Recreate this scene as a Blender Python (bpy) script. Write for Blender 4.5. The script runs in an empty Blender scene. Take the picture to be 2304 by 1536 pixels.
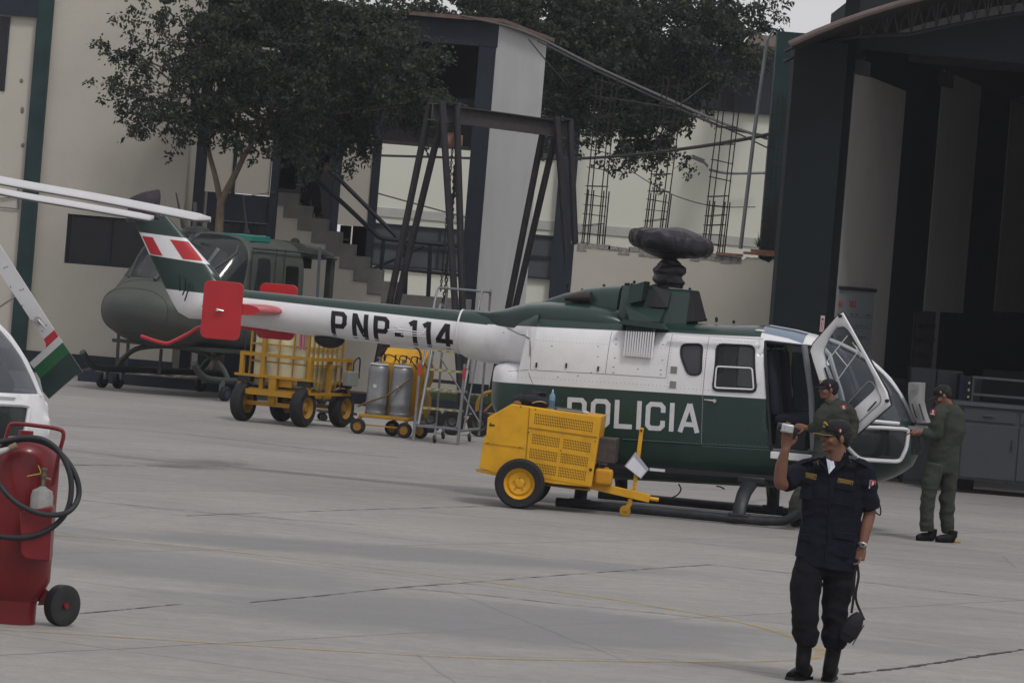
import bpy, bmesh, math, random
import numpy as np
from mathutils import Vector, Matrix, noise
R = math.radians
random.seed(7)
sc = bpy.context.scene
COL = sc.collection
# ---------------------------------------------------------------- camera
F = 10150.0            # focal length in pixels of the 2304 px wide photograph (a long telephoto)
TH = R(4.7)            # the camera was held tilted
CAMH = 2.74
cam = bpy.data.cameras.new('camera')
cam.sensor_width = 36.0
cam.lens = 36.0 * F / 2304.0
cam.shift_y = -183.0 / 2304.0
cam.clip_start = 0.5
cam.clip_end = 1500.0
co = bpy.data.objects.new('camera', cam)
COL.objects.link(co)
co.location = (0, 0, CAMH)
co.matrix_world = Matrix.Translation((0, 0, CAMH)) @ Matrix.Rotation(R(90), 4, 'X') @ Matrix.Rotation(TH, 4, 'Z')
sc.camera = co
cam.dof.use_dof = False
# ---------------------------------------------------------------- world, sun, exposure
EL, AZ = R(58), R(150)
w = bpy.data.worlds.new('World'); sc.world = w; w.use_nodes = True
nt = w.node_tree; nt.nodes.clear()
sky = nt.nodes.new('ShaderNodeTexSky'); sky.sky_type = 'NISHITA'; sky.sun_disc = False
sky.sun_elevation = EL; sky.sun_rotation = AZ; sky.air_density = 1.0; sky.dust_density = 6.0; sky.ozone_density = 1.0
hs = nt.nodes.new('ShaderNodeHueSaturation'); hs.inputs['Saturation'].default_value = 0.22
tint = nt.nodes.new('ShaderNodeMixRGB'); tint.blend_type = 'MULTIPLY'; tint.inputs[0].default_value = 1.0
tint.inputs[2].default_value = (0.97, 0.965, 1.03, 1)
bg = nt.nodes.new('ShaderNodeBackground'); bg.inputs['Strength'].default_value = 0.13
wo = nt.nodes.new('ShaderNodeOutputWorld')
nt.links.new(sky.outputs[0], hs.inputs['Color']); nt.links.new(hs.outputs[0], tint.inputs[1])
ov = nt.nodes.new('ShaderNodeMixRGB'); ov.inputs[0].default_value = 0.9; ov.inputs[2].default_value = (4.8, 4.75, 4.85, 1)   # cloud layer over the sky
nt.links.new(tint.outputs[0], ov.inputs[1]); nt.links.new(ov.outputs[0], bg.inputs[0]); nt.links.new(bg.outputs[0], wo.inputs[0])
sl = bpy.data.lights.new('sun', 'SUN'); sl.energy = 1.15; sl.angle = R(11); sl.color = (1.0, 0.975, 0.94)
so = bpy.data.objects.new('sun', sl); COL.objects.link(so)
# sun_rotation is measured clockwise from +Y
sdir = Vector((math.sin(AZ) * math.cos(EL), math.cos(AZ) * math.cos(EL), math.sin(EL)))
so.rotation_euler = sdir.to_track_quat('Z', 'Y').to_euler()
sc.view_settings.view_transform = 'Standard'; sc.view_settings.look = 'None'
sc.view_settings.exposure = 0.14; sc.view_settings.gamma = 1.0

# ---------------------------------------------------------------- measuring helpers: photo pixel + distance -> world point
CT, ST = math.cos(TH), math.sin(TH)
def uv(px, py):
    u = px - 1152.0; v = 585.0 - py
    return u * CT - v * ST, u * ST + v * CT
def at(px, py, D):
    U, V = uv(px, py)
    return Vector((U * D / F, D, CAMH + V * D / F))
def ground(px, py, z=0.0):
    U, V = uv(px, py)
    D = (CAMH - z) * F / (-V)
    return Vector((U * D / F, D, z))
class Frame:
    """a thing's own axes: origin on the ground, turned about z; px() reads a pixel on the plane y = yl of the thing"""
    def __init__(s, x, y, yaw, z=0.0):
        s.o = Vector((x, y, z)); s.yaw = yaw; s.c, s.s = math.cos(yaw), math.sin(yaw)
    def px(s, px, py, yl=0.0):
        U, V = uv(px, py)
        d = Vector((U / F, 1.0, V / F)); c = Vector((0, 0, CAMH)) - s.o
        n = Vector((-s.s, s.c, 0))
        t = (yl - n.dot(c)) / n.dot(d)
        p = c + d * t
        return Vector((p.x * s.c + p.y * s.s, yl, p.z))
    def xz(s, px, py, yl=0.0):
        p = s.px(px, py, yl); return (p.x, p.z)
    def ground(s, px, py, z=0.0):
        p = ground(px, py, z + s.o.z) - s.o
        return Vector((p.x * s.c + p.y * s.s, -p.x * s.s + p.y * s.c, z))

# ---------------------------------------------------------------- objects
def tag(o, label=None, cat=None, group=None, kind=None):
    if label: o['label'] = label
    if cat: o['category'] = cat
    if group: o['group'] = group
    if kind: o['kind'] = kind
    return o
def empty(name, label, cat, loc=(0, 0, 0), rz=0.0, group=None):
    o = bpy.data.objects.new(name, None); COL.objects.link(o)
    o.location = loc; o.rotation_euler = (0, 0, rz); o.empty_display_size = 0.2
    return tag(o, label, cat, group)
def fthing(name, label, cat, fr, group=None):
    return empty(name, label, cat, fr.o, fr.yaw, group)
def copy_tree(o, parent=None):
    c = o.copy(); COL.objects.link(c); c.parent = parent
    for ch in list(o.children): copy_tree(ch, c)
    return c

class MB:
    def __init__(s): s.v = []; s.f = []; s.m = []; s.mi = 0
    def add(s, vs, fs, M=None):
        b = len(s.v)
        for p in vs:
            p = Vector(p)
            if M is not None: p = M @ p
            s.v.append(p)
        for f in fs: s.f.append(tuple(b + i for i in f)); s.m.append(s.mi)
        return s
    def mat(s, i): s.mi = i; return s
    def box(s, x0, x1, y0, y1, z0, z1, M=None):
        vs = [(x0, y0, z0), (x1, y0, z0), (x1, y1, z0), (x0, y1, z0), (x0, y0, z1), (x1, y0, z1), (x1, y1, z1), (x0, y1, z1)]
        return s.add(vs, [(0, 3, 2, 1), (4, 5, 6, 7), (0, 1, 5, 4), (1, 2, 6, 5), (2, 3, 7, 6), (3, 0, 4, 7)], M)
    def cbox(s, c, d, M=None):
        return s.box(c[0] - d[0] / 2, c[0] + d[0] / 2, c[1] - d[1] / 2, c[1] + d[1] / 2, c[2] - d[2] / 2, c[2] + d[2] / 2, M)
    def bar(s, a, b, w, h=None, up=(0, 0, 1)):
        """rectangular bar from a to b, width w, height h"""
        a = Vector(a); b = Vector(b); h = w if h is None else h
        d = b - a; L = d.length
        if L < 1e-6: return s
        z = d.normalized(); up = Vector(up)
        x = z.cross(up)
        if x.length < 1e-3: x = z.cross(Vector((0, 1, 0)))
        x.normalize(); y = x.cross(z)
        M = Matrix.Translation(a) @ Matrix((x, y, z)).transposed().to_4x4()
        return s.box(-w / 2, w / 2, -h / 2, h / 2, 0, L, M)
    def loft(s, rings, cap=True, closed=True):
        n = len(rings[0]); b = len(s.v)
        for r in rings:
            for p in r: s.v.append(Vector(p))
        for i in range(len(rings) - 1):
            for j in range(n if closed else n - 1):
                k = (j + 1) % n
                s.f.append((b + i * n + j, b + i * n + k, b + (i + 1) * n + k, b + (i + 1) * n + j)); s.m.append(s.mi)
        if cap:
            s.f.append(tuple(b + j for j in reversed(range(n)))); s.m.append(s.mi)
            e = b + (len(rings) - 1) * n
            s.f.append(tuple(e + j for j in range(n))); s.m.append(s.mi)
        return s
    def tube(s, pts, r, n=10, cap=True, sx=1.0, sy=1.0, up=None):
        pts = [Vector(p) for p in pts]
        rr = r if isinstance(r, (list, tuple)) else [r] * len(pts)
        rings = []; px = None
        for i, p in enumerate(pts):
            if i == 0: t = pts[1] - p
            elif i == len(pts) - 1: t = p - pts[i - 1]
            else: t = (pts[i + 1] - p).normalized() + (p - pts[i - 1]).normalized()
            t.normalize()
            if px is None:
                u = Vector(up) if up else (Vector((0, 0, 1)) if abs(t.z) < 0.9 else Vector((0, 1, 0)))
                x = t.cross(u).normalized()
            else:
                x = (px - t * px.dot(t)).normalized()
            px = x; y = x.cross(t)
            q = rr[i]
            a, b_ = (q if isinstance(q, (list, tuple)) else (q * sx, q * sy))
            rings.append([p + x * math.cos(2 * math.pi * j / n) * a + y * math.sin(2 * math.pi * j / n) * b_ for j in range(n)])
        return s.loft(rings, cap)
    def lathe(s, prof, n=24, M=None, ring=False):
        """prof: (radius, z) pairs about z; ring = hollow in the middle"""
        if ring: prof = list(prof) + [prof[0]]
        rings = []
        for r_, z in prof:
            rings.append([Vector((max(r_, 1e-4) * math.cos(2 * math.pi * j / n), max(r_, 1e-4) * math.sin(2 * math.pi * j / n), z)) for j in range(n)])
        if M is not None: rings = [[M @ p for p in r_] for r_ in rings]
        return s.loft(rings, not ring)
    def prism(s, poly, d0, d1, axis='y', M=None):
        """closed 2D polygon (a, b) extruded along an axis from d0 to d1"""
        def P(a, b, d): return {'y': (a, d, b), 'x': (d, a, b), 'z': (a, b, d)}[axis]
        n = len(poly); vs = [P(a, b, d0) for a, b in poly] + [P(a, b, d1) for a, b in poly]
        fs = [tuple(range(n)), tuple(reversed(range(n, 2 * n)))] + [(i, i + n, (i + 1) % n + n, (i + 1) % n) for i in range(n)]
        return s.add(vs, fs, M)
    def ball(s, c, r, n=14, M=None, sq=(1, 1, 1)):
        vs = []; fs = []; m = n // 2
        for i in range(m + 1):
            a = math.pi * i / m
            for j in range(n):
                b = 2 * math.pi * j / n
                vs.append((c[0] + r * sq[0] * math.sin(a) * math.cos(b), c[1] + r * sq[1] * math.sin(a) * math.sin(b), c[2] + r * sq[2] * math.cos(a)))
        for i in range(m):
            for j in range(n):
                k = (j + 1) % n
                fs.append((i * n + j, (i + 1) * n + j, (i + 1) * n + k, i * n + k))
        return s.add(vs, fs, M)
    def build(s, name, mats, parent=None, smooth=True, ang=38, bevel=0.0, seg=2, weld=False):
        me = bpy.data.meshes.new(name)
        me.from_pydata([tuple(v) for v in s.v], [], s.f)
        if not isinstance(mats, (list, tuple)): mats = [mats]
        for m_ in mats: me.materials.append(m_)
        me.polygons.foreach_set('material_index', s.m)
        bm = bmesh.new(); bm.from_mesh(me)
        if weld: bmesh.ops.remove_doubles(bm, verts=bm.verts, dist=0.0005)
        bmesh.ops.recalc_face_normals(bm, faces=bm.faces)
        bm.to_mesh(me); bm.free()
        if smooth:
            me.polygons.foreach_set('use_smooth', [True] * len(me.polygons))
            me.set_sharp_from_angle(angle=R(ang))
        me.update()
        o = bpy.data.objects.new(name, me); COL.objects.link(o)
        if parent is not None: o.parent = parent
        if bevel:
            b = o.modifiers.new('b', 'BEVEL'); b.width = bevel; b.segments = seg; b.limit_method = 'ANGLE'; b.angle_limit = R(50)
            b.harden_normals = False
        return o
def rrect(x0, x1, z0, z1, r, n=4):
    """rounded rectangle outline"""
    out = []
    for cx, cz, a0 in ((x1 - r, z1 - r, 0), (x0 + r, z1 - r, 90), (x0 + r, z0 + r, 180), (x1 - r, z0 + r, 270)):
        for i in range(n + 1):
            a = R(a0 + 90 * i / n); out.append((cx + r * math.cos(a), cz + r * math.sin(a)))
    return out
def smooth_path(pts, k=6):
    """Catmull-Rom through the points"""
    P = [Vector(p) for p in pts]; P = [P[0] * 2 - P[1]] + P + [P[-1] * 2 - P[-2]]
    out = []
    for i in range(1, len(P) - 2):
        for j in range(k):
            t = j / k; a, b, c, d = P[i - 1], P[i], P[i + 1], P[i + 2]
            out.append(0.5 * ((2 * b) + (c - a) * t + (2 * a - 5 * b + 4 * c - d) * t * t + (3 * b - a - 3 * c + d) * t ** 3))
    out.append(P[-2]); return out
def text_mesh(txt, size, name, mat, parent=None, M=None, ext=0.002, bold=0.0, sx=1.0):
    """lettering as a thin solid; M places it (text lies in local xy)"""
    cu = bpy.data.curves.new(name, 'FONT'); cu.body = txt; cu.size = size; cu.extrude = ext; cu.offset = bold; cu.align_x = 'LEFT'
    t = bpy.data.objects.new('t', cu); COL.objects.link(t)
    dg = bpy.context.evaluated_depsgraph_get()
    me = bpy.data.meshes.new_from_object(t.evaluated_get(dg))
    bpy.data.objects.remove(t)
    if sx != 1.0: me.transform(Matrix.Diagonal((sx, 1, 1, 1)))
    if M is not None: me.transform(M)
    me.name = name; me.materials.clear(); me.materials.append(mat)
    o = bpy.data.objects.new(name, me); COL.objects.link(o)
    if parent is not None: o.parent = parent
    return o

# ---------------------------------------------------------------- materials
MATS = {}
def mat(name, col, rough=0.5, metal=0.0, var=0.08, scale=3.0, bump=0.0, bscale=40.0, dirt=0.0, dirtcol=(0.05, 0.045, 0.04), coat=0.0, dscale=1.2, spec=0.32):
    if name in MATS: return MATS[name]
    m = bpy.data.materials.new(name); m.use_nodes = True; MATS[name] = m
    nt = m.node_tree; N = nt.nodes; L = nt.links; b = N['Principled BSDF']
    b.inputs['Roughness'].default_value = rough; b.inputs['Metallic'].default_value = metal
    b.inputs['Specular IOR Level'].default_value = spec
    if coat: b.inputs['Coat Weight'].default_value = coat; b.inputs['Coat Roughness'].default_value = 0.15
    tc = N.new('ShaderNodeTexCoord')
    n1 = N.new('ShaderNodeTexNoise'); n1.inputs['Scale'].default_value = scale; n1.inputs['Detail'].default_value = 6; n1.inputs['Roughness'].default_value = 0.6
    L.new(tc.outputs['Object'], n1.inputs['Vector'])
    mr = N.new('ShaderNodeMapRange'); mr.inputs[1].default_value = 0.3; mr.inputs[2].default_value = 0.7
    mr.inputs[3].default_value = 1 - var; mr.inputs[4].default_value = 1 + var
    L.new(n1.outputs['Fac'], mr.inputs[0])
    mx = N.new('ShaderNodeMixRGB'); mx.blend_type = 'MULTIPLY'; mx.inputs[0].default_value = 1.0; mx.inputs[1].default_value = (*col, 1)
    L.new(mr.outputs[0], mx.inputs[2]); out = mx.outputs[0]
    m['colnode'] = mx.name
    if dirt:
        n2 = N.new('ShaderNodeTexNoise'); n2.inputs['Scale'].default_value = dscale; n2.inputs['Detail'].default_value = 8; n2.inputs['Roughness'].default_value = 0.7
        L.new(tc.outputs['Object'], n2.inputs['Vector'])
        r2 = N.new('ShaderNodeMapRange'); r2.inputs[1].default_value = 0.48; r2.inputs[2].default_value = 0.75; r2.inputs[3].default_value = 0; r2.inputs[4].default_value = dirt
        L.new(n2.outputs['Fac'], r2.inputs[0])
        m2 = N.new('ShaderNodeMixRGB'); m2.inputs[2].default_value = (*dirtcol, 1)
        L.new(r2.outputs[0], m2.inputs[0]); L.new(out, m2.inputs[1]); out = m2.outputs[0]
    L.new(out, b.inputs['Base Color'])
    rr = N.new('ShaderNodeMapRange'); rr.inputs[3].default_value = max(rough - 0.06, 0.02); rr.inputs[4].default_value = min(rough + 0.08, 1)
    L.new(n1.outputs['Fac'], rr.inputs[0]); L.new(rr.outputs[0], b.inputs['Roughness'])
    if bump:
        n3 = N.new('ShaderNodeTexNoise'); n3.inputs['Scale'].default_value = bscale; n3.inputs['Detail'].default_value = 5
        L.new(tc.outputs['Object'], n3.inputs['Vector'])
        bp = N.new('ShaderNodeBump'); bp.inputs['Strength'].default_value = bump; bp.inputs['Distance'].default_value = 0.02
        L.new(n3.outputs['Fac'], bp.inputs['Height']); L.new(bp.outputs[0], b.inputs['Normal'])
    return m
def glass(name, col=(0.6, 0.65, 0.68), rough=0.03, alpha=0.35, base=(0.05, 0.055, 0.06)):
    """window glass: a clear part you see through and a gloss on top"""
    if name in MATS: return MATS[name]
    m = bpy.data.materials.new(name); m.use_nodes = True; MATS[name] = m
    nt = m.node_tree; N = nt.nodes; L = nt.links; N.clear()
    t = N.new('ShaderNodeBsdfTransparent'); t.inputs[0].default_value = (*col, 1)
    p = N.new('ShaderNodeBsdfPrincipled'); p.inputs['Base Color'].default_value = (*base, 1); p.inputs['Roughness'].default_value = rough
    p.inputs['Specular IOR Level'].default_value = 0.8
    mx = N.new('ShaderNodeMixShader'); mx.inputs[0].default_value = alpha
    o = N.new('ShaderNodeOutputMaterial')
    L.new(t.outputs[0], mx.inputs[1]); L.new(p.outputs[0], mx.inputs[2]); L.new(mx.outputs[0], o.inputs[0])
    return m
# ================================================================ SETTING
cream = mat('cream_plaster', (0.47, 0.44, 0.385), 0.85, var=0.05, scale=0.7, bump=0.15, bscale=14, dirt=0.22, dirtcol=(0.30, 0.28, 0.25), dscale=0.6)
creamB = mat('pale_green_plaster', (0.66, 0.665, 0.58), 0.85, var=0.04, scale=0.5, bump=0.1, bscale=10, dirt=0.15, dirtcol=(0.42, 0.42, 0.38), dscale=0.5)
whitep = mat('white_render', (0.50, 0.50, 0.50), 0.8, var=0.05, scale=0.8, bump=0.1, bscale=12, dirt=0.2, dirtcol=(0.35, 0.35, 0.35), dscale=0.9)
navy = mat('dark_blue_paint', (0.012, 0.018, 0.030), 0.6, var=0.2, scale=1.5, dirt=0.25, dirtcol=(0.05, 0.06, 0.07))
teal = mat('dark_green_paint', (0.010, 0.032, 0.034), 0.55, var=0.3, scale=2.0, dirt=0.3, dirtcol=(0.035, 0.055, 0.052), dscale=2)
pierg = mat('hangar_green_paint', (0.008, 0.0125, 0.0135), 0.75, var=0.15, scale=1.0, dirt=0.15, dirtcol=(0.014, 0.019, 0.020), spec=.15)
concrete = mat('raw_concrete', (0.17, 0.165, 0.155), 0.9, var=0.15, scale=3, bump=0.3, bscale=25, dirt=0.5, dirtcol=(0.08, 0.08, 0.08), dscale=2.5)
darkin = mat('dark_interior', (0.018, 0.018, 0.022), 0.8, var=0.3)  # near-black sheets, painting in the shade inside openings
winglass = mat('dark_window_glass', (0.012, 0.013, 0.017), 0.12, var=0.4, scale=1.5)
greyglass = mat('grey_window_glass', (0.07, 0.075, 0.085), 0.3, var=0.2, scale=1.5)
brownw = mat('brown_panel', (0.045, 0.038, 0.042), 0.7, var=0.15)
rust = mat('rusty_edge', (0.13, 0.085, 0.072), 0.8, var=0.3, scale=6)
steel = mat('dark_steel', (0.028, 0.026, 0.030), 0.55, 0.2, var=0.25, scale=4, dirt=0.3, dirtcol=(0.07, 0.06, 0.055), dscale=3)
cable_m = mat('cable_rubber', (0.03, 0.03, 0.035), 0.7)
cable_g = mat('cable_grey', (0.10, 0.093, 0.093), 0.7)
greymetal = mat('grey_metal', (0.16, 0.17, 0.18), 0.5, 0.5, var=0.15, scale=5)
brick_m = mat('brick_red', (0.22, 0.11, 0.07), 0.9, var=0.3, scale=9)
rebar_m = mat('rusty_rebar', (0.026, 0.020, 0.020), 0.8, var=0.3, scale=9)

# ---- concrete apron
def ground_mat():
    m = bpy.data.materials.new('concrete_apron'); m.use_nodes = True
    nt = m.node_tree; N = nt.nodes; L = nt.links; b = N['Principled BSDF']
    tc = N.new('ShaderNodeTexCoord')
    mp = N.new('ShaderNodeMapping'); mp.inputs['Rotation'].default_value = (0, 0, R(31)); mp.inputs['Location'].default_value = (1.6, 1.2, 0)
    L.new(tc.outputs['Object'], mp.inputs['Vector'])
    # wobble for the joints
    nw = N.new('ShaderNodeTexNoise'); nw.inputs['Scale'].default_value = 1.3; nw.inputs['Detail'].default_value = 4
    L.new(tc.outputs['Object'], nw.inputs['Vector'])
    sb = N.new('ShaderNodeVectorMath'); sb.operation = 'SUBTRACT'; sb.inputs[1].default_value = (0.5, 0.5, 0.5); L.new(nw.outputs['Color'], sb.inputs[0])
    sv = N.new('ShaderNodeVectorMath'); sv.operation = 'SCALE'; sv.inputs['Scale'].default_value = 0.10; L.new(sb.outputs[0], sv.inputs[0])
    ad = N.new('ShaderNodeVectorMath'); L.new(mp.outputs[0], ad.inputs[0]); L.new(sv.outputs[0], ad.inputs[1])
    br = N.new('ShaderNodeTexBrick'); br.offset = 0.0; br.squash = 1.0
    br.inputs['Scale'].default_value = 1.0; br.inputs['Brick Width'].default_value = 5.2; br.inputs['Row Height'].default_value = 4.2
    br.inputs['Mortar Size'].default_value = 0.018; br.inputs['Mortar Smooth'].default_value = 0.2; br.inputs['Bias'].default_value = 0.0
    br.inputs['Color1'].default_value = (0.218, 0.210, 0.199, 1); br.inputs['Color2'].default_value = (0.255, 0.246, 0.233, 1); br.inputs['Mortar'].default_value = (0.15, 0.142, 0.132, 1)
    L.new(ad.outputs[0], br.inputs['Vector'])
    def noise(scale, det, rough, lo, hi, a, c, src=None):
        n = N.new('ShaderNodeTexNoise'); n.inputs['Scale'].default_value = scale; n.inputs['Detail'].default_value = det; n.inputs['Roughness'].default_value = rough
        L.new(src or tc.outputs['Object'], n.inputs['Vector'])
        r = N.new('ShaderNodeMapRange'); r.inputs[1].default_value = lo; r.inputs[2].default_value = hi; r.inputs[3].default_value = a; r.inputs[4].default_value = c
        L.new(n.outputs['Fac'], r.inputs[0]); return r.outputs[0], n
    def mul(c, f):
        x = N.new('ShaderNodeMixRGB'); x.blend_type = 'MULTIPLY'; x.inputs[0].default_value = 1; L.new(c, x.inputs[1]); L.new(f, x.inputs[2]); return x.outputs[0]
    c = br.outputs['Color']
    f, _ = noise(0.35, 7, 0.65, 0.32, 0.68, 0.88, 1.10); c = mul(c, f)
    f, nf = noise(6.0, 8, 0.7, 0.3, 0.7, 0.86, 1.12); c = mul(c, f)
    # sweeping wear marks
    mp2 = N.new('ShaderNodeMapping'); mp2.inputs['Rotation'].default_value = (0, 0, R(-14)); mp2.inputs['Scale'].default_value = (0.35, 2.2, 1); L.new(tc.outputs['Object'], mp2.inputs['Vector'])
    f, _ = noise(1.1, 8, 0.72, 0.35, 0.7, 1.08, 0.875, mp2.outputs[0]); c = mul(c, f)
    # dark grey worn patches at two places (old sealer), soft irregular edges
    def patch(cx, cy, rx, ry, rot, amt):
        nonlocal c
        m3 = N.new('ShaderNodeMapping'); m3.vector_type = 'TEXTURE'; m3.inputs['Location'].default_value = (cx, cy, 0); m3.inputs['Rotation'].default_value = (0, 0, rot); m3.inputs['Scale'].default_value = (rx, ry, 1)
        L.new(tc.outputs['Object'], m3.inputs['Vector'])
        n5 = N.new('ShaderNodeTexNoise'); n5.inputs['Scale'].default_value = 1.1; n5.inputs['Detail'].default_value = 7; n5.inputs['Roughness'].default_value = 0.65
        L.new(tc.outputs['Object'], n5.inputs['Vector'])
        s5 = N.new('ShaderNodeVectorMath'); s5.operation = 'SUBTRACT'; s5.inputs[1].default_value = (0.5, 0.5, 0.5); L.new(n5.outputs['Color'], s5.inputs[0])
        k5 = N.new('ShaderNodeVectorMath'); k5.operation = 'SCALE'; k5.inputs['Scale'].default_value = 1.1; L.new(s5.outputs[0], k5.inputs[0])
        a5 = N.new('ShaderNodeVectorMath'); L.new(m3.outputs[0], a5.inputs[0]); L.new(k5.outputs[0], a5.inputs[1])
        xy = N.new('ShaderNodeVectorMath'); xy.operation = 'MULTIPLY'; xy.inputs[1].default_value = (1, 1, 0); L.new(a5.outputs[0], xy.inputs[0])
        ln = N.new('ShaderNodeVectorMath'); ln.operation = 'LENGTH'; L.new(xy.outputs[0], ln.inputs[0])
        r = N.new('ShaderNodeMapRange'); r.inputs[1].default_value = 0.75; r.inputs[2].default_value = 1.15; r.inputs[3].default_value = amt; r.inputs[4].default_value = 0
        L.new(ln.outputs['Value'], r.inputs[0])
        x = N.new('ShaderNodeMixRGB'); x.inputs[2].default_value = (0.158, 0.158, 0.166, 1); L.new(r.outputs[0], x.inputs[0]); L.new(c, x.inputs[1]); c = x.outputs[0]
    for a, b_, e, wd, amt in (((150, 1190), (1560, 1290), 0, .9, 0.72), ((420, 1350), (1780, 1440), 0, 1.9, 0.72), ((1840, 1440), (2200, 1475), 0, 0.6, 0.5), ((100, 1230), (800, 1330), 0, 1.4, 0.55)):
        p = ground(*a); q = ground(*b_); mid = (p + q) / 2; d = q - p
        patch(mid.x, mid.y, d.length / 2, wd, math.atan2(d.y, d.x), amt)
    f, _ = noise(1.7, 9, 0.75, 0.63, 0.70, 1.0, 0.80); c = mul(c, f)
    f, _ = noise(26, 3, 0.6, 0.3, 0.75, 1.05, 0.90); c = mul(c, f)
    # fine cracks
    vo = N.new('ShaderNodeTexVoronoi'); vo.feature = 'DISTANCE_TO_EDGE'; vo.inputs['Scale'].default_value = 0.13; L.new(ad.outputs[0], vo.inputs['Vector'])
    r4 = N.new('ShaderNodeMapRange'); r4.inputs[1].default_value = 0.0; r4.inputs[2].default_value = 0.0022; r4.inputs[3].default_value = 0.72; r4.inputs[4].default_value = 1
    L.new(vo.outputs['Distance'], r4.inputs[0]); c = mul(c, r4.outputs[0])
    L.new(c, b.inputs['Base Color']); b.inputs['Roughness'].default_value = 0.82
    bp = N.new('ShaderNodeBump'); bp.inputs['Strength'].default_value = 0.25; bp.inputs['Distance'].default_value = 0.01
    L.new(nf.outputs['Fac'], bp.inputs['Height']); L.new(bp.outputs[0], b.inputs['Normal'])
    return m
g = MB().add([(-300, -20, 0), (300, -20, 0), (300, 900, 0), (-300, 900, 0)], [(0, 1, 2, 3)])
tag(g.build('ground', ground_mat(), smooth=False), kind='structure')
# painted lines and cracks as thin sheets that follow the apron
def strip(name, pxs, wid, m, z=0.004, jit=0.0, label=None, cat=None, taper=False):
    P = smooth_path([ground(*p) for p in pxs], 14); b = MB(); L_ = []; 
    for i, p in enumerate(P):
        t = (P[min(i + 1, len(P) - 1)] - P[max(i - 1, 0)]).normalized(); n = Vector((-t.y, t.x, 0))
        ww = wid * (0.5 + (random.random() - .5) * jit)
        if taper: ww *= 0.3 + 1.4 * abs(math.sin(i * 0.37) * math.cos(i * .11))
        off = n * (random.random() - .5) * jit * wid * 0.6
        L_.append((p + n * ww + off, p - n * ww + off))
    b.add([(q.x, q.y, z) for pr in L_ for q in pr], [(2 * i, 2 * i + 1, 2 * i + 3, 2 * i + 2) for i in range(len(P) - 1)])
    return tag(b.build(name, m, smooth=False), kind='structure')
def worn(name, col, keep):
    m = mat(name, col, 0.8, var=0.15, scale=5); nt = m.node_tree; N = nt.nodes; L = nt.links
    b = N['Principled BSDF']; n = N.new('ShaderNodeTexNoise'); n.inputs['Scale'].default_value = 4; n.inputs['Detail'].default_value = 9; n.inputs['Roughness'].default_value = 0.8
    tc = N.new('ShaderNodeTexCoord'); L.new(tc.outputs['Object'], n.inputs['Vector'])
    r = N.new('ShaderNodeMapRange'); r.inputs[1].default_value = 0.5 - keep; r.inputs[2].default_value = 0.66 - keep; L.new(n.outputs['Fac'], r.inputs[0])
    r.inputs[4].default_value = 0.52
    L.new(r.outputs[0], b.inputs['Alpha']); return m
yl = worn('worn_yellow_line', (0.44, 0.31, 0.11), 0.12)
strip('yellow_line', [(118, 1203), (350, 1223), (600, 1250), (860, 1280), (1100, 1310), (1330, 1341), (1540, 1375), (1680, 1403), (1760, 1425), (1815, 1445), (1846, 1462), (1838, 1476), (1790, 1484), (1600, 1489), (1350, 1486), (1050, 1479), (700, 1460), (350, 1438), (0, 1416)], 0.085, yl)
strip('pale_line', [(150, 1002), (300, 1012), (430, 1021), (520, 1031), (545, 1041), (510, 1048), (400, 1047), (270, 1040)], 0.16, worn('worn_pale_line', (0.38, 0.34, 0.27), 0.04))
crk = mat('crack_dirt', (0.13, 0.122, 0.114), 0.95)
strip('crack', [(1895, 1517), (1990, 1507), (2100, 1492), (2200, 1476), (2304, 1461)], 0.035, mat('crack_dark', (0.06, 0.055, 0.05), .95), 0.005, 0.9)
strip('joint', [(895, 1322), (1080, 1338), (1280, 1360), (1450, 1376), (1640, 1398)], 0.022, crk, 0.005, 0.6)
strip('joint', [(180, 1380), (300, 1369), (412, 1358)], 0.018, crk, 0.005, 0.8)
strip('joint', [(560, 1355), (720, 1340), (895, 1322), (1080, 1308), (1270, 1293), (1450, 1280), (1600, 1270)], 0.018, crk, 0.005, 0.8)
strip('joint', [(420, 1160), (700, 1150), (900, 1144), (1110, 1138)], 0.02, crk, 0.005, 0.8)
strip('joint', [(1600, 1270), (1800, 1292), (2050, 1322), (2304, 1350)], 0.022, crk, 0.005, 0.7)
strip('joint', [(120, 1046), (260, 1047), (420, 1051), (560, 1060)], 0.03, crk, 0.005, 0.8)
strip('joint', [(130, 955), (400, 975), (700, 1010), (900, 1030)], 0.035, crk, 0.005, 0.5)
strip('joint', [(130, 1120), (330, 1140), (520, 1158), (800, 1180)], 0.022, crk, 0.005, 0.5)

# ---- walls from photo rectangles: left, right, top, bottom measured at the given distance
def wb(b, D, Lp, Rp, Tp, Bp, th=0.3, proud=0.0):
    """a box whose front face is at distance D - proud; returns x0,x1,z0,z1"""
    x0 = at(*Lp, D).x; x1 = at(*Rp, D).x; z1 = at(*Tp, D).z; z0 = at(*Bp, D).z
    b.box(x0, x1, D - proud, D + th, z0, z1); return x0, x1, z0, z1
def part(name, m, parent, D, *a, th=0.3, proud=0.0):
    b = MB(); wb(b, D, *a, th=th, proud=proud); return b.build(name, m, parent, smooth=False)

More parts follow.
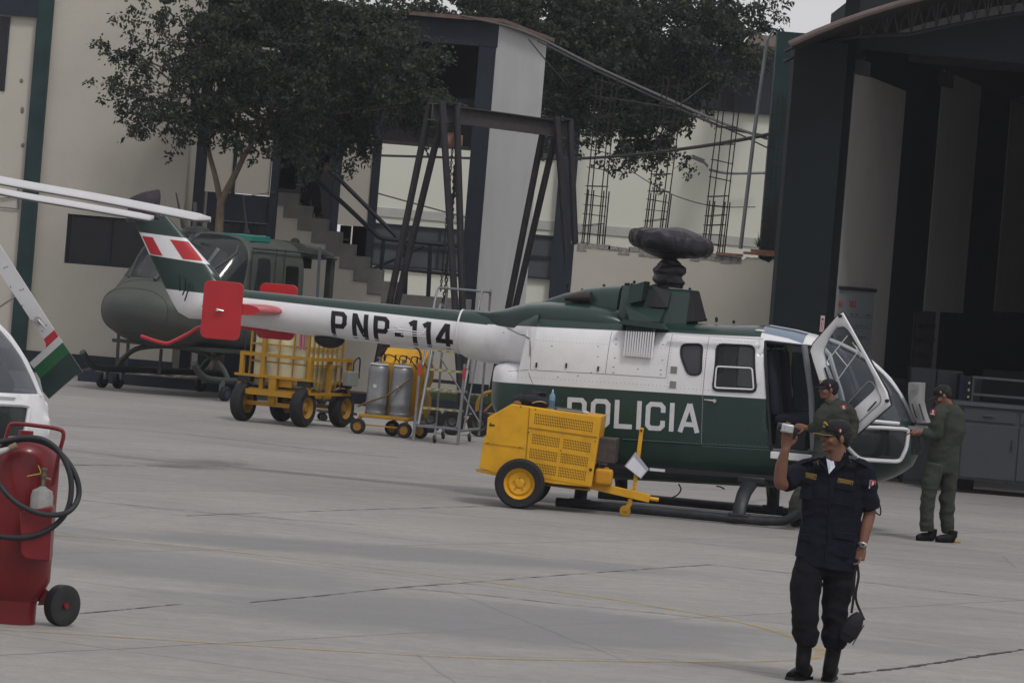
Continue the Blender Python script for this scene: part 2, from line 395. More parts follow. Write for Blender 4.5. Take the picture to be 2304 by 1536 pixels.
# ---- building A: tall cream building at the left
DA = 82.0
A = empty('white_building', 'tall cream plastered building at the left with green stripe and one dark window', 'building', (at(250, 860, DA).x, DA, 0))
A_o = A.location.copy()
def loc(o, par):  # world-built mesh under an empty at its base
    o.data.transform(Matrix.Translation(-Vector(par.location))); return o
xL = at(-250, 500, DA).x; xR = at(420, 400, DA).x; zT = at(200, -260, DA).z
wx0 = at(148, 540, DA).x; wx1 = at(345, 560, DA).x; wz1 = at(150, 480, DA).z; wz0 = at(148, 592, DA).z
bz = at(250, 803, DA).z
b = MB()
b.box(xL, wx0, DA, DA + 0.3, bz, zT).box(wx1, xR, DA, DA + 0.3, bz, zT).box(wx0, wx1, DA, DA + 0.3, bz, wz0).box(wx0, wx1, DA, DA + 0.3, wz1, zT)
b.box(xL, xR, DA + 0.3, DA + 9, zT - 0.3, zT).box(xR - 0.3, xR, DA + 0.301, DA + 9, 0, zT - .301)
loc(b.build('wall', cream, A, smooth=False), A)
loc(MB().box(xL, xR, DA - 0.04, DA + 0.3, 0, bz).build('plinth', navy, A, smooth=False), A)
gx0 = at(63, 300, DA).x; gx1 = at(99, 300, DA).x
loc(MB().box(gx0, gx1, DA - 0.12, DA - 0.002, bz + .003, zT).build('green_stripe', teal, A, smooth=False), A)
loc(MB().box(xL, gx0, DA - 0.10, DA - 0.002, at(30, 36, DA).z, at(30, -80, DA).z).build('beam', navy, A, smooth=False), A)
wn = loc(MB().box(wx0 + .002, wx1 - .002, DA + 0.16, DA + 0.18, wz0 + .002, wz1 - .002).build('window', winglass, A, smooth=False), A)
fb = MB()
for x in (wx0 + .03, (wx0 + wx1) / 2, wx1 - .03): fb.box(x - .025, x + .025, DA + .1, DA + .155, wz0 + .003, wz1 - .003)
fb.box(wx0 + .06, wx1 - .06, DA + .11, DA + .15, wz0 + .003, wz0 + .05).box(wx0 + .06, wx1 - .06, DA + .11, DA + .15, wz1 - .05, wz1 - .003)
loc(fb.build('window_frame', navy, wn, smooth=False), A)
wn = loc(part('window', winglass, A, DA, (-90, 100), (15, 100), (5, 37), (3, 205), th=0.02, proud=0.012), A)
loc(part('window_frame', navy, wn, DA, (15.5, 100), (19, 100), (5, 37), (3, 205), th=0.02, proud=0.03), A)
pb = MB(); 
for (p, q) in (((0, 447), (41, 441)), ((0, 466), (41, 470)), ((41, 420), (41, 470))): pb.tube([at(*p, DA - .03), at(*q, DA - .03)], 0.012, 6)
loc(pb.build('conduit', greymetal, A), A)
hb = MB()
for (x, y) in ((48, 182), (50, 250), (51, 327), (50, 246)):
    c = at(x, y, DA - .004); hb.ball(c, .035, 8, sq=(1, .25, 1.3))
loc(hb.build('chipped_plaster', concrete, A), A)

# ---- building B: two-storey framed building with the stairs
DB = 84.0
Bd = empty('framed_building', 'two storey building with dark blue frame, cream panels and a white end wall', 'building', (at(800, 860, DB).x, DB, 0))
def pB(name, m, *a, **k): return loc(part(name, m, Bd, k.pop('D', DB), *a, **k), Bd)
x_end = at(1101, 300, DB).x; z_rf = at(1000, 42, DB).z
xq = at(1214, 300, 88.0).x
# end wall that runs back to the right
dpt = 5.5
e = MB(); e.add([(x_end, DB, 0), (xq, DB + dpt, 0), (xq, DB + dpt, z_rf), (x_end, DB, z_rf), (x_end - .3, DB + .001, 0), (xq - .3, DB + dpt, 0), (xq - .3, DB + dpt, z_rf), (x_end - .3, DB + .001, z_rf)],
      [(0, 1, 2, 3), (5, 4, 7, 6), (3, 2, 6, 7), (1, 5, 6, 2)])
loc(e.build('end_wall', whitep, Bd, smooth=False), Bd)
pB('column', navy, (1062, 300), (1100.5, 300), (1060, 60), (1060, 900), th=0.3, proud=0.04)
rx0 = at(425, 60, DB).x
loc(MB().box(rx0, x_end + .02, DB - .05, DB + .3, at(930, 92, DB).z, z_rf - .004).build('fascia', navy, Bd, smooth=False), Bd)
rb = MB().add([(rx0, DB - .25, z_rf), (x_end + .1, DB - .25, z_rf), (xq + .15, DB + dpt, z_rf), (rx0, DB + dpt + 1, z_rf), (rx0, DB - .25, z_rf + .07), (x_end + .1, DB - .25, z_rf + .07), (xq + .15, DB + dpt, z_rf + .07), (rx0, DB + dpt + 1, z_rf + .07)],
      [(0, 3, 2, 1), (4, 5, 6, 7), (0, 1, 5, 4), (1, 2, 6, 5), (2, 3, 7, 6), (3, 0, 4, 7)])
loc(rb.build('roof', rust, Bd, smooth=False), Bd)
# upper storey: dark room behind the opening, floor, brown parapet
zf = at(960, 328, DB + 3).z
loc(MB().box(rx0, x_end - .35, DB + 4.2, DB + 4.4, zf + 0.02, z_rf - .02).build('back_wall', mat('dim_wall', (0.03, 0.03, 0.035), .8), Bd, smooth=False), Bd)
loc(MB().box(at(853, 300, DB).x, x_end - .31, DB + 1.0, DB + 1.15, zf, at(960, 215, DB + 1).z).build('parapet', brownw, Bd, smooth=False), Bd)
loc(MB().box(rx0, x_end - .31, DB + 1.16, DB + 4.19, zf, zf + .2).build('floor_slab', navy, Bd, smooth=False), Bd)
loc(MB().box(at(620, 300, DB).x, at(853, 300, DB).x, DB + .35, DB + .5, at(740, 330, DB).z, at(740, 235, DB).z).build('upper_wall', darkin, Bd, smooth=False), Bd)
# lower facade between the big navy column and the stairs
pB('column', navy, (420, 380), (464, 380), (440, 95), (440, 900), proud=.06)
pB('column', navy, (610, 400), (627, 400), (615, 95), (615, 900), proud=.06)
pB('column', navy, (748, 440), (764, 440), (760, 200), (760, 640), th=.15, proud=-.05)
pB('column', navy, (832, 440), (850, 440), (845, 200), (832, 700), th=.25, proud=-.02)
pB('wall_panel', cream, (464.5, 380), (524, 380), (500, 100), (480, 432), th=.2)
pB('wall_panel', cream, (532, 380), (609.5, 380), (570, 105), (571, 438), th=.2)
pB('mullion', navy, (524, 380), (532, 380), (528, 100), (525, 436), th=.2, proud=.03)
pB('band', navy, (464.5, 470), (609.5, 470), (540, 437), (530, 498), th=.25, proud=.01)
pB('band', navy, (464.5, 560), (609.5, 560), (540, 527), (530, 870), th=.25, proud=.01)
wn = pB('window', winglass, (465, 512), (609, 512), (540, 499), (540, 526.5), th=.1, proud=-.08)
fb = MB()
for px in (490, 522, 548, 575): 
    x = at(px, 512, DB).x; fb.box(x - .02, x + .02, DB + .03, DB + .079, at(540, 526, DB).z, at(540, 499, DB).z)
fb.box(at(466, 512, DB).x, at(608, 512, DB).x, DB + .028, DB + .081, at(540, 501, DB).z - .03, at(540, 501, DB).z)
loc(fb.build('window_frame', navy, wn, smooth=False), Bd)
pB('wall_panel', cream, (764.5, 440), (831.5, 440), (800, 300), (797, 508), th=.15, proud=-.06)
pB('band', greyglass, (764.5, 520), (790, 520), (775, 507), (775, 560), th=.1, proud=-.1)
pB('band', navy, (764.5, 520), (790, 520), (775, 535), (775, 541), th=.1, proud=-.07)
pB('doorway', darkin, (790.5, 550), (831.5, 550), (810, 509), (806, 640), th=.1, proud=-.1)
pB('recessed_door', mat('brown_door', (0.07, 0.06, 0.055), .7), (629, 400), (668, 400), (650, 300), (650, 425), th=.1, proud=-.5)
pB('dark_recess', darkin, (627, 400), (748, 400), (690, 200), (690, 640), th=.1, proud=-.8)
pB('far_plinth', navy, (627, 870), (1100, 870), (860, 846), (860, 868), th=.2, proud=.02)
pB('base_wall', cream, (720, 800), (1062, 800), (860, 690), (860, 846), th=.15)

# ---- building C: far pale building seen through the frame and to the right
DC = 104.0
Cd = empty('far_building', 'long pale greenish building farthest back with dark blue upper floor', 'building', (at(1300, 700, DC).x, DC, 0))
def pC(name, m, *a, **k): return loc(part(name, m, Cd, DC, *a, **k), Cd)
pC('wall', creamB, (780, 400), (1830, 400), (1400, 232), (1400, 760), th=.3)
pC('upper_floor', mat('dusk_blue_wall', (0.022, 0.026, 0.038), .75, var=.2, scale=.6), (1180, 200), (1830, 200), (1690, 110), (1400, 232), th=2, proud=.12)
wn = pC('window', winglass, (1625, 220), (1652, 220), (1640, 200), (1640, 249), th=.1, proud=.14)
pC('skirting', mat('pale_skirting', (0.43, 0.43, 0.40), .85), (780, 480), (1830, 480), (900, 470), (900, 490), th=.1, proud=.03)
for (l, r, t, bb) in (((842, 540), (1062, 540), (930, 508), (930, 604)), ((1172, 570), (1247, 570), (1210, 528), (1210, 627))):
    wn = pC('window', greyglass, l, r, t, bb, th=.05, proud=.04)
    x0 = at(*l, DC).x; x1 = at(*r, DC).x; z1 = at(*t, DC).z; z0 = at(*bb, DC).z; fb = MB()
    nn = 3 if x1 - x0 > 1.5 else 1
    zm = z0 + (z1 - z0) * .5
    fb.box(x0 - .01, x1 + .01, DC - .09, DC - .041, z1 - .04, z1 + .001).box(x0 - .01, x1 + .01, DC - .09, DC - .041, zm - .03, zm + .03).box(x0 - .01, x1 + .01, DC - .09, DC - .041, z0 - .001, z0 + .04)
    fb.box(x0 - .03, x0 - .001, DC - .088, DC - .043, z0, z1).box(x1 + .001, x1 + .03, DC - .088, DC - .043, z0, z1)
    for i in range(1, nn):
        xx = x0 + (x1 - x0) * i / nn; fb.box(xx - .03, xx + .03, DC - .085, DC - .042, z0 + .045, z1 - .045)
    loc(fb.build('window_frame', navy, wn, smooth=False), Cd)
pC('column', navy, (1243, 560), (1284, 560), (1262, 235), (1262, 760), th=.1, proud=.2)
pC('dark_lower_wall', greyglass, (1175, 500), (1240, 500), (1210, 300), (1210, 352), th=.1, proud=.07)
cc = at(1573, 360, DC - .35)
cam_o = MB().bar(cc + Vector((-.16, 0, .06)), cc + Vector((.12, 0, -.03)), .11, .1); cam_o.bar(cc + Vector((.1, .02, -.03)), cc + Vector((.22, .3, -.12)), .04)
o = tag(cam_o.build('security_camera', greymetal, smooth=False), 'small grey security camera fixed on the far pale wall', 'camera'); 

# ---- brown roofed box and teal rebar column on the low wall
DL = 70.0
rbx = MB(); x0 = at(1672, 90, 101).x; x1 = at(1760, 90, 101).x
rbx.box(x0 + .15, x1, 100, 103.8, at(1700, 99, 100).z, at(1700, 78, 100).z).box(x0 - .08, x1, 99.8, 104.2, at(1700, 103, 100).z, at(1700, 98, 100).z)
tag(rbx.build('roof_tank', mat('brown_fibre', (0.20, 0.16, 0.14), .8, var=.2)), 'brown flat topped box on the far roof left of the green column', 'roof box')
lw = empty('low_wall', 'unfinished cream block wall with chipped top behind the main rotor', 'wall', (at(1500, 700, DL).x, DL, 0))
x0 = at(1288, 600, DL).x; x1 = at(1768, 620, DL).x; zt = at(1400, 560, DL).z
random.seed(3)
top = []; n = 60
for i in range(n + 1):
    x = x0 + (x1 - x0) * i / n; top.append((x, zt + (0.02 if i % 7 < 4 else -0.01) + random.uniform(-.025, .02)))
poly = [(x0, 0)] + [(x0, zt)] + top[1:] + [(x1, 0)]
b = MB().prism(poly, DL, DL + .3)
loc(b.build('wall', cream, lw, smooth=False), lw)
b = MB()
for k in range(16):
    a = x0 + .05 + k * .16; b.box(a, a + .13 + random.random() * .06, DL - .012, DL + .3, zt - .02 - random.random() * .07, zt + .02 + random.random() * .03)
loc(b.build('broken_mortar', mat('rough_mortar', (0.27, 0.25, 0.23), .95, var=.3, scale=14, bump=.6), lw, smooth=False), lw)
b = MB(); 
for i, (a, c, h) in enumerate(((1612, 1672, 0), (1674, 1745, 1), (1690, 1742, 2))):
    b.box(at(a, 570, DL).x, at(c, 570, DL).x, DL - .06 + .02 * i, DL + .25, zt + .03 + .045 * h, zt + .072 + .045 * h)
loc(b.build('brick_course', brick_m, lw, smooth=False), lw)
loc(MB().box(at(1270, 620, DL).x, x0 - .004, DL + .02, DL + .28, at(1280, 640, DL).z, zt + .02).build('post', navy, lw, smooth=False), lw)
# rebar cages
def rebar(pb, pt, label, w_=0.20, dep=.2, DR=70.12, n=19):
    base = at(*pb, DR); tp = at(*pt, DR); z0 = zt - .02; H = tp.z - z0
    t = empty('rebar_cage', label, 'rebar', (base.x, DR, z0), 0, 'rebar cages rising from the low wall')
    lean = (tp.x - base.x) / H
    b = MB()
    for sx in (-1, 1):
        for sy in (0, 1):
            a = Vector((sx * w_ / 2 + sy * .085, sy * dep, 0)); e_ = Vector((sx * w_ / 2 + sy * .085 + lean * H, sy * dep, H * random.uniform(.95, 1)))
            b.tube([a, (a + e_) / 2 + Vector((random.uniform(-.015, .015), 0, 0)), e_], .0095, 6)
            b.tube([a + Vector((.03, 0, 0)), a + Vector((.03 + lean * H * .33, 0, H * .33))], .011, 6)
    b.build('bar', rebar_m, t)
    z = 0.06
    while z < H - .05:
        c = Vector((lean * z, 0, z)); g_ = .03; tw = random.uniform(-.03, .03)
        q = [c + Vector((-w_ / 2 - g_, -.01, tw)), c + Vector((w_ / 2 + g_, -.01, -tw)), c + Vector((w_ / 2 + .095, dep + .01, -tw)), c + Vector((-w_ / 2 + .075, dep + .01, tw)), c + Vector((-w_ / 2 - .01, -.01, tw))]
        MB().tube(q, .006, 5).build('stirrup', rebar_m, t); z += .15 if z < H * .33 else .27
rebar((1326, 548), (1362, 165), 'leftmost rusty rebar cage standing on the low wall', .24)
rebar((1463, 545), (1512, 165), 'rusty rebar cage behind the covered rotor head', .24)
rebar((1598, 548), (1640, 195), 'rusty rebar cage right of the covered rotor head', .24)
rebar((1722, 560), (1752, 205), 'dark rebar cage against the green column beside the hangar', .14)
gc = MB(); gc.box(at(1712, 500, 71).x + .0, at(1782, 400, 71).x, 70.6, 71.0, zt - .3, at(1760, 71, 70.6).z)
tag(gc.build('green_column', teal, smooth=False), 'tall dark green concrete column between the low wall and the hangar', 'column')
b = MB()
P0 = at(1666, 560, 69.9); P1 = at(1697, 300, 69.9); P2 = at(1726, 92, 69.9); P3 = at(1741, 68, 69.9); P4 = at(1800, 70, 69.9)
b.tube([P0, P1, P2], .03, 8); b.tube([P2, at(1730, 84, 69.9), P3], .018, 8); 
tag(b.build('pole', greymetal), 'leaning thin grey pole carrying cables beside the green column', 'pole')
# agave on the wall
b = MB(); c = at(1706, 556, 70.1)
for i in range(26):
    a = random.uniform(0, math.pi * 2); el = random.uniform(.3, 1.4); L_ = random.uniform(.15, .28)
    d = Vector((math.cos(a) * math.cos(el), math.sin(a) * math.cos(el), math.sin(el))); s_ = d.cross(Vector((0, 0, 1))).normalized() * .012
    b.add([c - s_, c + s_, c + d * L_], [(0, 1, 2)])
tag(b.build('agave', mat('agave_leaf', (0.05, 0.08, 0.06), .5), smooth=False), 'small spiky plant on the brick ledge beside the green column', 'plant')

# ---- cables
def cable(name, pts, r, m, label, grp='overhead cables', sub=None):
    P = smooth_path([at(*p) for p in pts], 8)
    tag(MB().tube(P, r, 6).build(name, m), label, 'cable', grp)
cable('cable', [(1040, 36, 83.6), (1180, 72, 82), (1340, 150, 79), (1500, 222, 75), (1620, 275, 72), (1725, 312, 70)], .024, cable_g, 'thick pale cable bundle sloping down from the white end wall to the pole')
cable('cable', [(1210, 92, 84.5), (1340, 158, 79), (1500, 232, 75), (1620, 284, 72), (1725, 306, 70)], .018, cable_m, 'thin dark cable just beneath the thick pale cable bundle')
cable('cable', [(1330, 215, 79), (1520, 246, 75), (1640, 292, 72), (1725, 332, 70)], .012, cable_m, 'lowest thin sloping cable reaching the pole')
cable('cable', [(853, 350, 100), (960, 353, 98), (1100, 357, 95), (1290, 357, 86), (1420, 349, 80), (1560, 332, 74), (1660, 316, 71), (1728, 303, 69.8)], .03, cable_m, 'thick dark cable sagging across behind the gantry to the pole')
cable('cable', [(850, 435, 103.5), (940, 460, 103.5), (1050, 490, 103.5)], .02, cable_g, 'thin cable slanting across the pale wall behind the stairs')
cable('cable', [(1190, 90, 84.2), (1240, 150, 88), (1310, 230, 100)], .012, cable_m, 'thin wire running down from the top of the white end wall')
cable('cable', [(1400, 372, 103), (1500, 432, 103), (1600, 463, 103), (1700, 466, 103)], .013, cable_g, 'thin pale wire sagging low on the far wall')
cable('cable', [(1595, 382, 103.6), (1640, 390, 103.6), (1722, 389, 103.6)], .035, greymetal, 'grey conduit running from the security camera to the green column')
cable('cable', [(1690, 118, 99), (1630, 160, 95), (1530, 235, 92)], .012, cable_m, 'thin wire rising across the dark blue upper floor')

# ---- kerb planter at the foot of the buildings
DK = 79.3
pl = empty('planter', 'long low dark blue kerb planter along the foot of the buildings', 'planter', (at(420, 880, DK).x, DK, 0))
x0 = at(175, 850, DK).x; x1 = at(1150, 900, DK).x; h = .19
loc(MB().box(x0, x1, DK, DK + .15, 0, h).box(x0, x0 + .15, DK + .151, DK + 3.4, 0, h).build('kerb', navy, pl, smooth=False), pl)
loc(MB().box(x0 + .151, x1, DK + .151, DK + 3.6, 0, h - .04).build('soil', mat('soil', (0.075, 0.06, 0.05), .95, var=.4, scale=4, bump=.6, bscale=10), pl, smooth=False), pl)
b = MB(); random.seed(5)
for i in range(9000):
    x = random.uniform(at(930, 890, DK).x, x1); y = random.uniform(DK + .2, DK + 2.4); hh = random.uniform(.03, .12); a = random.uniform(0, 3.14); dx = .006 * math.cos(a); dy = .006 * math.sin(a)
    b.add([(x - dx, y - dy, h - .05), (x + dx, y + dy, h - .05), (x + random.uniform(-.04, .04), y + random.uniform(-.04, .04), h + hh)], [(0, 1, 2)])
tag(b.build('grass', mat('dry_grass', (0.06, 0.085, 0.035), .8, var=.4, scale=2), smooth=False), 'short dry grass in the planter behind the rolling ladder', 'grass', kind='stuff')
b = MB()
for i in range(42):
    p = Vector((random.uniform(x0 + .2, at(600, 880, DK).x), random.uniform(DK + .3, DK + 2.5), h - .03)); b.ball(p, random.uniform(.04, .13), 7, sq=(1.2, 1, .6))
tag(b.build('rubble', mat('rubble_stone', (0.15, 0.13, 0.115), .95, var=.4, scale=6), smooth=False), 'stones and rubble lying in the planter round the tree foot', 'rubble', kind='stuff')

# ================================================================ HANGAR
DH = 62.0
Hg = empty('hangar', 'large dark hangar with arched roof, green front pier and striped side wall', 'hangar', (at(1800, 1100, DH).x, DH, 0))
def H_(o): return loc(o, Hg)
px0 = at(1757, 500, DH).x; px1 = at(1876, 500, DH).x; pz = at(1840, 96, DH).z
H_(MB().box(px0, px1, DH, DH + .9, 0, pz).build('pier', pierg, Hg, smooth=False))
span = 22.0; ax0 = at(1775, 104, DH - .8).x; az0 = at(1775, 104, DH - .8).z; sl0 = .50
def arch(t, off=0.0):
    d = t * span; e = min(d, span - d); return ax0 + d, az0 + off + .26 * d * (1 - t) + .33 * 1.7 * (1 - math.exp(-e / 1.7))
N_ = 64
depth = 30.0
SW0 = at(1903, 400, DH + .9); DW = 86.0; SW1 = at(2330, 400, DW)
sd = Vector((SW1.x - SW0.x, SW1.y - SW0.y, 0)); sL = sd.length; sd.normalize(); sn = Vector((-sd.y, sd.x, 0))   # sn points away from the room's inside
K_ = sd.x / sd.y       # the hangar runs back and to the right
outer = [arch(i / N_) for i in range(N_ + 1)]
b = MB(); rings = []
b.loft([[Vector((x, DH - .8, z)), Vector((x + K_ * depth, DH + depth, z)), Vector((x + K_ * depth, DH + depth, z + .06)), Vector((x, DH - .8, z + .06))] for x, z in outer])
H_(b.build('roof', mat('roof_sheet', (0.03, 0.026, 0.027), .7, var=.2), Hg, smooth=False))
b = MB().tube([Vector((x, DH - .85, z + .02)) for x, z in outer], .045, 8)
H_(b.build('roof_edge', mat('pinkish_fascia', (0.12, 0.092, 0.086), .8, var=.2), Hg))
# truss below the roof edge
tr = MB(); low = []
for i in range(N_ + 1):
    t = i / N_; x, z = arch(t); dz = min(.30, .05 + (x - at(1890, 90, DH).x) * .25) if x > at(1890, 90, DH).x else .02
    low.append(Vector((x, DH + .2, z - max(.05, dz) - .12)))
upr = [Vector((x, DH + .2, z - .03)) for x, z in outer]
tr.tube(low, .028, 6).tube(upr, .028, 6)
for i in range(3, N_):
    tr.bar(low[i], upr[i], .022); 
    for k in range(2):
        a = low[i].lerp(low[i + 1], k / 2) if i < N_ else low[i]; c = upr[i].lerp(upr[min(i + 1, N_)], (k + .5) / 2); e_ = low[i].lerp(low[min(i + 1, N_)], (k + 1) / 2)
        tr.bar(a, c, .018).bar(c, e_, .018)
H_(tr.build('truss', steel, Hg))
# dark sheeting that closes the gable above the door opening
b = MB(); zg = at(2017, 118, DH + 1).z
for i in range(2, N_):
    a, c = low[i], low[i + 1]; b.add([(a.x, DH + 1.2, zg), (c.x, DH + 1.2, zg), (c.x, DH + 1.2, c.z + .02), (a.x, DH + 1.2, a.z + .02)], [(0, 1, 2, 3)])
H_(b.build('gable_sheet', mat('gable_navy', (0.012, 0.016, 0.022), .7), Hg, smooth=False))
b = MB()
for i in range(5, N_):
    a, c = low[i], low[i + 1]; u_, v_ = upr[i], upr[i + 1]
    b.add([(a.x, DH + 2.4, a.z + .1), (c.x, DH + 2.4, c.z + .1), (c.x, DH + 2.4, v_.z - .16), (a.x, DH + 2.4, u_.z - .16)], [(0, 1, 2, 3)])
H_(b.build('pale_gable_strip', mat('pale_opaque_sheet', (0.35, 0.35, 0.36), .6), Hg, smooth=False))  # opaque pale sheet standing in for sky glimpsed behind the truss
H_(MB().box(at(1908, 8, 75).x, at(1998, 12, 75).x, 75, 79, at(1908, 60, 75).z, at(1950, 6, 75).z).build('roof_vent', pierg, Hg, smooth=False))
# side wall that runs back to the right: white panels between dark pilasters
def swt(px, py=450):  # distance along the side wall where the pixel column hits
    U, V = uv(px, py); d = Vector((U / F, 1, 0)); o_ = Vector((0, 0, 0))
    # SW0 + t*sd = s*d
    det = sd.x * (-d.y) + d.x * sd.y; rx, ry = -SW0.x, -SW0.y
    return (rx * (-d.y) + d.x * ry) / det
def swbox(b, t0, t1, z0, z1, off=0.0, th=.2):
    M = Matrix.Translation((SW0.x, SW0.y, 0)) @ Matrix((sd, sn, Vector((0, 0, 1)))).transposed().to_4x4()
    b.box(t0, t1, -off, th, z0, z1, M); return b
inw = mat('hangar_white_wall', (0.25, 0.24, 0.23), .85, var=.06, scale=.8, dirt=.2, dirtcol=(.10, .095, .095))
zc = 8.0
def zat(px, py):
    t = swt(px, py); D = SW0.y + sd.y * t; return CAMH + uv(px, py)[1] * D / F
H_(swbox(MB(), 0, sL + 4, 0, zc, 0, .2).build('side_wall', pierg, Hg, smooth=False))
for (a, c, ztop, zbot) in ((1903, 2016, zat(1960, 175), 0), (2097, 2185, zat(2140, 150), zat(2140, 703)), (2256, 2330, zat(2270, 181), zat(2270, 702))):
    if a == 1903: t0 = 0.0
    else: t0 = swt(a)
    H_(swbox(MB(), t0, swt(c), zbot, ztop, .02, .0).build('wall_panel', inw, Hg, smooth=False))
tq = [swt(x, 760) for x in (2052, 2094, 2097, 2108)]
H_(swbox(MB(), tq[1], tq[3], .0, zat(2100, 700), .02, 0).build('wall_panel', inw, Hg, smooth=False))
gr = H_(swbox(MB(), tq[0], tq[1], zat(2070, 828), zat(2070, 700), .015, 0).build('window', mat('grille_back', (.05, .05, .055), .8), Hg, smooth=False))
b = MB()
for i in range(15):
    t = tq[0] + (tq[1] - tq[0]) * (i + .5) / 15; swbox(b, t - .025, t + .025, zat(2070, 828), zat(2070, 700), .06, -.03)
for zz in (.25, .5, .75):
    z = zat(2070, 828) * (1 - zz) + zat(2070, 700) * zz; swbox(b, tq[0], tq[1], z - .03, z + .03, .07, -.061)
H_(b.build('window_bars', steel, gr, smooth=False))
# beam lines under the roof, back and right walls, floor shade comes from the roof itself
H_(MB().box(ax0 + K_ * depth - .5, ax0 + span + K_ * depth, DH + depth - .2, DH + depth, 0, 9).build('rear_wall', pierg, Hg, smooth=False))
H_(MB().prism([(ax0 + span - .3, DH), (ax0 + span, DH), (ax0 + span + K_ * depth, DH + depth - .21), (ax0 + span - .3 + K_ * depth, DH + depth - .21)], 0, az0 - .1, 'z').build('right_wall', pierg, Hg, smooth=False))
bm_ = MB(); z = at(2100, 122, DH + 6).z
bm_.box(SW0.x + .6, ax0 + span - .31, DH + 6, DH + 6.4, z - .15, z + .15)
H_(bm_.build('tie_beam', steel, Hg, smooth=False))
for i, (px, py, D) in enumerate(((1918, 152, 63.5), (2108, 178, 73), (2277, 213, 81))):
    t = swt(px, py); P = SW0 + sd * t - sn * .16; P.z = zat(px, py)
    l = empty('flood_lamp', ['floodlight on the pier corner nearest the hangar mouth', 'floodlight between the first and second white wall panels', 'floodlight deepest inside the hangar on the side wall'][i], 'lamp', P, 0, 'floodlights on the hangar side wall')
    k = D / 63.5 * .8
    MB().add([(-.16 * k, -.1, -.12 * k), (.1 * k, -.16, -.16 * k), (.1 * k, -.16, .1 * k), (-.16 * k, -.1, .14 * k), (-.05 * k, .1, -.05 * k), (.05 * k, .1, -.05 * k), (.05 * k, .1, .05 * k), (-.05 * k, .1, .05 * k)], [(0, 1, 2, 3), (4, 7, 6, 5), (0, 4, 5, 1), (1, 5, 6, 2), (2, 6, 7, 3), (3, 7, 4, 0)]).build('lamp_head', steel, l, smooth=False)
    MB().bar((0, .08, 0), (.0, .16, .16), .03).build('bracket', steel, l, smooth=False)
# poster board
t0 = .0; t1 = swt(1958, 720)
zb1 = zat(1900, 652); zb0 = zat(1900, 800)
pbd = empty('notice_board', 'large laminated schedule board headed in red letters on the hangar side wall', 'notice board', (SW0.x, SW0.y, 0), math.atan2(sd.y, sd.x))
def lb(b, a, c, z0, z1, y0, y1): return b.box(a, c, y0, y1, z0, z1)
lb(MB(), t0 + .02, t1, zb0, zb1, -.035, -.021).build('board', mat('board_white', (.19, .21, .22), .5, var=.05), pbd, smooth=False)
lb(MB(), t0 + .02, t1 + .05, zb1, zb1 + .05, -.06, -.02).build('rail', steel, pbd, smooth=False)
for wd_, dx_ in (('NEA', 0), ('VUELO', .40)): text_mesh(wd_, (zb1 - zb0) * .105 / .7, 'heading', mat('red_ink', (.30, .03, .04), .6), pbd, Matrix.Translation((t0 + .05 + dx_ * (t1 - t0) * .72, -.037, zb1 - .24)) @ Matrix.Rotation(R(90), 4, 'X'), bold=.0, sx=(t1 - t0) * .125 / .30)
b = MB(); ink = mat('faint_ink', (.09, .1, .12), .6)
for i in range(9):
    z = zb1 - .38 - i * .16; b.box(t0 + .08, t1 - .1, -.0375, -.0362, z, z + .008)
    for k in range(6):
        x = t0 + .2 + (t1 - t0 - .4) * k / 6; 
        if random.random() < .6: b.box(x, x + (t1 - t0) * random.uniform(.05, .13), -.0378, -.0362, z + .03, z + .05)
b.build('table_lines', ink, pbd, smooth=False)
s = empty('wall_sign', 'narrow white sign with red marks on the pier corner above the open helicopter door', 'sign', at(1850, 728, DH - .01))
MB().box(-.028, .028, -.01, .0, -.11, .11).build('plate', mat('sign_white', (.45, .42, .42), .5), s, smooth=False)
MB().lathe([(.0, 0), (.02, 0), (.02, .003), (0, .003)], 12, Matrix.Translation((0, -.0105, .06)) @ Matrix.Rotation(R(90), 4, 'X')).box(-.018, -.006, -.0125, -.0105, -.09, .03).box(.006, .016, -.0125, -.0105, -.09, .03).build('red_mark', mat('red_ink2', (.35, .03, .04), .6), s, smooth=False)
# ================================================================ STAIRS, GANTRY, TREES
DS = 81.5
st = empty('staircase', 'outdoor concrete staircase with cream side wall going up to the left', 'stairs', (at(800, 860, DS).x, DS, 0))
S_ = lambda o: loc(o, st)
rt = [(673, 436), (706, 464.6), (746, 494.6), (776, 522), (805, 550.7), (834, 578), (864, 606), (893, 635.5)]
pts = [at(x, y, DS) for x, y in rt]
z8 = pts[-1].z; rise = (pts[0].z - pts[-1].z) / 7; x1_ = pts[-1].x; run = (pts[-1].x - pts[0].x) / 7
up_ = []; lo_ = []
xl = at(627, 430, DS).x
steps = [(x1_ - run * k, z8 + rise * k) for k in range(8)]   # right ends and tops, bottom to top
zl = z8 - rise
land_r = at(1060, 680, DS).x
poly = [(land_r, zl), (steps[0][0], zl)]
for k, (x, z) in enumerate(steps):
    poly += [(x, z), (x - run if k < 7 else xl, z)]
thk = rise * 1.15
low_ = [(xl, steps[7][1] - thk)]
for k in range(7, -1, -1):
    x, z = steps[k]; low_ += [(x - run * .95, z - thk), (x - run * .95, z - thk - rise if k else zl - .22)]
low_ += [(land_r, zl - .22)]
S_(MB().prism(poly + low_, DS, DS + 1.2).build('steps', concrete, st, smooth=False))
under = [(xl, 0)] + [(a, b_ - .003) for a, b_ in low_] + [(land_r, 0)]
S_(MB().prism(under, DS + .03, DS + 1.15).build('side_wall', cream, st, smooth=False))
def rail(pts, name, r=.028, D=DS + .06):
    return S_(MB().tube([at(*p, D) for p in pts], r, 8).build(name, mat('rail_navy', (0.010, 0.013, 0.020), .5), st))
rail([(640, 336), (700, 392), (780, 465), (852, 533), (862, 537), (1040, 554)], 'handrail', .042)
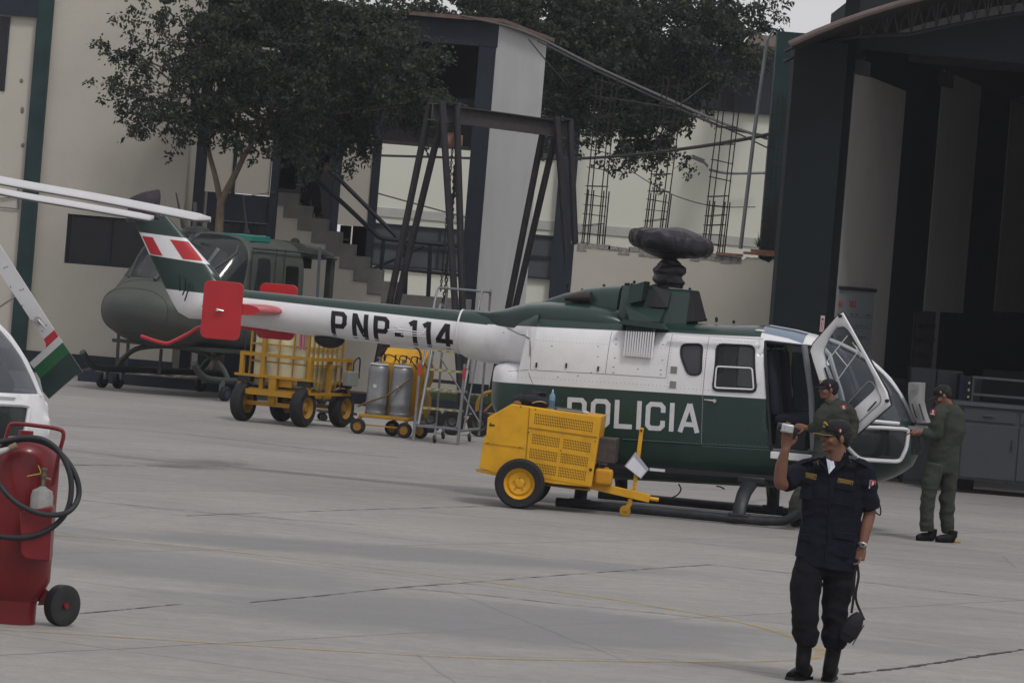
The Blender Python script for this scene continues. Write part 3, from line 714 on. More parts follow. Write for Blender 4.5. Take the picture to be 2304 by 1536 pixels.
rail([(700, 347), (760, 400), (840, 480), (905, 545), (914, 550), (916, 556), (911, 668)], 'handrail', .04, DS + 1.1)
rail([(863, 540), (853, 655)], 'rail_post', .04); rail([(969, 552), (963, 672)], 'rail_post', .04)
rail([(860, 601), (1040, 620)], 'lower_rail', .03)
rail([(837, 606), (954, 554)], 'diagonal_brace', .03, DS + 1.1)

# ---- gantry
DG0, DG1 = 78.0, 82.2
g0 = at(972, 254, DG0); g1 = at(1275, 297, DG1)
gz = (g0.z + g1.z) / 2 + .03; bd = Vector((g1.x - g0.x, g1.y - g0.y, 0)); bL = bd.length; by = math.atan2(bd.y, bd.x)
gt = empty('gantry_hoist', 'dark steel A-frame gantry with heavy I-beam standing in front of the stairs', 'gantry', ((g0.x + g1.x) / 2, (g0.y + g1.y) / 2, 0), by)
gb = MB(); hz = gz
gb.box(-bL / 2, bL / 2, -.012, .012, hz - .13, hz + .13).box(-bL / 2, bL / 2, -.09, .09, hz + .131, hz + .15).box(-bL / 2, bL / 2, -.09, .09, hz - .15, hz - .131)
gb.build('i_beam', mat('beam_steel', (0.075, 0.068, 0.068), .6, .2, var=.2, scale=5), gt, smooth=False)
for e_ in (-1, 1):
    for sgn in (-1, 1):
        for k in (0, 1):
            xt = e_ * (bL / 2 - .12 - .5 * k); xb = e_ * (bL / 2 - .25 - .12 * k)
            l = MB().tube([(xt, sgn * .11, hz + .2), (xb, sgn * .95, 0.0)], .062, 10); l.build('leg', steel, gt)
    MB().bar((e_ * (bL / 2 - .3), -.8, .55), (e_ * (bL / 2 - .3), .8, .55), .06).build('cross_bar', steel, gt)
    MB().bar((e_ * (bL / 2 - .35), -.16, hz + .19), (e_ * (bL / 2 - .35), .16, hz + .19), .5, .04).build('cap_plate', steel, gt)
    for sgn in (-1, 1): MB().box(e_ * (bL / 2 - .3) - .2, e_ * (bL / 2 - .3) + .2, sgn * .95 - .08, sgn * .95 + .08, 0, .03).build('foot', steel, gt)
hx = at(1033, 330, 78.6); M = Matrix.Translation((hx.x, hx.y, 0))
gy = -bL / 2 + .75
hc = empty('chain_hoist', 'faded red chain hoist hanging from the gantry beam', 'hoist', gt.matrix_basis @ Vector((gy, 0, hz - .15)), by)
hm = mat('hoist_red', (0.33, 0.17, 0.13), .6, var=.2)
b = MB().lathe([(0, -.09), (.11, -.09), (.13, -.07), (.13, .07), (.11, .09), (0, .09)], 20, Matrix.Translation((0, 0, -.3)) @ Matrix.Rotation(R(90), 4, 'X')); b.box(-.1, .1, -.16, -.09, -.38, -.2)
b.build('hoist_body', hm, hc)
MB().bar((0, 0, -.16), (0, 0, 0), .09, .05).build('trolley', steel, hc, smooth=False)
def chain(xo, z0, z1, name, r=.011, ln=.06, wob=0.0):
    b = MB(); z = z0; i = 0
    while z > z1:
        a = math.pi / 2 * (i % 2) + .3; c = Vector((xo[0] + wob * math.sin(i * .7), xo[1], z - ln / 2)); d = Vector((math.cos(a), math.sin(a), 0)) * ln * .28
        q = [c + Vector((0, 0, ln * .5)), c + d + Vector((0, 0, ln * .25)), c + d - Vector((0, 0, ln * .25)), c - Vector((0, 0, ln * .5)), c - d - Vector((0, 0, ln * .25)), c - d + Vector((0, 0, ln * .25)), c + Vector((0, 0, ln * .5))]
        b.tube(q, r, 4); z -= ln * .82; i += 1
    b.build(name, steel, hc)
chain((-.16, -.12), -.42, -2.9, 'chain', .010)
for k in range(3): chain((.02 + .05 * k, -.1 + .02 * k), -.42, -1.9 + .1 * k - (1.2 if k == 0 else 0), 'chain', .014, .075, .02)
MB().tube(smooth_path([(.05, -.1, -3.0), (.05, -.1, -3.12), (.1, -.1, -3.2), (.05, -.1, -3.28), (-.02, -.1, -3.22)], 4), .02, 6).build('hook', steel, hc)

# ---- trees
def leaf_mat(name, c1, c2, c3):
    m = bpy.data.materials.new(name); m.use_nodes = True; nt = m.node_tree; N = nt.nodes; L = nt.links; b = N['Principled BSDF']
    ge = N.new('ShaderNodeNewGeometry'); cr = N.new('ShaderNodeValToRGB')
    cr.color_ramp.elements[0].color = (*c1, 1); cr.color_ramp.elements[0].position = 0.0; cr.color_ramp.elements[1].color = (*c2, 1); cr.color_ramp.elements[1].position = .93
    e = cr.color_ramp.elements.new(.985); e.color = (*c3, 1)
    L.new(ge.outputs['Random Per Island'], cr.inputs[0]); L.new(cr.outputs[0], b.inputs['Base Color'])
    tl = N.new('ShaderNodeBsdfTranslucent'); L.new(cr.outputs[0], tl.inputs[0]); ms = N.new('ShaderNodeMixShader'); ms.inputs[0].default_value = .38
    L.new(b.outputs[0], ms.inputs[1]); L.new(tl.outputs[0], ms.inputs[2]); L.new(ms.outputs[0], N['Material Output'].inputs[0])
    b.inputs['Roughness'].default_value = .6; b.inputs['Specular IOR Level'].default_value = .2
    return m
lm = leaf_mat('ficus_leaf', (0.030, 0.040, 0.031), (0.048, 0.062, 0.046), (0.12, 0.145, 0.06))
bark = mat('bark', (0.15, 0.115, 0.085), .9, var=.3, scale=8, bump=.6, bscale=20, dirt=.4)
def tree(name, label, base, fork, blobs, D, nleaf, ls, seed, trunk_r, dep=1.0, branches=None, droops=()):
    rs = np.random.RandomState(seed); random.seed(seed)
    t = empty(name, label, 'tree', (base.x, base.y, base.z))
    # trunk and limbs
    b = MB(); fk = fork - base
    b.tube(smooth_path([(0.0, 0, -.05), (fk.x * .1 + .02, 0, fk.z * .25), (fk.x * .6 - .03, 0, fk.z * .6), tuple(fk)], 5), [trunk_r * (1.5 - .7 * i / 15) for i in range(16)], 12)
    for k in range(6):
        a = k * 1.05; b.tube([(math.cos(a) * trunk_r * 2.4, math.sin(a) * trunk_r * 2.2, -.02), (math.cos(a) * trunk_r, math.sin(a) * trunk_r, .12), (0, 0, .6)], [.03, trunk_r * .6, trunk_r * .6], 7)
    for br in branches or ():
        P = smooth_path([Vector(p) - base for p in br[0]], 5); r0 = br[1]
        b.tube(P, [r0 * (1 - .75 * i / (len(P) - 1)) for i in range(len(P))], 9)
    tips = []
    for (cx, cy, rx, ry) in blobs:
        c = at(cx, cy, D + rs.uniform(-dep, dep) * .6) - base; tips.append(c)
        s_ = fk if not branches else Vector(random.choice(branches[:2])[0][random.choice((-1, -2))]) - base
        mid = s_.lerp(c, .5) + Vector((0, 0, rs.uniform(-.1, .2)))
        b.tube(smooth_path([s_, mid, c], 4), [.045, .04, .036, .03, .026, .022, .018, .014, .008][:9], 6)
    b.build('trunk', bark, t)
    # leaves: sprays of leaves spread through every part of the crown
    area = [rx * ry for _, _, rx, ry in blobs]; tot = sum(area); V_ = []
    px = D / F
    for (cx, cy, rx, ry), c, a in zip(blobs, tips, area):
        n = int(nleaf * a / tot); per = 26; nc = max(n // per, 2)
        nb = max(5, int(rx * ry * px * px * 16))
        ub = rs.normal(size=(nb, 3)); ub /= np.linalg.norm(ub, axis=1)[:, None]; rb = rs.uniform(.02, 1.2, size=(nb, 1)) ** .6
        bough = np.array(c)[None] + ub * rb * np.array([rx * px, min(rx, ry * 1.4) * px * dep, ry * px])[None]
        pick = rs.randint(0, nb, size=nc); u = ub[pick]; sz_ = rs.uniform(.10, .26, size=nb)[pick][:, None]
        cen = bough[pick] + rs.normal(size=(nc, 3)) * sz_ * np.array([1.15, 1.0, .75])[None]
        # sprays: leaves along a short drooping twig
        dirs = rs.normal(size=(nc, 3)) * [1, 1, .5] + [0, 0, -.35]; dirs += u * .8; dirs /= np.linalg.norm(dirs, axis=1)[:, None]
        tt = rs.uniform(0, 1, size=(nc, per, 1)) * rs.uniform(.2, .42, size=(nc, 1, 1))
        pos = cen[:, None, :] + dirs[:, None, :] * tt + rs.normal(size=(nc, per, 3)) * .035
        V_.append(pos.reshape(-1, 3))
    for (x, y, n, ln) in droops:   # hanging sprays at the crown's edge
        c = np.array(at(x, y, D) - base); k = n
        z = rs.uniform(0, 1, size=(k, 1)); pos = c[None] + np.concatenate([rs.normal(size=(k, 1)) * .06 + .05 * np.sin(z * 5 + x), rs.normal(size=(k, 1)) * .08, -z * ln], 1); V_.append(pos)
    P = np.concatenate(V_); n = len(P)
    ax = rs.normal(size=(n, 3)) * [.8, .8, .5] + [0, 0, -.7]; ax /= np.linalg.norm(ax, axis=1)[:, None]
    sd_ = np.cross(ax, rs.normal(size=(n, 3))); sd_ /= np.linalg.norm(sd_, axis=1)[:, None]
    l = ls * rs.uniform(.7, 1.25, size=(n, 1))
    nn_ = np.cross(ax, sd_)
    vs = np.stack([P, P + ax * l * .45 + sd_ * l * .26 + nn_ * l * .05, P + ax * l, P + ax * l * .45 - sd_ * l * .26 + nn_ * l * .05], 1).reshape(-1, 3)
    me = bpy.data.meshes.new('crown'); me.vertices.add(len(vs)); me.vertices.foreach_set('co', vs.ravel())
    me.loops.add(4 * n); me.loops.foreach_set('vertex_index', np.arange(4 * n)); me.polygons.add(n); me.polygons.foreach_set('loop_start', np.arange(0, 4 * n, 4)); 
    me.update(calc_edges=True); me.materials.append(lm)
    o = bpy.data.objects.new('crown', me); COL.objects.link(o); o.parent = t
    return t
D1 = 79.9
B1 = [(300, 112, 58, 24), (262, 112, 28, 16), (350, 45, 50, 32), (345, 185, 62, 20), (290, 215, 30, 24), (320, 262, 26, 22), (365, 235, 40, 22), (430, 90, 90, 75), (440, 200, 85, 55), (390, 270, 45, 25), (520, 50, 150, 100), (560, 170, 150, 100), (500, 250, 80, 50), (680, 70, 150, 90), (700, 190, 150, 100), (640, 280, 90, 45), (820, 110, 120, 85), (830, 210, 120, 80), (780, 290, 90, 55), (735, 330, 70, 42), (900, 150, 70, 70), (905, 240, 70, 50), (960, 225, 36, 28), (700, 10, 200, 50), (840, 30, 90, 40), (600, 320, 40, 20)]
tree('ficus_tree', 'leafy green tree rising behind the military helicopter', at(486, 838, D1), at(497, 452, D1), B1, D1, 64000, .088, 11, .085, 1.0,
     [([at(497, 455, D1), at(484, 395, D1), at(470, 335, D1), at(478, 285, D1), at(490, 240, D1)], .06), ([at(497, 455, D1), at(528, 395, D1), at(553, 345, D1), at(575, 310, D1), at(600, 280, D1)], .07), ([at(545, 360, D1), at(540, 320, D1), at(530, 280, D1 + .3), at(520, 230, D1 + .3)], .04), ([at(486, 800, D1), at(494, 600, D1), at(497, 452, D1)], .1)],
     [(306, 272, 50, .28), (318, 280, 40, .28), (278, 228, 50, .22), (370, 275, 30, .2), (800, 345, 50, .35), (772, 350, 50, .4), (256, 118, 50, .22), (322, 288, 20, .2), (830, 340, 40, .25), (285, 192, 50, .2)])
D2 = 95.0
B2 = [(840, 35, 70, 22), (930, 30, 120, 40), (1080, 20, 130, 60), (1240, 40, 170, 90), (1180, 10, 160, 60), (1270, 140, 120, 90), (1265, 230, 60, 70), (1330, 170, 120, 110), (1330, 60, 170, 90), (1450, 110, 150, 110), (1440, 190, 120, 70), (1560, 60, 130, 80), (1500, 10, 170, 50), (1600, 110, 90, 60), (1650, 60, 50, 38), (1680, 30, 40, 24), (1400, 258, 90, 38), (1455, 250, 80, 40), (1440, 300, 60, 38), (1400, 330, 30, 30), (1500, 240, 60, 40), (1490, 310, 40, 40), (1560, 190, 100, 50), (1620, 170, 60, 30), (1000, 140, 80, 70), (1000, 210, 70, 60), (1290, 290, 28, 26), (1230, 280, 40, 50)]
tree('shade_tree', 'large spreading tree behind the white end wall with branches over the rebar cages', at(1150, 760, D2), at(1185, 330, D2), B2, D2, 105000, .10, 23, .16, 1.0,
     [([at(1185, 335, D2), at(1225, 270, D2), at(1300, 200, D2), at(1340, 130, D2)], .12), ([at(1185, 335, D2), at(1190, 260, D2), at(1220, 160, D2), at(1200, 80, D2)], .12), ([at(1300, 210, D2), at(1380, 200, D2), at(1440, 230, D2)], .07)],
     [(1390, 340, 60, .5), (1400, 360, 40, .4), (1470, 330, 70, .5), (1485, 380, 60, .5), (1500, 330, 60, .4), (1440, 330, 40, .4), (1540, 345, 50, .35), (1552, 365, 40, .35), (1372, 345, 30, .4), (1290, 300, 40, .4), (1300, 330, 30, .3), (1420, 345, 40, .3), (1350, 270, 50, .3), (1680, 60, 40, .3), (1690, 20, 50, .3), (1640, 90, 60, .4), (1580, 140, 60, .4)])
# ================================================================ HELICOPTER (white and green)
from mathutils.bvhtree import BVHTree
H = Frame(2.04, 51.9, -R(12))
heli = fthing('helicopter', 'white and dark green helicopter lettered POLICIA with its rotor head wrapped in dark cloth', 'helicopter', H)
def lin(pa, pb, yl):   # straight line z = a + b x through two photo points on plane yl
    (xa, za), (xb, zb) = H.xz(*pa, yl), H.xz(*pb, yl); b = (zb - za) / (xb - xa); return za - b * xa, b
def paint(name, kind, lines):
    """glossy paint; the livery is a function of the object's own x and z"""
    m = bpy.data.materials.new(name); m.use_nodes = True; nt = m.node_tree; N = nt.nodes; L = nt.links; b = N['Principled BSDF']
    b.inputs['Roughness'].default_value = .3; b.inputs['Specular IOR Level'].default_value = .4; b.inputs['Coat Weight'].default_value = .12; b.inputs['Coat Roughness'].default_value = .12
    tc = N.new('ShaderNodeTexCoord'); sp = N.new('ShaderNodeSeparateXYZ'); L.new(tc.outputs['Object'], sp.inputs[0])
    def above(a, s, shift=0.0):
        mm = N.new('ShaderNodeMath'); mm.operation = 'MULTIPLY_ADD'; L.new(sp.outputs[0], mm.inputs[0]); mm.inputs[1].default_value = -s; mm.inputs[2].default_value = -a - shift
        ad = N.new('ShaderNodeMath'); ad.operation = 'ADD'; L.new(sp.outputs[2], ad.inputs[0]); L.new(mm.outputs[0], ad.inputs[1])
        g_ = N.new('ShaderNodeMapRange'); g_.inputs[1].default_value = -.003; g_.inputs[2].default_value = .003; L.new(ad.outputs[0], g_.inputs[0]); return g_.outputs[0]
    white = (.70, .70, .72, 1); green = (0.011, 0.034, 0.027, 1)
    cur = None
    for i, (a, s, c) in enumerate(lines):   # from the bottom up
        col = white if c == 'w' else green
        if cur is None: v = N.new('ShaderNodeRGB'); v.outputs[0].default_value = col; cur = v.outputs[0]; continue
        mx = N.new('ShaderNodeMixRGB'); L.new(above(a, s), mx.inputs[0]); L.new(cur, mx.inputs[1]); mx.inputs[2].default_value = col; cur = mx.outputs[0]
    n = N.new('ShaderNodeTexNoise'); n.inputs['Scale'].default_value = 2.5; n.inputs['Detail'].default_value = 7; n.inputs['Roughness'].default_value = .65; L.new(tc.outputs['Object'], n.inputs['Vector'])
    r = N.new('ShaderNodeMapRange'); r.inputs[1].default_value = .3; r.inputs[2].default_value = .75; r.inputs[3].default_value = 1.03; r.inputs[4].default_value = .86; L.new(n.outputs['Fac'], r.inputs[0])
    mx = N.new('ShaderNodeMixRGB'); mx.blend_type = 'MULTIPLY'; mx.inputs[0].default_value = 1; L.new(cur, mx.inputs[1]); L.new(r.outputs[0], mx.inputs[2]); L.new(mx.outputs[0], b.inputs['Base Color'])
    r2 = N.new('ShaderNodeMapRange'); r2.inputs[3].default_value = .2; r2.inputs[4].default_value = .42; L.new(n.outputs['Fac'], r2.inputs[0]); L.new(r2.outputs[0], b.inputs['Roughness'])
    bp = N.new('ShaderNodeBump'); bp.inputs['Strength'].default_value = .12; bp.inputs['Distance'].default_value = .02; L.new(n.outputs['Fac'], bp.inputs['Height']); L.new(bp.outputs[0], b.inputs['Normal'])
    return m
lw_ = lin((1123, 860), (1723, 897), -.8); up1 = lin((1140, 732), (1509, 749), -.78)
bt_ = lin((541, 669), (1045, 725), -.2)
pod_paint = paint('pod_paint', 'pod', [(0, 0, 'g'), (*lw_, 'w'), (*up1, 'g')])
band_t = lin((312, 522), (420, 536), 0); band_b = lin((336, 573), (472, 595), 0); low_g = lin((370, 645), (541, 669), 0)
boom_paint = paint('boom_paint', 'boom', [(0, 0, 'w'), (*bt_, 'g'), (*band_b, 'w'), (*band_t, 'g')])
green_p = paint('green_paint', 'g', [(0, 0, 'g')]); white_p = paint('white_paint', 'w', [(0, 0, 'w')])
redp = mat('red_paint', (0.42, 0.018, 0.025), .35, var=.1, coat=.2, dirt=.1)
blackp = mat('black_rubber', (0.012, 0.012, 0.014), .6, var=.2)
skidm = mat('skid_black', (0.014, 0.016, 0.020), .45, var=.3, scale=8, dirt=.3, dirtcol=(.09, .09, .09), dscale=7)
darkm = mat('dark_trim', (0.015, 0.016, 0.02), .5)
wing = glass('cabin_glass', (.62, .67, .70), .04, .28)
darkwin = mat('tinted_pane', (0.045, 0.045, 0.055), .12, var=.1)
# --- pod: stations (local x, z bottom, z top, half width, squareness)
def ring(x, zb, zt, hw, e, n=56, et=None, shear=0.0):
    out = []
    for j in range(n):
        a = 2 * math.pi * j / n; c, s = math.cos(a), math.sin(a); ee = (et or e) if s > 0 else e
        y = hw * math.copysign(abs(c) ** (2 / ee), c); z = (zb + zt) / 2 + (zt - zb) / 2 * math.copysign(abs(s) ** (2 / ee), s)
        out.append(Vector((x + shear * (z - (zb + zt) / 2), y, z)))
    return out
X = lambda px, py=900, yl=0.0: H.xz(px, py, yl)[0]
Z = lambda px, py, yl=0.0: H.xz(px, py, yl)[1]
def sx_at(px, py, yl): return H.xz(px, py, yl)
prof_top = [(1140, 690), (1190, 712), (1400, 722), (1600, 716), (1700, 727), (1760, 735), (1810, 746), (1850, 758), (1890, 773), (1930, 793), (1965, 817), (2000, 850), (2025, 885), (2045, 925), (2058, 958), (2068, 990)]
tops = sorted(H.xz(a, b_, 0) for a, b_ in prof_top)
prof_bot = [(1350, 1076), (1746, 1098), (1900, 1092), (1960, 1090), (2010, 1074), (2045, 1050), (2066, 1010)]
bots = sorted(H.xz(a, b_, -.3) for a, b_ in prof_bot)
def interp(T, x):
    if x <= T[0][0]: return T[0][1]
    for (a, za), (b_, zb) in zip(T, T[1:]):
        if x <= b_: return za + (zb - za) * (x - a) / (b_ - a)
    return T[-1][1]
xr = -2.12; xn = tops[-1][0]
zdeck = 2.14
st_ = []
xs = [xr, xr + .02, xr + .06, xr + .14, xr + .28, -1.77, -1.70, -1.55, -1.2, -.9, -.6, -.2, .2, .6, 1.0, 1.3, 1.5, 1.7, 1.85, 2.0, 2.12, 2.24, 2.35, 2.45, 2.54, 2.62, 2.69, 2.75, 2.79, 2.82]
for x in xs:
    zt = min(interp(tops, x), 9)
    if x < 1.0: zt = 2.19 + .0 * x if x < .4 else 2.19 + (interp(tops, 1.0) - 2.19) * (x - .4) / .6
    zb = interp(bots, x)
    if x < -.7: zb = interp(bots, -.7) + (max(0, -.7 - x) / 1.42) ** 1.6 * .62
    hw = .80
    if x < -1.0: hw = .80 - .22 * ((-1.0 - x) / 1.12) ** 2
    if x < -1.70: zt = 2.19 - min(1, (-1.70 - x) / .06) * .62
    if x < xr + .3: k = 1 - (x - xr) / .3; hw *= (1 - .35 * k ** 3); zt -= .05 * k ** 3; zb += .10 * k ** 3
    e = 4.2
    if x > 1.2:
        q = (x - 1.2) / (xn - 1.2); hw = .80 * math.sqrt(max(1 - q ** 2.6, 0.0)) * .97 + .02; e = 4.2 - 1.9 * min(1, q * 1.5)
    if x > 2.6: m_ = (x - 2.6) / .25; 
    st_.append((x, zb, zt, max(hw, .03), e))
st_.append((xn + .005, (st_[-1][1] + st_[-1][2]) / 2 - .02, (st_[-1][1] + st_[-1][2]) / 2 + .02, .02, 2))
pb = MB()
# resample finely in x
fine = []
for (a, b_) in zip(st_, st_[1:]):
    k = max(1, int((b_[0] - a[0]) / .09))
    for i in range(k): t = i / k; fine.append(tuple(a[j] + (b_[j] - a[j]) * t for j in range(5)))
fine.append(st_[-1])
rings_ = [ring(f[0], f[1], f[2], f[3], f[4], 72) for f in fine]
pb.loft(rings_, True)
bmp = bmesh.new()
vv = [bmp.verts.new(p) for p in pb.v]
for f in pb.f:
    try: bmp.faces.new([vv[i] for i in f])
    except ValueError: pass
bmesh.ops.recalc_face_normals(bmp, faces=bmp.faces)
pod_bvh = BVHTree.FromBMesh(bmp)
def surf(bvh, x, z, side, default=.8):
    if x > 2.5: default = .03
    r = bvh.ray_cast(Vector((x, side * 5, z)), Vector((0, -side, 0)))
    return r[0].y if r[0] is not None else side * default
def inpoly(x, z, P):
    c = False; n = len(P)
    for i in range(n):
        (x1, z1), (x2, z2) = P[i], P[(i + 1) % n]
        if (z1 > z) != (z2 > z) and x < (x2 - x1) * (z - z1) / (z2 - z1) + x1: c = not c
    return c
lay = bmp.faces.layers.int.new('k')
def cut(P, side, code):
    """cut polygon P (x, z) into the shell on one side (0 = both) and mark its faces"""
    cx = sum(p[0] for p in P) / len(P); cz = sum(p[1] for p in P) / len(P); rad = max(math.hypot(p[0] - cx, p[1] - cz) for p in P) + .15
    for i in range(len(P)):
        a = Vector((P[i][0], 0, P[i][1])); b_ = Vector((P[(i + 1) % len(P)][0], 0, P[(i + 1) % len(P)][1])); d = b_ - a
        if d.length < 1e-5: continue
        nn = Vector((d.z, 0, -d.x)).normalized()
        fs = [f for f in bmp.faces if (abs(f.calc_center_median().x - cx) < rad and abs(f.calc_center_median().z - cz) < rad) and (side == 0 or f.calc_center_median().y * side > 0)]
        geom = set(fs)
        for f in fs: geom.update(f.edges); geom.update(f.verts)
        bmesh.ops.bisect_plane(bmp, geom=list(geom), dist=1e-5, plane_co=a, plane_no=nn)
    for f in bmp.faces:
        c = f.calc_center_median()
        if (side == 0 or c.y * side > 0) and inpoly(c.x, c.z, P) and f[lay] == 0: f[lay] = code
def P_(pts, yl=-.8): return [H.xz(a, b_, yl) for a, b_ in pts]
def roundp(P, r, n=3):
    """round the corners of polygon P"""
    out = []; m = len(P)
    for i in range(m):
        a = Vector(P[i - 1]); b_ = Vector(P[i]); c = Vector(P[(i + 1) % m]); u = (a - b_); v = (c - b_); k = min(r, u.length * .45, v.length * .45)
        p = b_ + u.normalized() * k; q = b_ + v.normalized() * k
        for j in range(n + 1):
            t = j / n; out.append(tuple((p * (1 - t) ** 2 + b_ * 2 * t * (1 - t) + q * t * t)))
    return out
small_w = roundp(P_([(1531, 774), (1579, 774), (1577, 843), (1548, 843), (1531, 800)]), .06)
slide_w = roundp(P_([(1612, 774), (1695, 778), (1701, 882), (1604, 878)]), .06)
opening = P_([(1719, 768), (1832, 781), (1850, 830), (1858, 900), (1856, 1014), (1735, 1014)])
front_w = roundp(P_([(1735, 790), (1822, 800), (1840, 850), (1846, 930), (1738, 925)]), .05)
quarter = P_([(1842, 772), (1880, 790), (1900, 860), (1915, 938), (1862, 936), (1856, 850)])
chin = roundp([H.xz(a, b_, c) for a, b_, c in ((1880, 958, -.75), (1990, 962, -.6), (2044, 965, -.3), (2040, 1008, -.3), (2026, 1038, -.3), (1934, 1033, -.6), (1905, 1004, -.7))], .05)
chin = [(x, z) for x, z in chin]
sill_z = Z(1990, 950, -.5)
cut(small_w, 0, 2); cut(slide_w, 0, 1)
cut(opening, -1, 9)
cut(front_w, 1, 1)
cut(chin, 0, 1)
# the bubble: everything in front of a slanted line and above the sill, except the centre post and the door post
xb0 = H.xz(1848, 760, -.3); xb1 = H.xz(1912, 940, -.75)
bub = [xb0, (3.2, xb0[1] + .35), (3.2, sill_z + .03), (xb1[0], sill_z + .03)]
cut([(xb0[0] - .02, xb0[1] + .02), (xb0[0] + .02, 2.6), (3.2, 2.6), (3.2, sill_z + .03), (xb1[0], sill_z + .03)], 0, 4)
for y0 in (-.035, .035):
    bmesh.ops.bisect_plane(bmp, geom=bmp.verts[:] + bmp.edges[:] + bmp.faces[:], dist=1e-5, plane_co=(0, y0, 0), plane_no=(0, 1, 0))
for f in bmp.faces:
    c = f.calc_center_median()
    if f[lay] == 4 and abs(c.y) < .035: f[lay] = 5
# skylights in the roof ahead of the rotor
sk0, sk1 = X(1733, 742), X(1826, 752)
for xx in (sk0, sk1): bmesh.ops.bisect_plane(bmp, geom=bmp.verts[:] + bmp.edges[:] + bmp.faces[:], dist=1e-5, plane_co=(xx, 0, 0), plane_no=(1, 0, 0))
for y0 in (-.62, -.1, .1, .62): bmesh.ops.bisect_plane(bmp, geom=bmp.verts[:] + bmp.edges[:] + bmp.faces[:], dist=1e-5, plane_co=(0, y0, 0), plane_no=(0, 1, 0))
for f in bmp.faces:
    c = f.calc_center_median()
    if sk0 < c.x < sk1 and .1 < abs(c.y) < .62 and c.z > 2.0 and f[lay] == 0: f[lay] = 3
    elif c.x > sk0 - .01 and c.z > 1.9 and f[lay] == 0: f[lay] = 5
def emit(codes, name, m, side=0, par=None, solid=.012, off=0.0):
    vm = {}; V_ = []; Fs = []
    for f in bmp.faces:
        if f[lay] in codes and (side == 0 or f.calc_center_median().y * side > 0):
            ids = []
            for v in f.verts:
                if v.index not in vm: vm[v.index] = len(V_); V_.append(v.co + v.normal * off)
                ids.append(vm[v.index])
            Fs.append(ids)
    me = bpy.data.meshes.new(name); me.from_pydata([tuple(v) for v in V_], [], Fs); me.materials.append(m)
    me.polygons.foreach_set('use_smooth', [True] * len(me.polygons)); me.set_sharp_from_angle(angle=R(40)); me.update()
    o = bpy.data.objects.new(name, me); COL.objects.link(o); o.parent = par or heli
    if solid:
        s = o.modifiers.new('s', 'SOLIDIFY'); s.thickness = solid; s.offset = -1
    return o
bmp.verts.index_update(); bmp.normal_update()
fus = emit((0,), 'fuselage', pod_paint, solid=.02)
frame_b = emit((5,), 'window_frame', white_p, solid=.02, off=.002)
# windows as parts, one for each pane
lay2 = bmp.faces.layers.int.new('isl')
bubg = glass('windscreen_plastic', (.60, .63, .67), .06, .42, (.15, .16, .19))  # hazy plastic; its greyish base also paints in the sky reflection
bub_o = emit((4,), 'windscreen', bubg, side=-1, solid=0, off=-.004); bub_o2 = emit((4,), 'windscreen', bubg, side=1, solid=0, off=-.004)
for sd_ in (-1, 1):
    emit((3,), 'skylight', glass('skylight_painted_sky', (.25, .32, .40), .12, .75, (.20, .27, .36)), side=sd_, solid=0)  # pale blue base stands in for the sky reflected in the panes
def pane(P, side, name, m, off=-.012, nm_frame=None, fr=.016, fmat=None, n=10):
    """pane following the fuselage skin inside outline P"""
    xs_ = [p[0] for p in P]; zs = [p[1] for p in P]; b_ = MB()
    cx, cz = sum(xs_) / len(P), sum(zs) / len(P)
    V_ = [(cx, surf(pod_bvh, cx, cz, side) + side * off, cz)]; K = 5
    for k in range(1, K + 1):
        for p in P:
            x = cx + (p[0] - cx) * k / K; z = cz + (p[1] - cz) * k / K; V_.append((x, surf(pod_bvh, x, z, side) + side * off, z))
    m_ = len(P); Fs = [(0, 1 + i, 1 + (i + 1) % m_) for i in range(m_)]
    for k in range(1, K):
        for i in range(m_): j = (i + 1) % m_; a = 1 + (k - 1) * m_; c = 1 + k * m_; Fs.append((a + i, c + i, c + j, a + j))
    b_.add(V_, Fs); o = b_.build(name, m, heli)
    if nm_frame:
        pts = [Vector((x, surf(pod_bvh, x, z, side) + side * .004, z)) for x, z in P]; pts.append(pts[0]); pts.append(pts[1])
        MB().tube(pts, fr, 6, cap=False).build(nm_frame, fmat or darkm, o)
    return o
for sd_ in (-1, 1):
    pane(small_w, sd_, 'window', darkwin, nm_frame='window_frame', fr=.012)
    sw = pane(slide_w, sd_, 'sliding_window', wing, nm_frame='window_frame', fr=.014, fmat=darkm)
    fr = [H.xz(1612, 824, -.8), H.xz(1692, 828, -.8), H.xz(1696, 876, -.8), H.xz(1608, 872, -.8)]
    pts = [Vector((x, surf(pod_bvh, x, z, sd_) + sd_ * .006, z)) for x, z in roundp(fr, .03)]; pts += pts[:2]
    MB().tube(pts, .010, 6, cap=False).build('inner_frame', white_p, sw)
    c_o = pane(chin, sd_, 'chin_window', glass('chin_glass', (.34, .36, .38), .05, .45), nm_frame='window_frame', fr=.024, fmat=white_p)
pane(front_w, 1, 'door_window', wing, nm_frame='window_frame', fr=.014)
def skin_line(b_, pts, side, r, m=14, off=.004):
    P = []
    for (a, c) in zip(pts, pts[1:]):
        for i in range(m): t = i / m; x = a[0] + (c[0] - a[0]) * t; z = a[1] + (c[1] - a[1]) * t; P.append(Vector((x, surf(pod_bvh, x, z, side) + side * off, z)))
    x, z = pts[-1]; P.append(Vector((x, surf(pod_bvh, x, z, side) + side * off, z))); b_.tube(P, r, 6); return b_
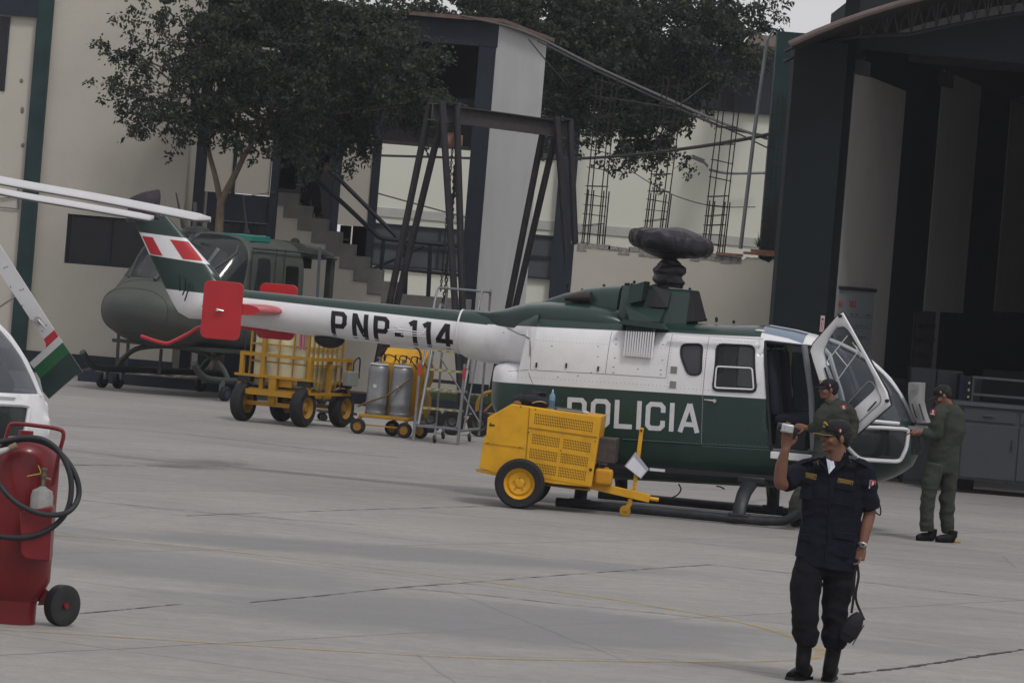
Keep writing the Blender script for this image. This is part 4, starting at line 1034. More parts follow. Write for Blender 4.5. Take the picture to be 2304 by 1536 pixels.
# frames along the windscreen edge and door opening
for sd_ in (-1, 1):
    skin_line(MB(), [(xb1[0] - .02, sill_z + .01), (xn - .20, sill_z + .0)], sd_, .024).build('sill_frame', white_p, heli)
for sd_ in (-1, 1):
    skin_line(MB(), [H.xz(1838, 772, -.7), H.xz(1862, 800, -.78), H.xz(1890, 880, -.78), H.xz(1906, 950, -.78), H.xz(1906, 1003, -.75)], sd_, .028).build('door_post', white_p, heli)
skin_line(MB(), [opening[5], opening[0], opening[1], opening[2], opening[3], opening[4]], -1, .018).build('door_seal', darkm, heli)
op5, op4 = opening[5], opening[4]
MB().box(op5[0] - .0, op4[0], -.845, -.60, op5[1] - .085, op5[1] - .003).build('door_sill', white_p, heli, bevel=.01)
MB().tube([Vector((x, 0, interp(tops, x) + .006)) for x in [xb0[0] + i * (xn - .08 - xb0[0]) / 14 for i in range(15)]], .02, 6).build('centre_post', white_p, heli)
# --- cabin interior
cabin_g = mat('cabin_grey', (0.16, 0.17, 0.19), .7, var=.1); seatm = mat('seat_navy', (0.012, 0.014, 0.026), .8, var=.3, scale=9, bump=.3)
zf_ = .86
MB().box(-.9, 2.2, -.74, .74, zf_ - .06, zf_).build('cabin_floor', cabin_g, heli, smooth=False)
MB().box(-.95, -.9, -.70, .70, zf_ + .002, 1.98).build('rear_bulkhead', mat('bulkhead_grey', (.10, .10, .11), .8), heli, smooth=False)
for k, yy in enumerate((-.38, .38)):
    for j, x0 in enumerate((X(1752, 900, -.38), )):
        s = MB().box(x0 - .02, x0 + .44, yy - .2, yy + .2, zf_ + .28, zf_ + .4); s.build('seat', seatm, heli, bevel=.04)
        M = Matrix.Translation((x0, yy, zf_ + .36)) @ Matrix.Rotation(R(-9), 4, 'Y')
        MB().box(-.07, .05, -.22, .22, 0, .76, M).build('seat_back', seatm, heli, bevel=.05, seg=3)
        MB().box(-.05, .03, -.1, .1, .78, .84, M).build('headrest', blackp, heli, bevel=.02)
        MB().box(x0 + .02, x0 + .36, yy - .14, yy + .14, zf_ + .002, zf_ + .28).build('seat_frame', darkm, heli, smooth=False)
for yy in (-.3, .3):
    MB().box(.15, .55, yy - .28, yy + .28, zf_ + .2, zf_ + .34).build('seat', seatm, heli, bevel=.04)
    MB().box(.02, .14, yy - .28, yy + .28, zf_ + .3, zf_ + .8).build('seat_back', seatm, heli, bevel=.04)
ip = H.xz(1960, 905, 0)
MB().prism([(ip[0] - .28, zf_), (ip[0] + .18, zf_), (ip[0] + .2, ip[1] - .1), (ip[0] + .02, ip[1] + .16), (ip[0] - .14, ip[1] + .13), (ip[0] - .2, ip[1] - .1)], -.42, .3).build('instrument_panel', mat('panel_grey', (.045, .05, .065), .6), heli, bevel=.03)
MB().box(2.05, 2.35, -.5, .5, 1.0, 1.12).build('pedal_box', cabin_g, heli, bevel=.02)
MB().tube([(1.75, -.38, zf_), (1.7, -.38, zf_ + .3), (1.63, -.38, zf_ + .52)], .016, 6).build('stick', blackp, heli)
MB().tube([Vector((X(1832, 980, -.74), -.70, zf_)), Vector((X(1824, 900, -.74), -.72, 1.5)), Vector((X(1806, 795, -.74), -.68, 2.06))], .035, 8).build('cabin_post', cabin_g, heli)
for i, x0 in enumerate((1.20, 1.27)):
    b = MB(); pts = []
    for k in range(60): t = k / 59; pts.append(Vector((x0 - .02 + (i - .5) * .1 * math.sin(t * math.pi) + .012 * math.cos(k * 1.6), -.5 + .012 * math.sin(k * 1.6), 2.08 - .34 * math.sin(t * math.pi / 2 * (1 if i else 1)))))
    b.tube(pts, .006, 5).build('headset_cord', blackp, heli)
MB().box(-.1, .06, 0, 0.02, 0, .3, Matrix.Translation((X(1770, 800, .6), .6, 1.75))).build('placard', mat('placard_yellow', (.42, .40, .22), .6), heli, smooth=False)
# --- cowling on the roof
def top_ring(x, z0, z1, hw, e=2.6, yc=0.0, n=40):
    out = []
    for j in range(n + 1):
        a = math.pi * j / n; c, s = math.cos(a), math.sin(a)
        out.append(Vector((x, yc + hw * math.copysign(abs(c) ** (2 / e), c), z0 + (z1 - z0) * abs(s) ** (2 / e))))
    out += [Vector((x, yc - hw, z0 - .12)), Vector((x, yc + hw, z0 - .12))]
    return out
zd = 2.12
rf = MB(); rr = []
for (px_, zb_, zt_, hw_, e_) in ((X(1203, 790, -.7), 1.50, 2.19, .735, 4.2), (X(1192, 790, -.7), 1.50, 2.18, .725, 4.0), (X(1168, 790, -.6), 1.52, 2.16, .60, 3.2), (X(1140, 790, -.5), 1.53, 2.12, .44, 2.6), (X(1110, 790, -.3), 1.545, 2.10, .33, 2.2), (X(1075, 790, -.3), 1.58, 2.10, .285, 2), (X(1044, 790, -.3), 1.63, 2.12, .262, 2)):
    rr.append(ring(px_, zb_, zt_, hw_, e_, 56))
dn = []
for a_, c_ in zip(rr, rr[1:]):
    for i in range(4): dn.append([p.lerp(q, i / 4) for p, q in zip(a_, c_)])
dn.append(rr[-1]); rf.loft(dn, True).build('rear_fairing', pod_paint, heli, ang=60)
cw = MB()   # wide engine deck with both engine bulges
for stn in [[(1062, 722, .10), (1100, 706, .2), (1140, 692, .36), (1165, 684, .48), (1190, 679, .56), (1230, 678, .60), (1280, 679, .61), (1330, 682, .61), (1365, 688, .60), (1392, 697, .58), (1410, 715, .56)]]:
    rr = []
    for (a, b_, hw) in stn:
        x, z = H.xz(a, b_, -hw * .75); rr.append(top_ring(x, zd - .03, max(z, zd), hw, 3.0))
    cw.loft(rr, True)
cw.build('engine_cowling', green_p, heli, ang=60)
hp = MB(); rr = []
for (a, b_, hw) in [(1222, 677, .12), (1270, 661, .2), (1325, 649, .27), (1365, 644, .33), (1405, 642, .36)]:
    x, z = H.xz(a, b_, 0); rr.append(top_ring(x, zd, z, hw, 3.2))
hp.loft(rr, True); hp.build('centre_cowling', green_p, heli, ang=60)
for yy in (-.3, .3):
    q = H.xz(1330, 668, -.3)
    MB().tube([(q[0] - .30, yy, q[1] - .04), (q[0] - .12, yy, q[1] - .01), (q[0] - .0, yy, q[1] - .0)], [(.05, .03), (.085, .06), (.09, .065)], 16).build('exhaust', mat('burnt_metal', (.05, .04, .038), .6, .4), heli)
# mast fairing
x0, z0t = H.xz(1403, 642, -.3); x1f, z1t = H.xz(1553, 653, -.32); xb_, zb_ = H.xz(1545, 716, -.42)
mf = MB(); rr = []
for x, zt, hb, ht in [(x0, z0t, .55, .36), (x0 + .25, z0t, .50, .34), (x1f - .1, z1t + .005, .44, .31), (x1f, z1t, .43, .30)]:
    rr.append([Vector((x, -hb, zd - .05)), Vector((x, -ht, zt - .03)), Vector((x, -ht + .04, zt)), Vector((x, ht - .04, zt)), Vector((x, ht, zt - .03)), Vector((x, hb, zd - .05))])
mf.loft(rr, True); mf.build('mast_fairing', green_p, heli, smooth=False)
fx = x1f; MB().add([(fx + .005, -.29, z1t - .01), (fx + .005, .29, z1t - .01), (fx + .10, .42, zd + .10), (fx + .10, -.42, zd + .10), (fx, -.28, z1t - .012), (fx, .28, z1t - .012), (fx, .41, zd + .08), (fx, -.41, zd + .08)],
     [(0, 1, 2, 3), (4, 7, 6, 5), (0, 3, 7, 4), (1, 5, 6, 2), (0, 4, 5, 1), (3, 2, 6, 7)]).build('intake_screen', blackp, heli, smooth=False)
for sd_ in (-1, 1):
    a = H.xz(1418, 643, -.62); c = H.xz(1452, 633, -.62); d = H.xz(1443, 676, -.66); e_ = H.xz(1412, 684, -.66)
    s = MB()
    yo = sd_ * .66; yi = sd_ * .33
    P4 = [a, c, d, e_]
    s.add([(p[0], yo, p[1]) for p in P4] + [(p[0], yi, p[1]) for p in P4], [(0, 1, 2, 3), (4, 7, 6, 5), (0, 4, 5, 1), (2, 6, 7, 3), (3, 7, 4, 0)])
    so_ = s.build('air_scoop', green_p, heli, smooth=False)
    f_ = MB().add([(c[0] + .003, yo * .99, c[1] - .01), (c[0] + .003, yi, c[1] - .01), (d[0] + .003, yi, d[1] + .01), (d[0] + .003, yo * .99, d[1] + .01)], [(0, 1, 2, 3)]).build('scoop_mouth', blackp, so_, smooth=False)
    g1_ = H.xz(1471, 643, -.35); g2_ = H.xz(1509, 657, -.38); g3_ = H.xz(1502, 692, -.46); g4_ = H.xz(1462, 690, -.46)
    MB().add([(g1_[0], sd_ * .385, g1_[1]), (g2_[0], sd_ * .385, g2_[1]), (g3_[0], sd_ * .475, g3_[1]), (g4_[0], sd_ * .475, g4_[1]), (g1_[0], sd_ * .3, g1_[1]), (g2_[0], sd_ * .3, g2_[1]), (g3_[0], sd_ * .3, g3_[1]), (g4_[0], sd_ * .3, g4_[1])], [(0, 1, 2, 3), (0, 4, 5, 1), (1, 5, 6, 2), (2, 6, 7, 3), (3, 7, 4, 0)]).build('cooler_screen', blackp, heli, smooth=False)
    # flared base under the scoop
    k = MB(); u1 = H.xz(1408, 688, -.62); u2 = H.xz(1492, 696, -.6); v1 = H.xz(1418, 722, -.68); v2 = H.xz(1484, 724, -.68)
    k.add([(u1[0], sd_ * .66, u1[1]), (u2[0], sd_ * .52, u2[1]), (v2[0], sd_ * .72, v2[1]), (v1[0], sd_ * .72, v1[1]), (u1[0], sd_ * .3, u1[1]), (u2[0], sd_ * .3, u2[1]), (v2[0], sd_ * .3, v2[1]), (v1[0], sd_ * .3, v1[1])], [(0, 1, 2, 3), (4, 7, 6, 5), (0, 4, 5, 1), (1, 5, 6, 2), (2, 6, 7, 3), (3, 7, 4, 0)])
    k.build('scoop_base', green_p, heli, smooth=False)
    # louvre panel with upright slats
    l0, l1 = H.xz(1409, 730, -.8), H.xz(1476, 734, -.8); l3, l2 = H.xz(1406, 800, -.8), H.xz(1473, 804, -.8)
    zlt, zlb = l0[1], l3[1]
    lo = MB().box(l0[0] + .01, l1[0] - .01, *(sorted((sd_ * .70, sd_ * .822))), zlb + .05, zlt).build('louvre', blackp, heli, smooth=False)
    sb_ = MB(); nsl = 12
    for i in range(nsl):
        xx = l0[0] + (l1[0] - l0[0]) * (i + .5) / nsl
        sb_.add([(xx - .004, sd_ * .845, zlt), (xx + .012, sd_ * .822, zlt), (xx + .012, sd_ * .822, zlb), (xx - .012, sd_ * .845, zlb), (xx - .012, sd_ * .80, zlt), (xx - .012, sd_ * .80, zlb)], [(0, 1, 2, 3), (0, 3, 5, 4), (1, 4, 5, 2), (0, 4, 1), (3, 2, 5)])
    sb_.build('slat', pod_paint, lo, smooth=False)
    MB().prism([(l0[0] - .08, zlt + .0), (l1[0] + .12, zlt - .02), (l1[0] + .06, zlt + .05), (l0[0] - .03, zlt + .06)], *(sorted((sd_ * .6, sd_ * .85)))).build('hood', green_p, heli, smooth=False)
    # door rail
    r0, r1 = H.xz(1509, 750, -.8), H.xz(1717, 763, -.8)
    MB().bar((r0[0], sd_ * .80, r0[1]), (r1[0], sd_ * .80, r1[1]), .045, .022).build('door_rail', white_p, heli, smooth=False)
# --- seams, latches, vents and handle on the near side and the far side
seam = mat('seam_grey', (.20, .20, .21), .6)
for sd_ in (-1, 1):
    b = MB()
    for L_ in ([(1192, 762), (1191, 832), (1362, 841), (1498, 850), (1509, 752)], [(1373, 746), (1362, 841)], [(1592, 758), (1581, 888), (1578, 1000)], [(1135, 835), (1186, 832)], [(1186, 838), (1198, 866)], [(1579, 1003), (1733, 1012)]):
        skin_line(b, P_(L_), sd_, .0035, 10, .0)
    b.build('panel_seam', seam, heli)
    skin_line(MB(), P_([(1142, 738), (1190, 762), (1190, 800)]), sd_, .009, 10, .004).build('cable_guard', seam, heli)
    skin_line(MB(), P_([(1400, 988), (1560, 998), (1733, 1008)], -.8), sd_, .012, 10, .0).build('rub_strake', green_p, heli)
    for (x, y) in ((1205, 821), (1274, 822), (1346, 829)):
        p = H.xz(x, y, -.8); MB().cbox((p[0], surf(pod_bvh, p[0], p[1], sd_), p[1]), (.018, .03, .055)).build('latch', darkm, heli, smooth=False)
    for (x, y) in ((1516, 832), (1514, 865)):
        p = H.xz(x, y, -.8); MB().cbox((p[0], surf(pod_bvh, p[0], p[1], sd_), p[1]), (.072, .014, .078)).build('vent_grille', mat('vent_grey', (.22, .21, .21), .6, .3), heli, smooth=False)
    p = H.xz(1603, 901, -.8); yy = surf(pod_bvh, p[0], p[1], sd_)
    MB().tube([(p[0] + .03, yy, p[1]), (p[0] + .03, yy + sd_ * .05, p[1])], .022, 10).tube([(p[0] + .03, yy + sd_ * .05, p[1]), (p[0] - .09, yy + sd_ * .045, p[1] + .005)], [.014, .006], 8).build('door_handle', mat('chrome', (.6, .6, .6), .25, 1), heli)
    b = MB(); random.seed(2)
    for (x, y) in ((1133, 748), (1134, 800), (1240, 778), (1345, 779), (1345, 802), (1384, 763), (1385, 774), (1383, 805), (1490, 775), (1490, 810), (1380, 825), (1380, 838), (1435, 830), (1487, 832), (1487, 842), (1330, 838), (1300, 845), (1255, 848)):
        p = H.xz(x, y, -.8); yv = surf(pod_bvh, p[0], p[1], sd_); b.ball((p[0], yv, p[1]), .010, 6, sq=(1.3, .6, .6))
    b.build('fastener', seam, heli)
    b = MB()
    for L_, n_ in (([(1512, 760), (1500, 880)], 16), ([(1588, 766), (1576, 880)], 16), ([(1600, 764), (1710, 770)], 16), ([(1140, 846), (1500, 868)], 40), ([(1500, 872), (1716, 884)], 24), ([(1716, 772), (1728, 890)], 16), ([(1200, 765), (1368, 775)], 22), ([(1380, 776), (1500, 784)], 14), ([(1584, 905), (1574, 995)], 12), ([(1590, 996), (1728, 1004)], 16), ([(1360, 905), (1240, 900)], 12)):
        for i in range(n_):
            t = (i + .5) / n_; p = H.xz(L_[0][0] + (L_[1][0] - L_[0][0]) * t, L_[0][1] + (L_[1][1] - L_[0][1]) * t, -.8); b.ball((p[0], surf(pod_bvh, p[0], p[1], sd_), p[1]), .0055, 5, sq=(1, .6, 1))
    b.build('rivet', seam, heli)
# roof lamp and roof fittings
p = H.xz(1711, 744, -.55); MB().ball((p[0], surf(pod_bvh, p[0], p[1] - .0, -1, .6), p[1]), .05, 12, sq=(1.2, .5, .35)).build('roof_lamp', mat('cream_lens', (.6, .58, .5), .3), heli)
for (x, y) in ((1359, 640), (1310, 650), (1275, 658), (1408, 637), (1414, 637), (1421, 638), (1427, 632), (1552, 648), (1588, 716), (1612, 718), (1651, 721), (1612, 714)):
    p = H.xz(x, y + 3, 0 if x < 1560 else -.1); MB().ball((p[0], 0 if x < 1560 else -.1, p[1]), .02, 7, sq=(1, 1, 1.2)).build('roof_fitting', darkm, heli)
# --- tail boom and fin in one sweep
path = [((1150, 762), .31, .31), ((1100, 758), .30, .30), ((1062, 752), .285, .285), ((1040, 746), .255, .255), ((1036, 745), .243, .243), ((900, 732), .236, .236), ((700, 711), .226, .226), ((541, 692), .215, .215), ((490, 684), .205, .19), ((455, 674), .215, .165), ((428, 656), .26, .14), ((408, 628), .27, .115), ((390, 600), .245, .10), ((365, 556), .225, .085), ((340, 515), .205, .075), ((322, 486), .18, .068)]
nrm_ang = [0, 0, 0, 0, 0, 0, 0, 2, 8, 20, 33, 33, 28, 22, 16, 8]
rr = []
bp_ = [Vector((H.xz(*p[0], 0)[0], 0, H.xz(*p[0], 0)[1])) for p in path]
boomdir = (bp_[5] - bp_[7]).normalized()
ba = math.atan2(boomdir.z, boomdir.x)
for (p, (q, rin, rout), na) in zip(bp_, path, nrm_ang):
    # section plane leans back with the sweep; in-plane axis w
    a = ba + R(90 - na * 2.0) if na else ba + R(90)
    wv = Vector((math.cos(a), 0, math.sin(a)))
    rr.append([p + wv * math.sin(t) * rin + Vector((0, 1, 0)) * math.cos(t) * rout for t in [2 * math.pi * j / 40 for j in range(40)]])
# fin sections: explicit leading and trailing edges from the photo
fin_edges = [((496, 632), (458, 718)), ((499, 628), (425, 716)), ((484, 607), (401, 702)), ((470, 592), (386, 676)), ((452, 572), (368, 640)), ((420, 536), (336, 573)), ((398, 510), (318, 533)), ((376, 484), (300, 495))]
thick = [.19, .16, .125, .105, .09, .075, .065, .058]
rr = rr[:8]
for (le, te), th in zip(fin_edges, thick):
    l_ = H.xz(*le, 0); t_ = H.xz(*te, 0); c = Vector(((l_[0] + t_[0]) / 2, 0, (l_[1] + t_[1]) / 2)); h_ = Vector((l_[0] - c.x, 0, l_[1] - c.z))
    rr.append([c + h_ * math.sin(t) + Vector((0, 1, 0)) * math.cos(t) * th for t in [2 * math.pi * j / 40 for j in range(40)]])
# densify
dens = []
for a, b_ in zip(rr, rr[1:]):
    k = max(1, int((a[0] - b_[0]).length / .1))
    for i in range(k): dens.append([p.lerp(q, i / k) for p, q in zip(a, b_)])
dens.append(rr[-1])
bmb = MB().loft(dens, True); boom = bmb.build('tail_boom', boom_paint, heli, ang=60)
bvb = BVHTree.FromPolygons([tuple(v) for v in bmb.v], bmb.f)
MB().tube([bp_[3] + boomdir * .0, bp_[3] - boomdir * .02], .262, 32).build('boom_joint', white_p, boom)
def decal(P, side, bvh, off, name, m, par, default=.05):
    """flat mark laid on the skin: strip or polygon given as quads of (x, z)"""
    b_ = MB()
    for Q in P:
        n1 = max(1, int(max((Vector(Q[0]) - Vector(Q[1])).length, (Vector(Q[3]) - Vector(Q[2])).length) / .04)); n2 = max(1, int(max((Vector(Q[1]) - Vector(Q[2])).length, (Vector(Q[0]) - Vector(Q[3])).length) / .04))
        V_ = []
        for i in range(n1 + 1):
            for j in range(n2 + 1):
                s, t = i / n1, j / n2
                x = (Q[0][0] * (1 - s) + Q[1][0] * s) * (1 - t) + (Q[3][0] * (1 - s) + Q[2][0] * s) * t
                z = (Q[0][1] * (1 - s) + Q[1][1] * s) * (1 - t) + (Q[3][1] * (1 - s) + Q[2][1] * s) * t
                V_.append((x, surf(bvh, x, z, side, default) + side * (off + (Q[4] if len(Q) > 4 else 0)), z))
        b_.add(V_, [(i * (n2 + 1) + j, i * (n2 + 1) + j + 1, (i + 1) * (n2 + 1) + j + 1, (i + 1) * (n2 + 1) + j) for i in range(n1) for j in range(n2)])
    return b_.build(name, m, par)
for sd_ in (-1, 1):
    for Q in ([(321, 531), (347, 534), (370, 576), (341, 572)], [(386, 539), (425, 544), (459, 587), (416, 583)]):
        decal([[H.xz(a, b_, 0) for a, b_ in Q]], sd_, bvb, .003, 'red_panel', redp, boom)
cv = MB(); rr = []
for (l_, r_, th) in (((284, 500), (372, 493), .075), ((287, 478), (360, 487), .10), ((289, 455), (358, 470), .12), ((293, 445), (361, 445), .11), ((318, 434), (360, 430), .09), ((345, 428), (358, 426), .05)):
    a = H.xz(*l_, 0); c = H.xz(*r_, 0); ce = Vector(((a[0] + c[0]) / 2, 0, (a[1] + c[1]) / 2)); h_ = Vector((c[0] - ce.x, 0, c[1] - ce.z))
    rr.append([ce + h_ * math.copysign(abs(math.cos(t)) ** .6, math.cos(t)) + Vector((0, 1, 0)) * math.sin(t) * th * (1 + .12 * math.sin(5 * t + ce.z * 30)) for t in [2 * math.pi * j / 28 for j in range(28)]])
cv.loft(rr, True).build('tail_rotor_cover', mat('cover_cloth', (0.04, 0.034, 0.044), .6, var=.3, scale=12, bump=.6, bscale=16), heli, ang=70)
b = MB()
for (p, q, r_) in (((404, 616), (404, 650), (404, 655)), ((417, 628), (416, 650), (410, 664)), ((424, 637), (422, 655), (415, 677))):
    b = MB(); b.tube([Vector((H.xz(*t, -.2)[0], -.19, H.xz(*t, -.2)[1])) for t in (p, q, r_)], .009, 6); b.build('static_wick', blackp, boom)
# stabiliser with end plates
s0 = H.xz(601, 700, -.9); s1 = H.xz(470, 697, -.9)
af = []
for t in range(24):
    a = 2 * math.pi * t / 24; c = (math.copysign(abs(math.cos(a)) ** .7, math.cos(a)) + 1) / 2; th = .075 * (.5 + .5 * c ** .5) * (1 if c > 0 else 0)
    af.append((s1[0] + (s0[0] - s1[0]) * c, s0[1] + math.sin(a) * .075 * (.6 + .4 * c) * (1.0 if c < .8 else 1.0)))
MB().prism(af, -1.22, 1.22).build('stabiliser', redp, heli, ang=50)
for sd_ in (-1, 1):
    pl0 = H.xz(458, 629, -1.24); pl1 = H.xz(538, 767, -1.24)
    sh = math.tan(R(2.0))
    rp = rrect(pl0[0] + .01, pl1[0] + .0, pl1[1], pl0[1], .07)
    ep = MB().prism(rp, sd_ * 1.225 - .012, sd_ * 1.225 + .012).build('end_plate', redp, heli, bevel=.006, smooth=False)
    c = H.xz(497, 697, -1.24); MB().tube([(c[0] - .03, sd_ * 1.237, c[1]), (c[0] - .03, sd_ * 1.28, c[1])], .02, 8).tube([(c[0] - .03, sd_ * 1.275, c[1]), (c[0] + .04, sd_ * 1.26, c[1] - .01)], .010, 6).build('bolt', mat('chrome', (.6, .6, .6), .25, 1), ep)
ts = [Vector((H.xz(*p, 0)[0], 0, H.xz(*p, 0)[1])) for p in ((604, 745), (538, 736), (458, 734), (425, 750), (385, 770), (370, 772), (350, 767), (317, 756))]
MB().tube(smooth_path(ts, 4), .022, 8).build('tail_skid', redp, heli)
p = Vector((H.xz(741, 764, 0)[0], 0, H.xz(741, 762, 0)[1])); MB().ball((p.x, 0, p.z), .185, 18, sq=(1, .5, .60)).build('belly_antenna', blackp, boom)
# boom side rail antenna
b = MB(); q = [Vector((H.xz(*t, -.3)[0], -.30, H.xz(*t, -.3)[1])) for t in ((872, 742), (905, 741), (952, 748), (950, 752), (885, 746))]
b.tube(q, .008, 6); q2 = [Vector((H.xz(*t, -.27)[0], -.22, H.xz(*t, -.27)[1])) for t in ((885, 734), (954, 741), (954, 758), (900, 752))]; b.tube(q2, .006, 6)
b.tube([q[2], q2[1]], .006, 6).tube([q[1], q2[0]], .006, 6); b.build('rail_antenna', white_p, boom)
# --- lettering from strokes
def strokes(P, w_, closed=False):
    """mitred strip along a polyline -> list of quads"""
    P = [Vector(p) for p in P]; n = len(P); L_ = []; 
    for i in range(n):
        a = P[i - 1] if (i > 0 or closed) else None; c = P[(i + 1) % n] if (i < n - 1 or closed) else None
        d1 = (P[i] - a).normalized() if a is not None else None; d2 = (c - P[i]).normalized() if c is not None else None
        if d1 is None: d1 = d2
        if d2 is None: d2 = d1
        n1 = Vector((-d1.y, d1.x)); n2 = Vector((-d2.y, d2.x)); m = (n1 + n2)
        if m.length < .2: m = n1
        m.normalize(); k = min(w_ / 2 / max(m.dot(n1), .35), w_ * 1.3)
        L_.append((P[i] + m * k, P[i] - m * k))
    out = []; r_ = range(n if closed else n - 1)
    for i in r_: j = (i + 1) % n; out.append([tuple(L_[i][0]), tuple(L_[j][0]), tuple(L_[j][1]), tuple(L_[i][1])])
    return out
def glyph(ch, W, T):
    """letters one unit high, W wide, stroke T"""
    h = T / 2; c = .10
    if ch == 'O': return [([(h, h + c), (h, 1 - h - c), (h + c, 1 - h), (W - h - c, 1 - h), (W - h, 1 - h - c), (W - h, h + c), (W - h - c, h), (h + c, h)], True)], W
    if ch == 'P': return [([(h, 0), (h, 1 - h), (W - h - c, 1 - h), (W - h, 1 - h - c), (W - h, .5 + c * .4), (W - h - c, .41), (T, .41)], False)], W
    if ch == 'L': return [([(h, 1), (h, h), (W * .92, h)], False)], W * .92
    if ch == 'I': return [([(h, 0), (h, 1)], False)], T
    if ch == 'C': return [([(W - h, .64), (W - h, 1 - h - c), (W - h - c, 1 - h), (h + c, 1 - h), (h, 1 - h - c), (h, h + c), (h + c, h), (W - h - c, h), (W - h, h + c), (W - h, .36)], False)], W
    if ch == 'A': return [([(h * .9, 0), (W * .54, 1 - .0)], False), ([(W * .56, 1), (W * 1.1 - h, 0)], False), ([(W * .27, .28), (W * .86, .28)], False)], W * 1.1
    if ch == 'N': return [([(h, 0), (h, 1)], False), ([(h * 1.1, .97), (W - h * 1.1, .03)], False), ([(W - h, 0), (W - h, 1)], False)], W
    if ch == '-': return [([(0, .36), (W * .55, .36)], False)], W * .55
    if ch == '1': return [([(h * .3, .80), (T * 1.25, .93)], False), ([(T * 1.3, 0), (T * 1.3, 1)], False)], T * 1.9
    if ch == '4': return [([(W * .68, 0), (W * .68, 1)], False), ([(W * .62, .97), (h * .6, .34), (h * .6, .30), (W, .30)], False)], W
    return [], W * .6
def write(txt, base, dirv, upv, size, W, T, gap, bvh, side, off, name, m, par, shear=0.0, widths=None):
    x = 0
    for ch in txt:
        gl, wd = glyph(ch, W, T)
        Q = []
        for k, (P, cl) in enumerate(gl):
            for q in strokes(P, T, cl):
                Q.append([tuple(Vector(base) + Vector(dirv) * ((p[0] + x + shear * p[1]) * size) + Vector(upv) * (p[1] * size)) for p in q] + [k * .0006])
        if Q: decal(Q, side, bvh, off, name, m, par, .25)
        x += wd + gap if ch != ' ' else .3
    return x
letw = mat('letter_white', (.55, .55, .57), .5, var=.08, scale=20); letb = mat('letter_black', (0.010, 0.010, 0.014), .5)
b0 = Vector(H.xz(1273, 957, -.82)); t0_ = Vector(H.xz(1276, 893, -.82)); e0 = Vector(H.xz(1573, 974, -.82))
sz = (t0_ - b0).length; dv = (e0 - b0).normalized(); total = (e0 - b0).length / sz
Wl, Tl = .70, .165
wid = sum(glyph(c, Wl, Tl)[1] for c in 'POLICIA'); gp = (total - wid) / 6
write('POLICIA', b0, dv, Vector((-dv.y, dv.x)), sz, Wl, Tl, gp, pod_bvh, -1, .004, 'letter', letw, heli)
b0 = Vector(H.xz(742, 755, -.24)); t0_ = Vector(H.xz(736, 698, -.24)); e0 = Vector(H.xz(1019, 787, -.24))
sz = (t0_ - b0).length * .985; dv = (e0 - b0).normalized(); total = (e0 - b0).length / sz
Wl, Tl = .66, .185; wid = sum(glyph(c, Wl, Tl)[1] for c in 'PNP-114'); gp = (total - wid - .0) / 6.2
write('PNP-114', b0, dv, Vector((-dv.y, dv.x)), sz, Wl, Tl, gp, bvb, -1, .003, 'letter', letb, boom, shear=-.06)
# --- rotor head under its covers
cloth = mat('dark_cloth_cover', (0.014, 0.0125, 0.017), .45, var=.3, scale=6)
def crumple(v, amp, sc_, seed):
    n = noise.fractal(v * sc_ + Vector((seed, 0, 0)), .8, 2.0, 4); r_ = 1 - abs(noise.noise(v * sc_ * .8 + Vector((0, seed, 0)))) * 2
    return amp * (n + .6 * r_)
b = MB(); cx = H.xz(1511, 600, 0)[0]; prof = [(1438, 1590, 640, .16)]; rr = []
for (yy, l_, r_) in ((645, 1478, 1534), (632, 1471, 1539), (617, 1472, 1538), (606, 1474, 1543), (598, 1478, 1544), (592, 1486, 1530), (586, 1492, 1526), (580, 1494, 1524)):
    a = H.xz(l_, yy, 0); c = H.xz(r_, yy, 0); rr.append([Vector(((a[0] + c[0]) / 2 + (c[0] - a[0]) / 2 * math.cos(t), (c[0] - a[0]) / 2 * .95 * math.sin(t), a[1])) for t in [2 * math.pi * j / 48 for j in range(48)]])
d2 = []
for a, c in zip(rr, rr[1:]):
    for i in range(5): d2.append([p.lerp(q, i / 5) for p, q in zip(a, c)])
d2.append(rr[-1]); d2 = [[p + Vector((p.x - cx, p.y, 0)).normalized() * (crumple(p, .026, 7, 3) + .008 * math.sin(p.z * 60 + 3 * p.x)) for p in r_] for r_ in d2]
b.loft(d2, True).build('mast_cover', cloth, heli, ang=30)
b = MB(); cxx = H.xz(1511, 545, 0)[0]; ztp = H.xz(1511, 516, 0)[1]; zbt = H.xz(1511, 588, 0)[1]; RR = (H.xz(1604, 550, 0)[0] - H.xz(1418, 545, 0)[0]) / 2; hh_ = ztp - zbt
prf = [(.02, 1.0), (.25, .985), (.5, .96), (.72, .92), (.88, .86), (.97, .79), (1.0, .70), (1.0, .58), (.97, .47), (.90, .37), (.78, .28), (.62, .20), (.45, .13), (.30, .07), (.18, .02), (.13, -.04)]
pd_ = []
for (a_, z_), (c_, w_) in zip(prf, prf[1:]):
    for i_ in range(5): pd_.append((a_ + (c_ - a_) * i_ / 5, z_ + (w_ - z_) * i_ / 5))
pd_.append(prf[-1]); NA = 200; out = []
def tri(x): x = x % 1.0; return 1 - abs(2 * x - 1) * 2
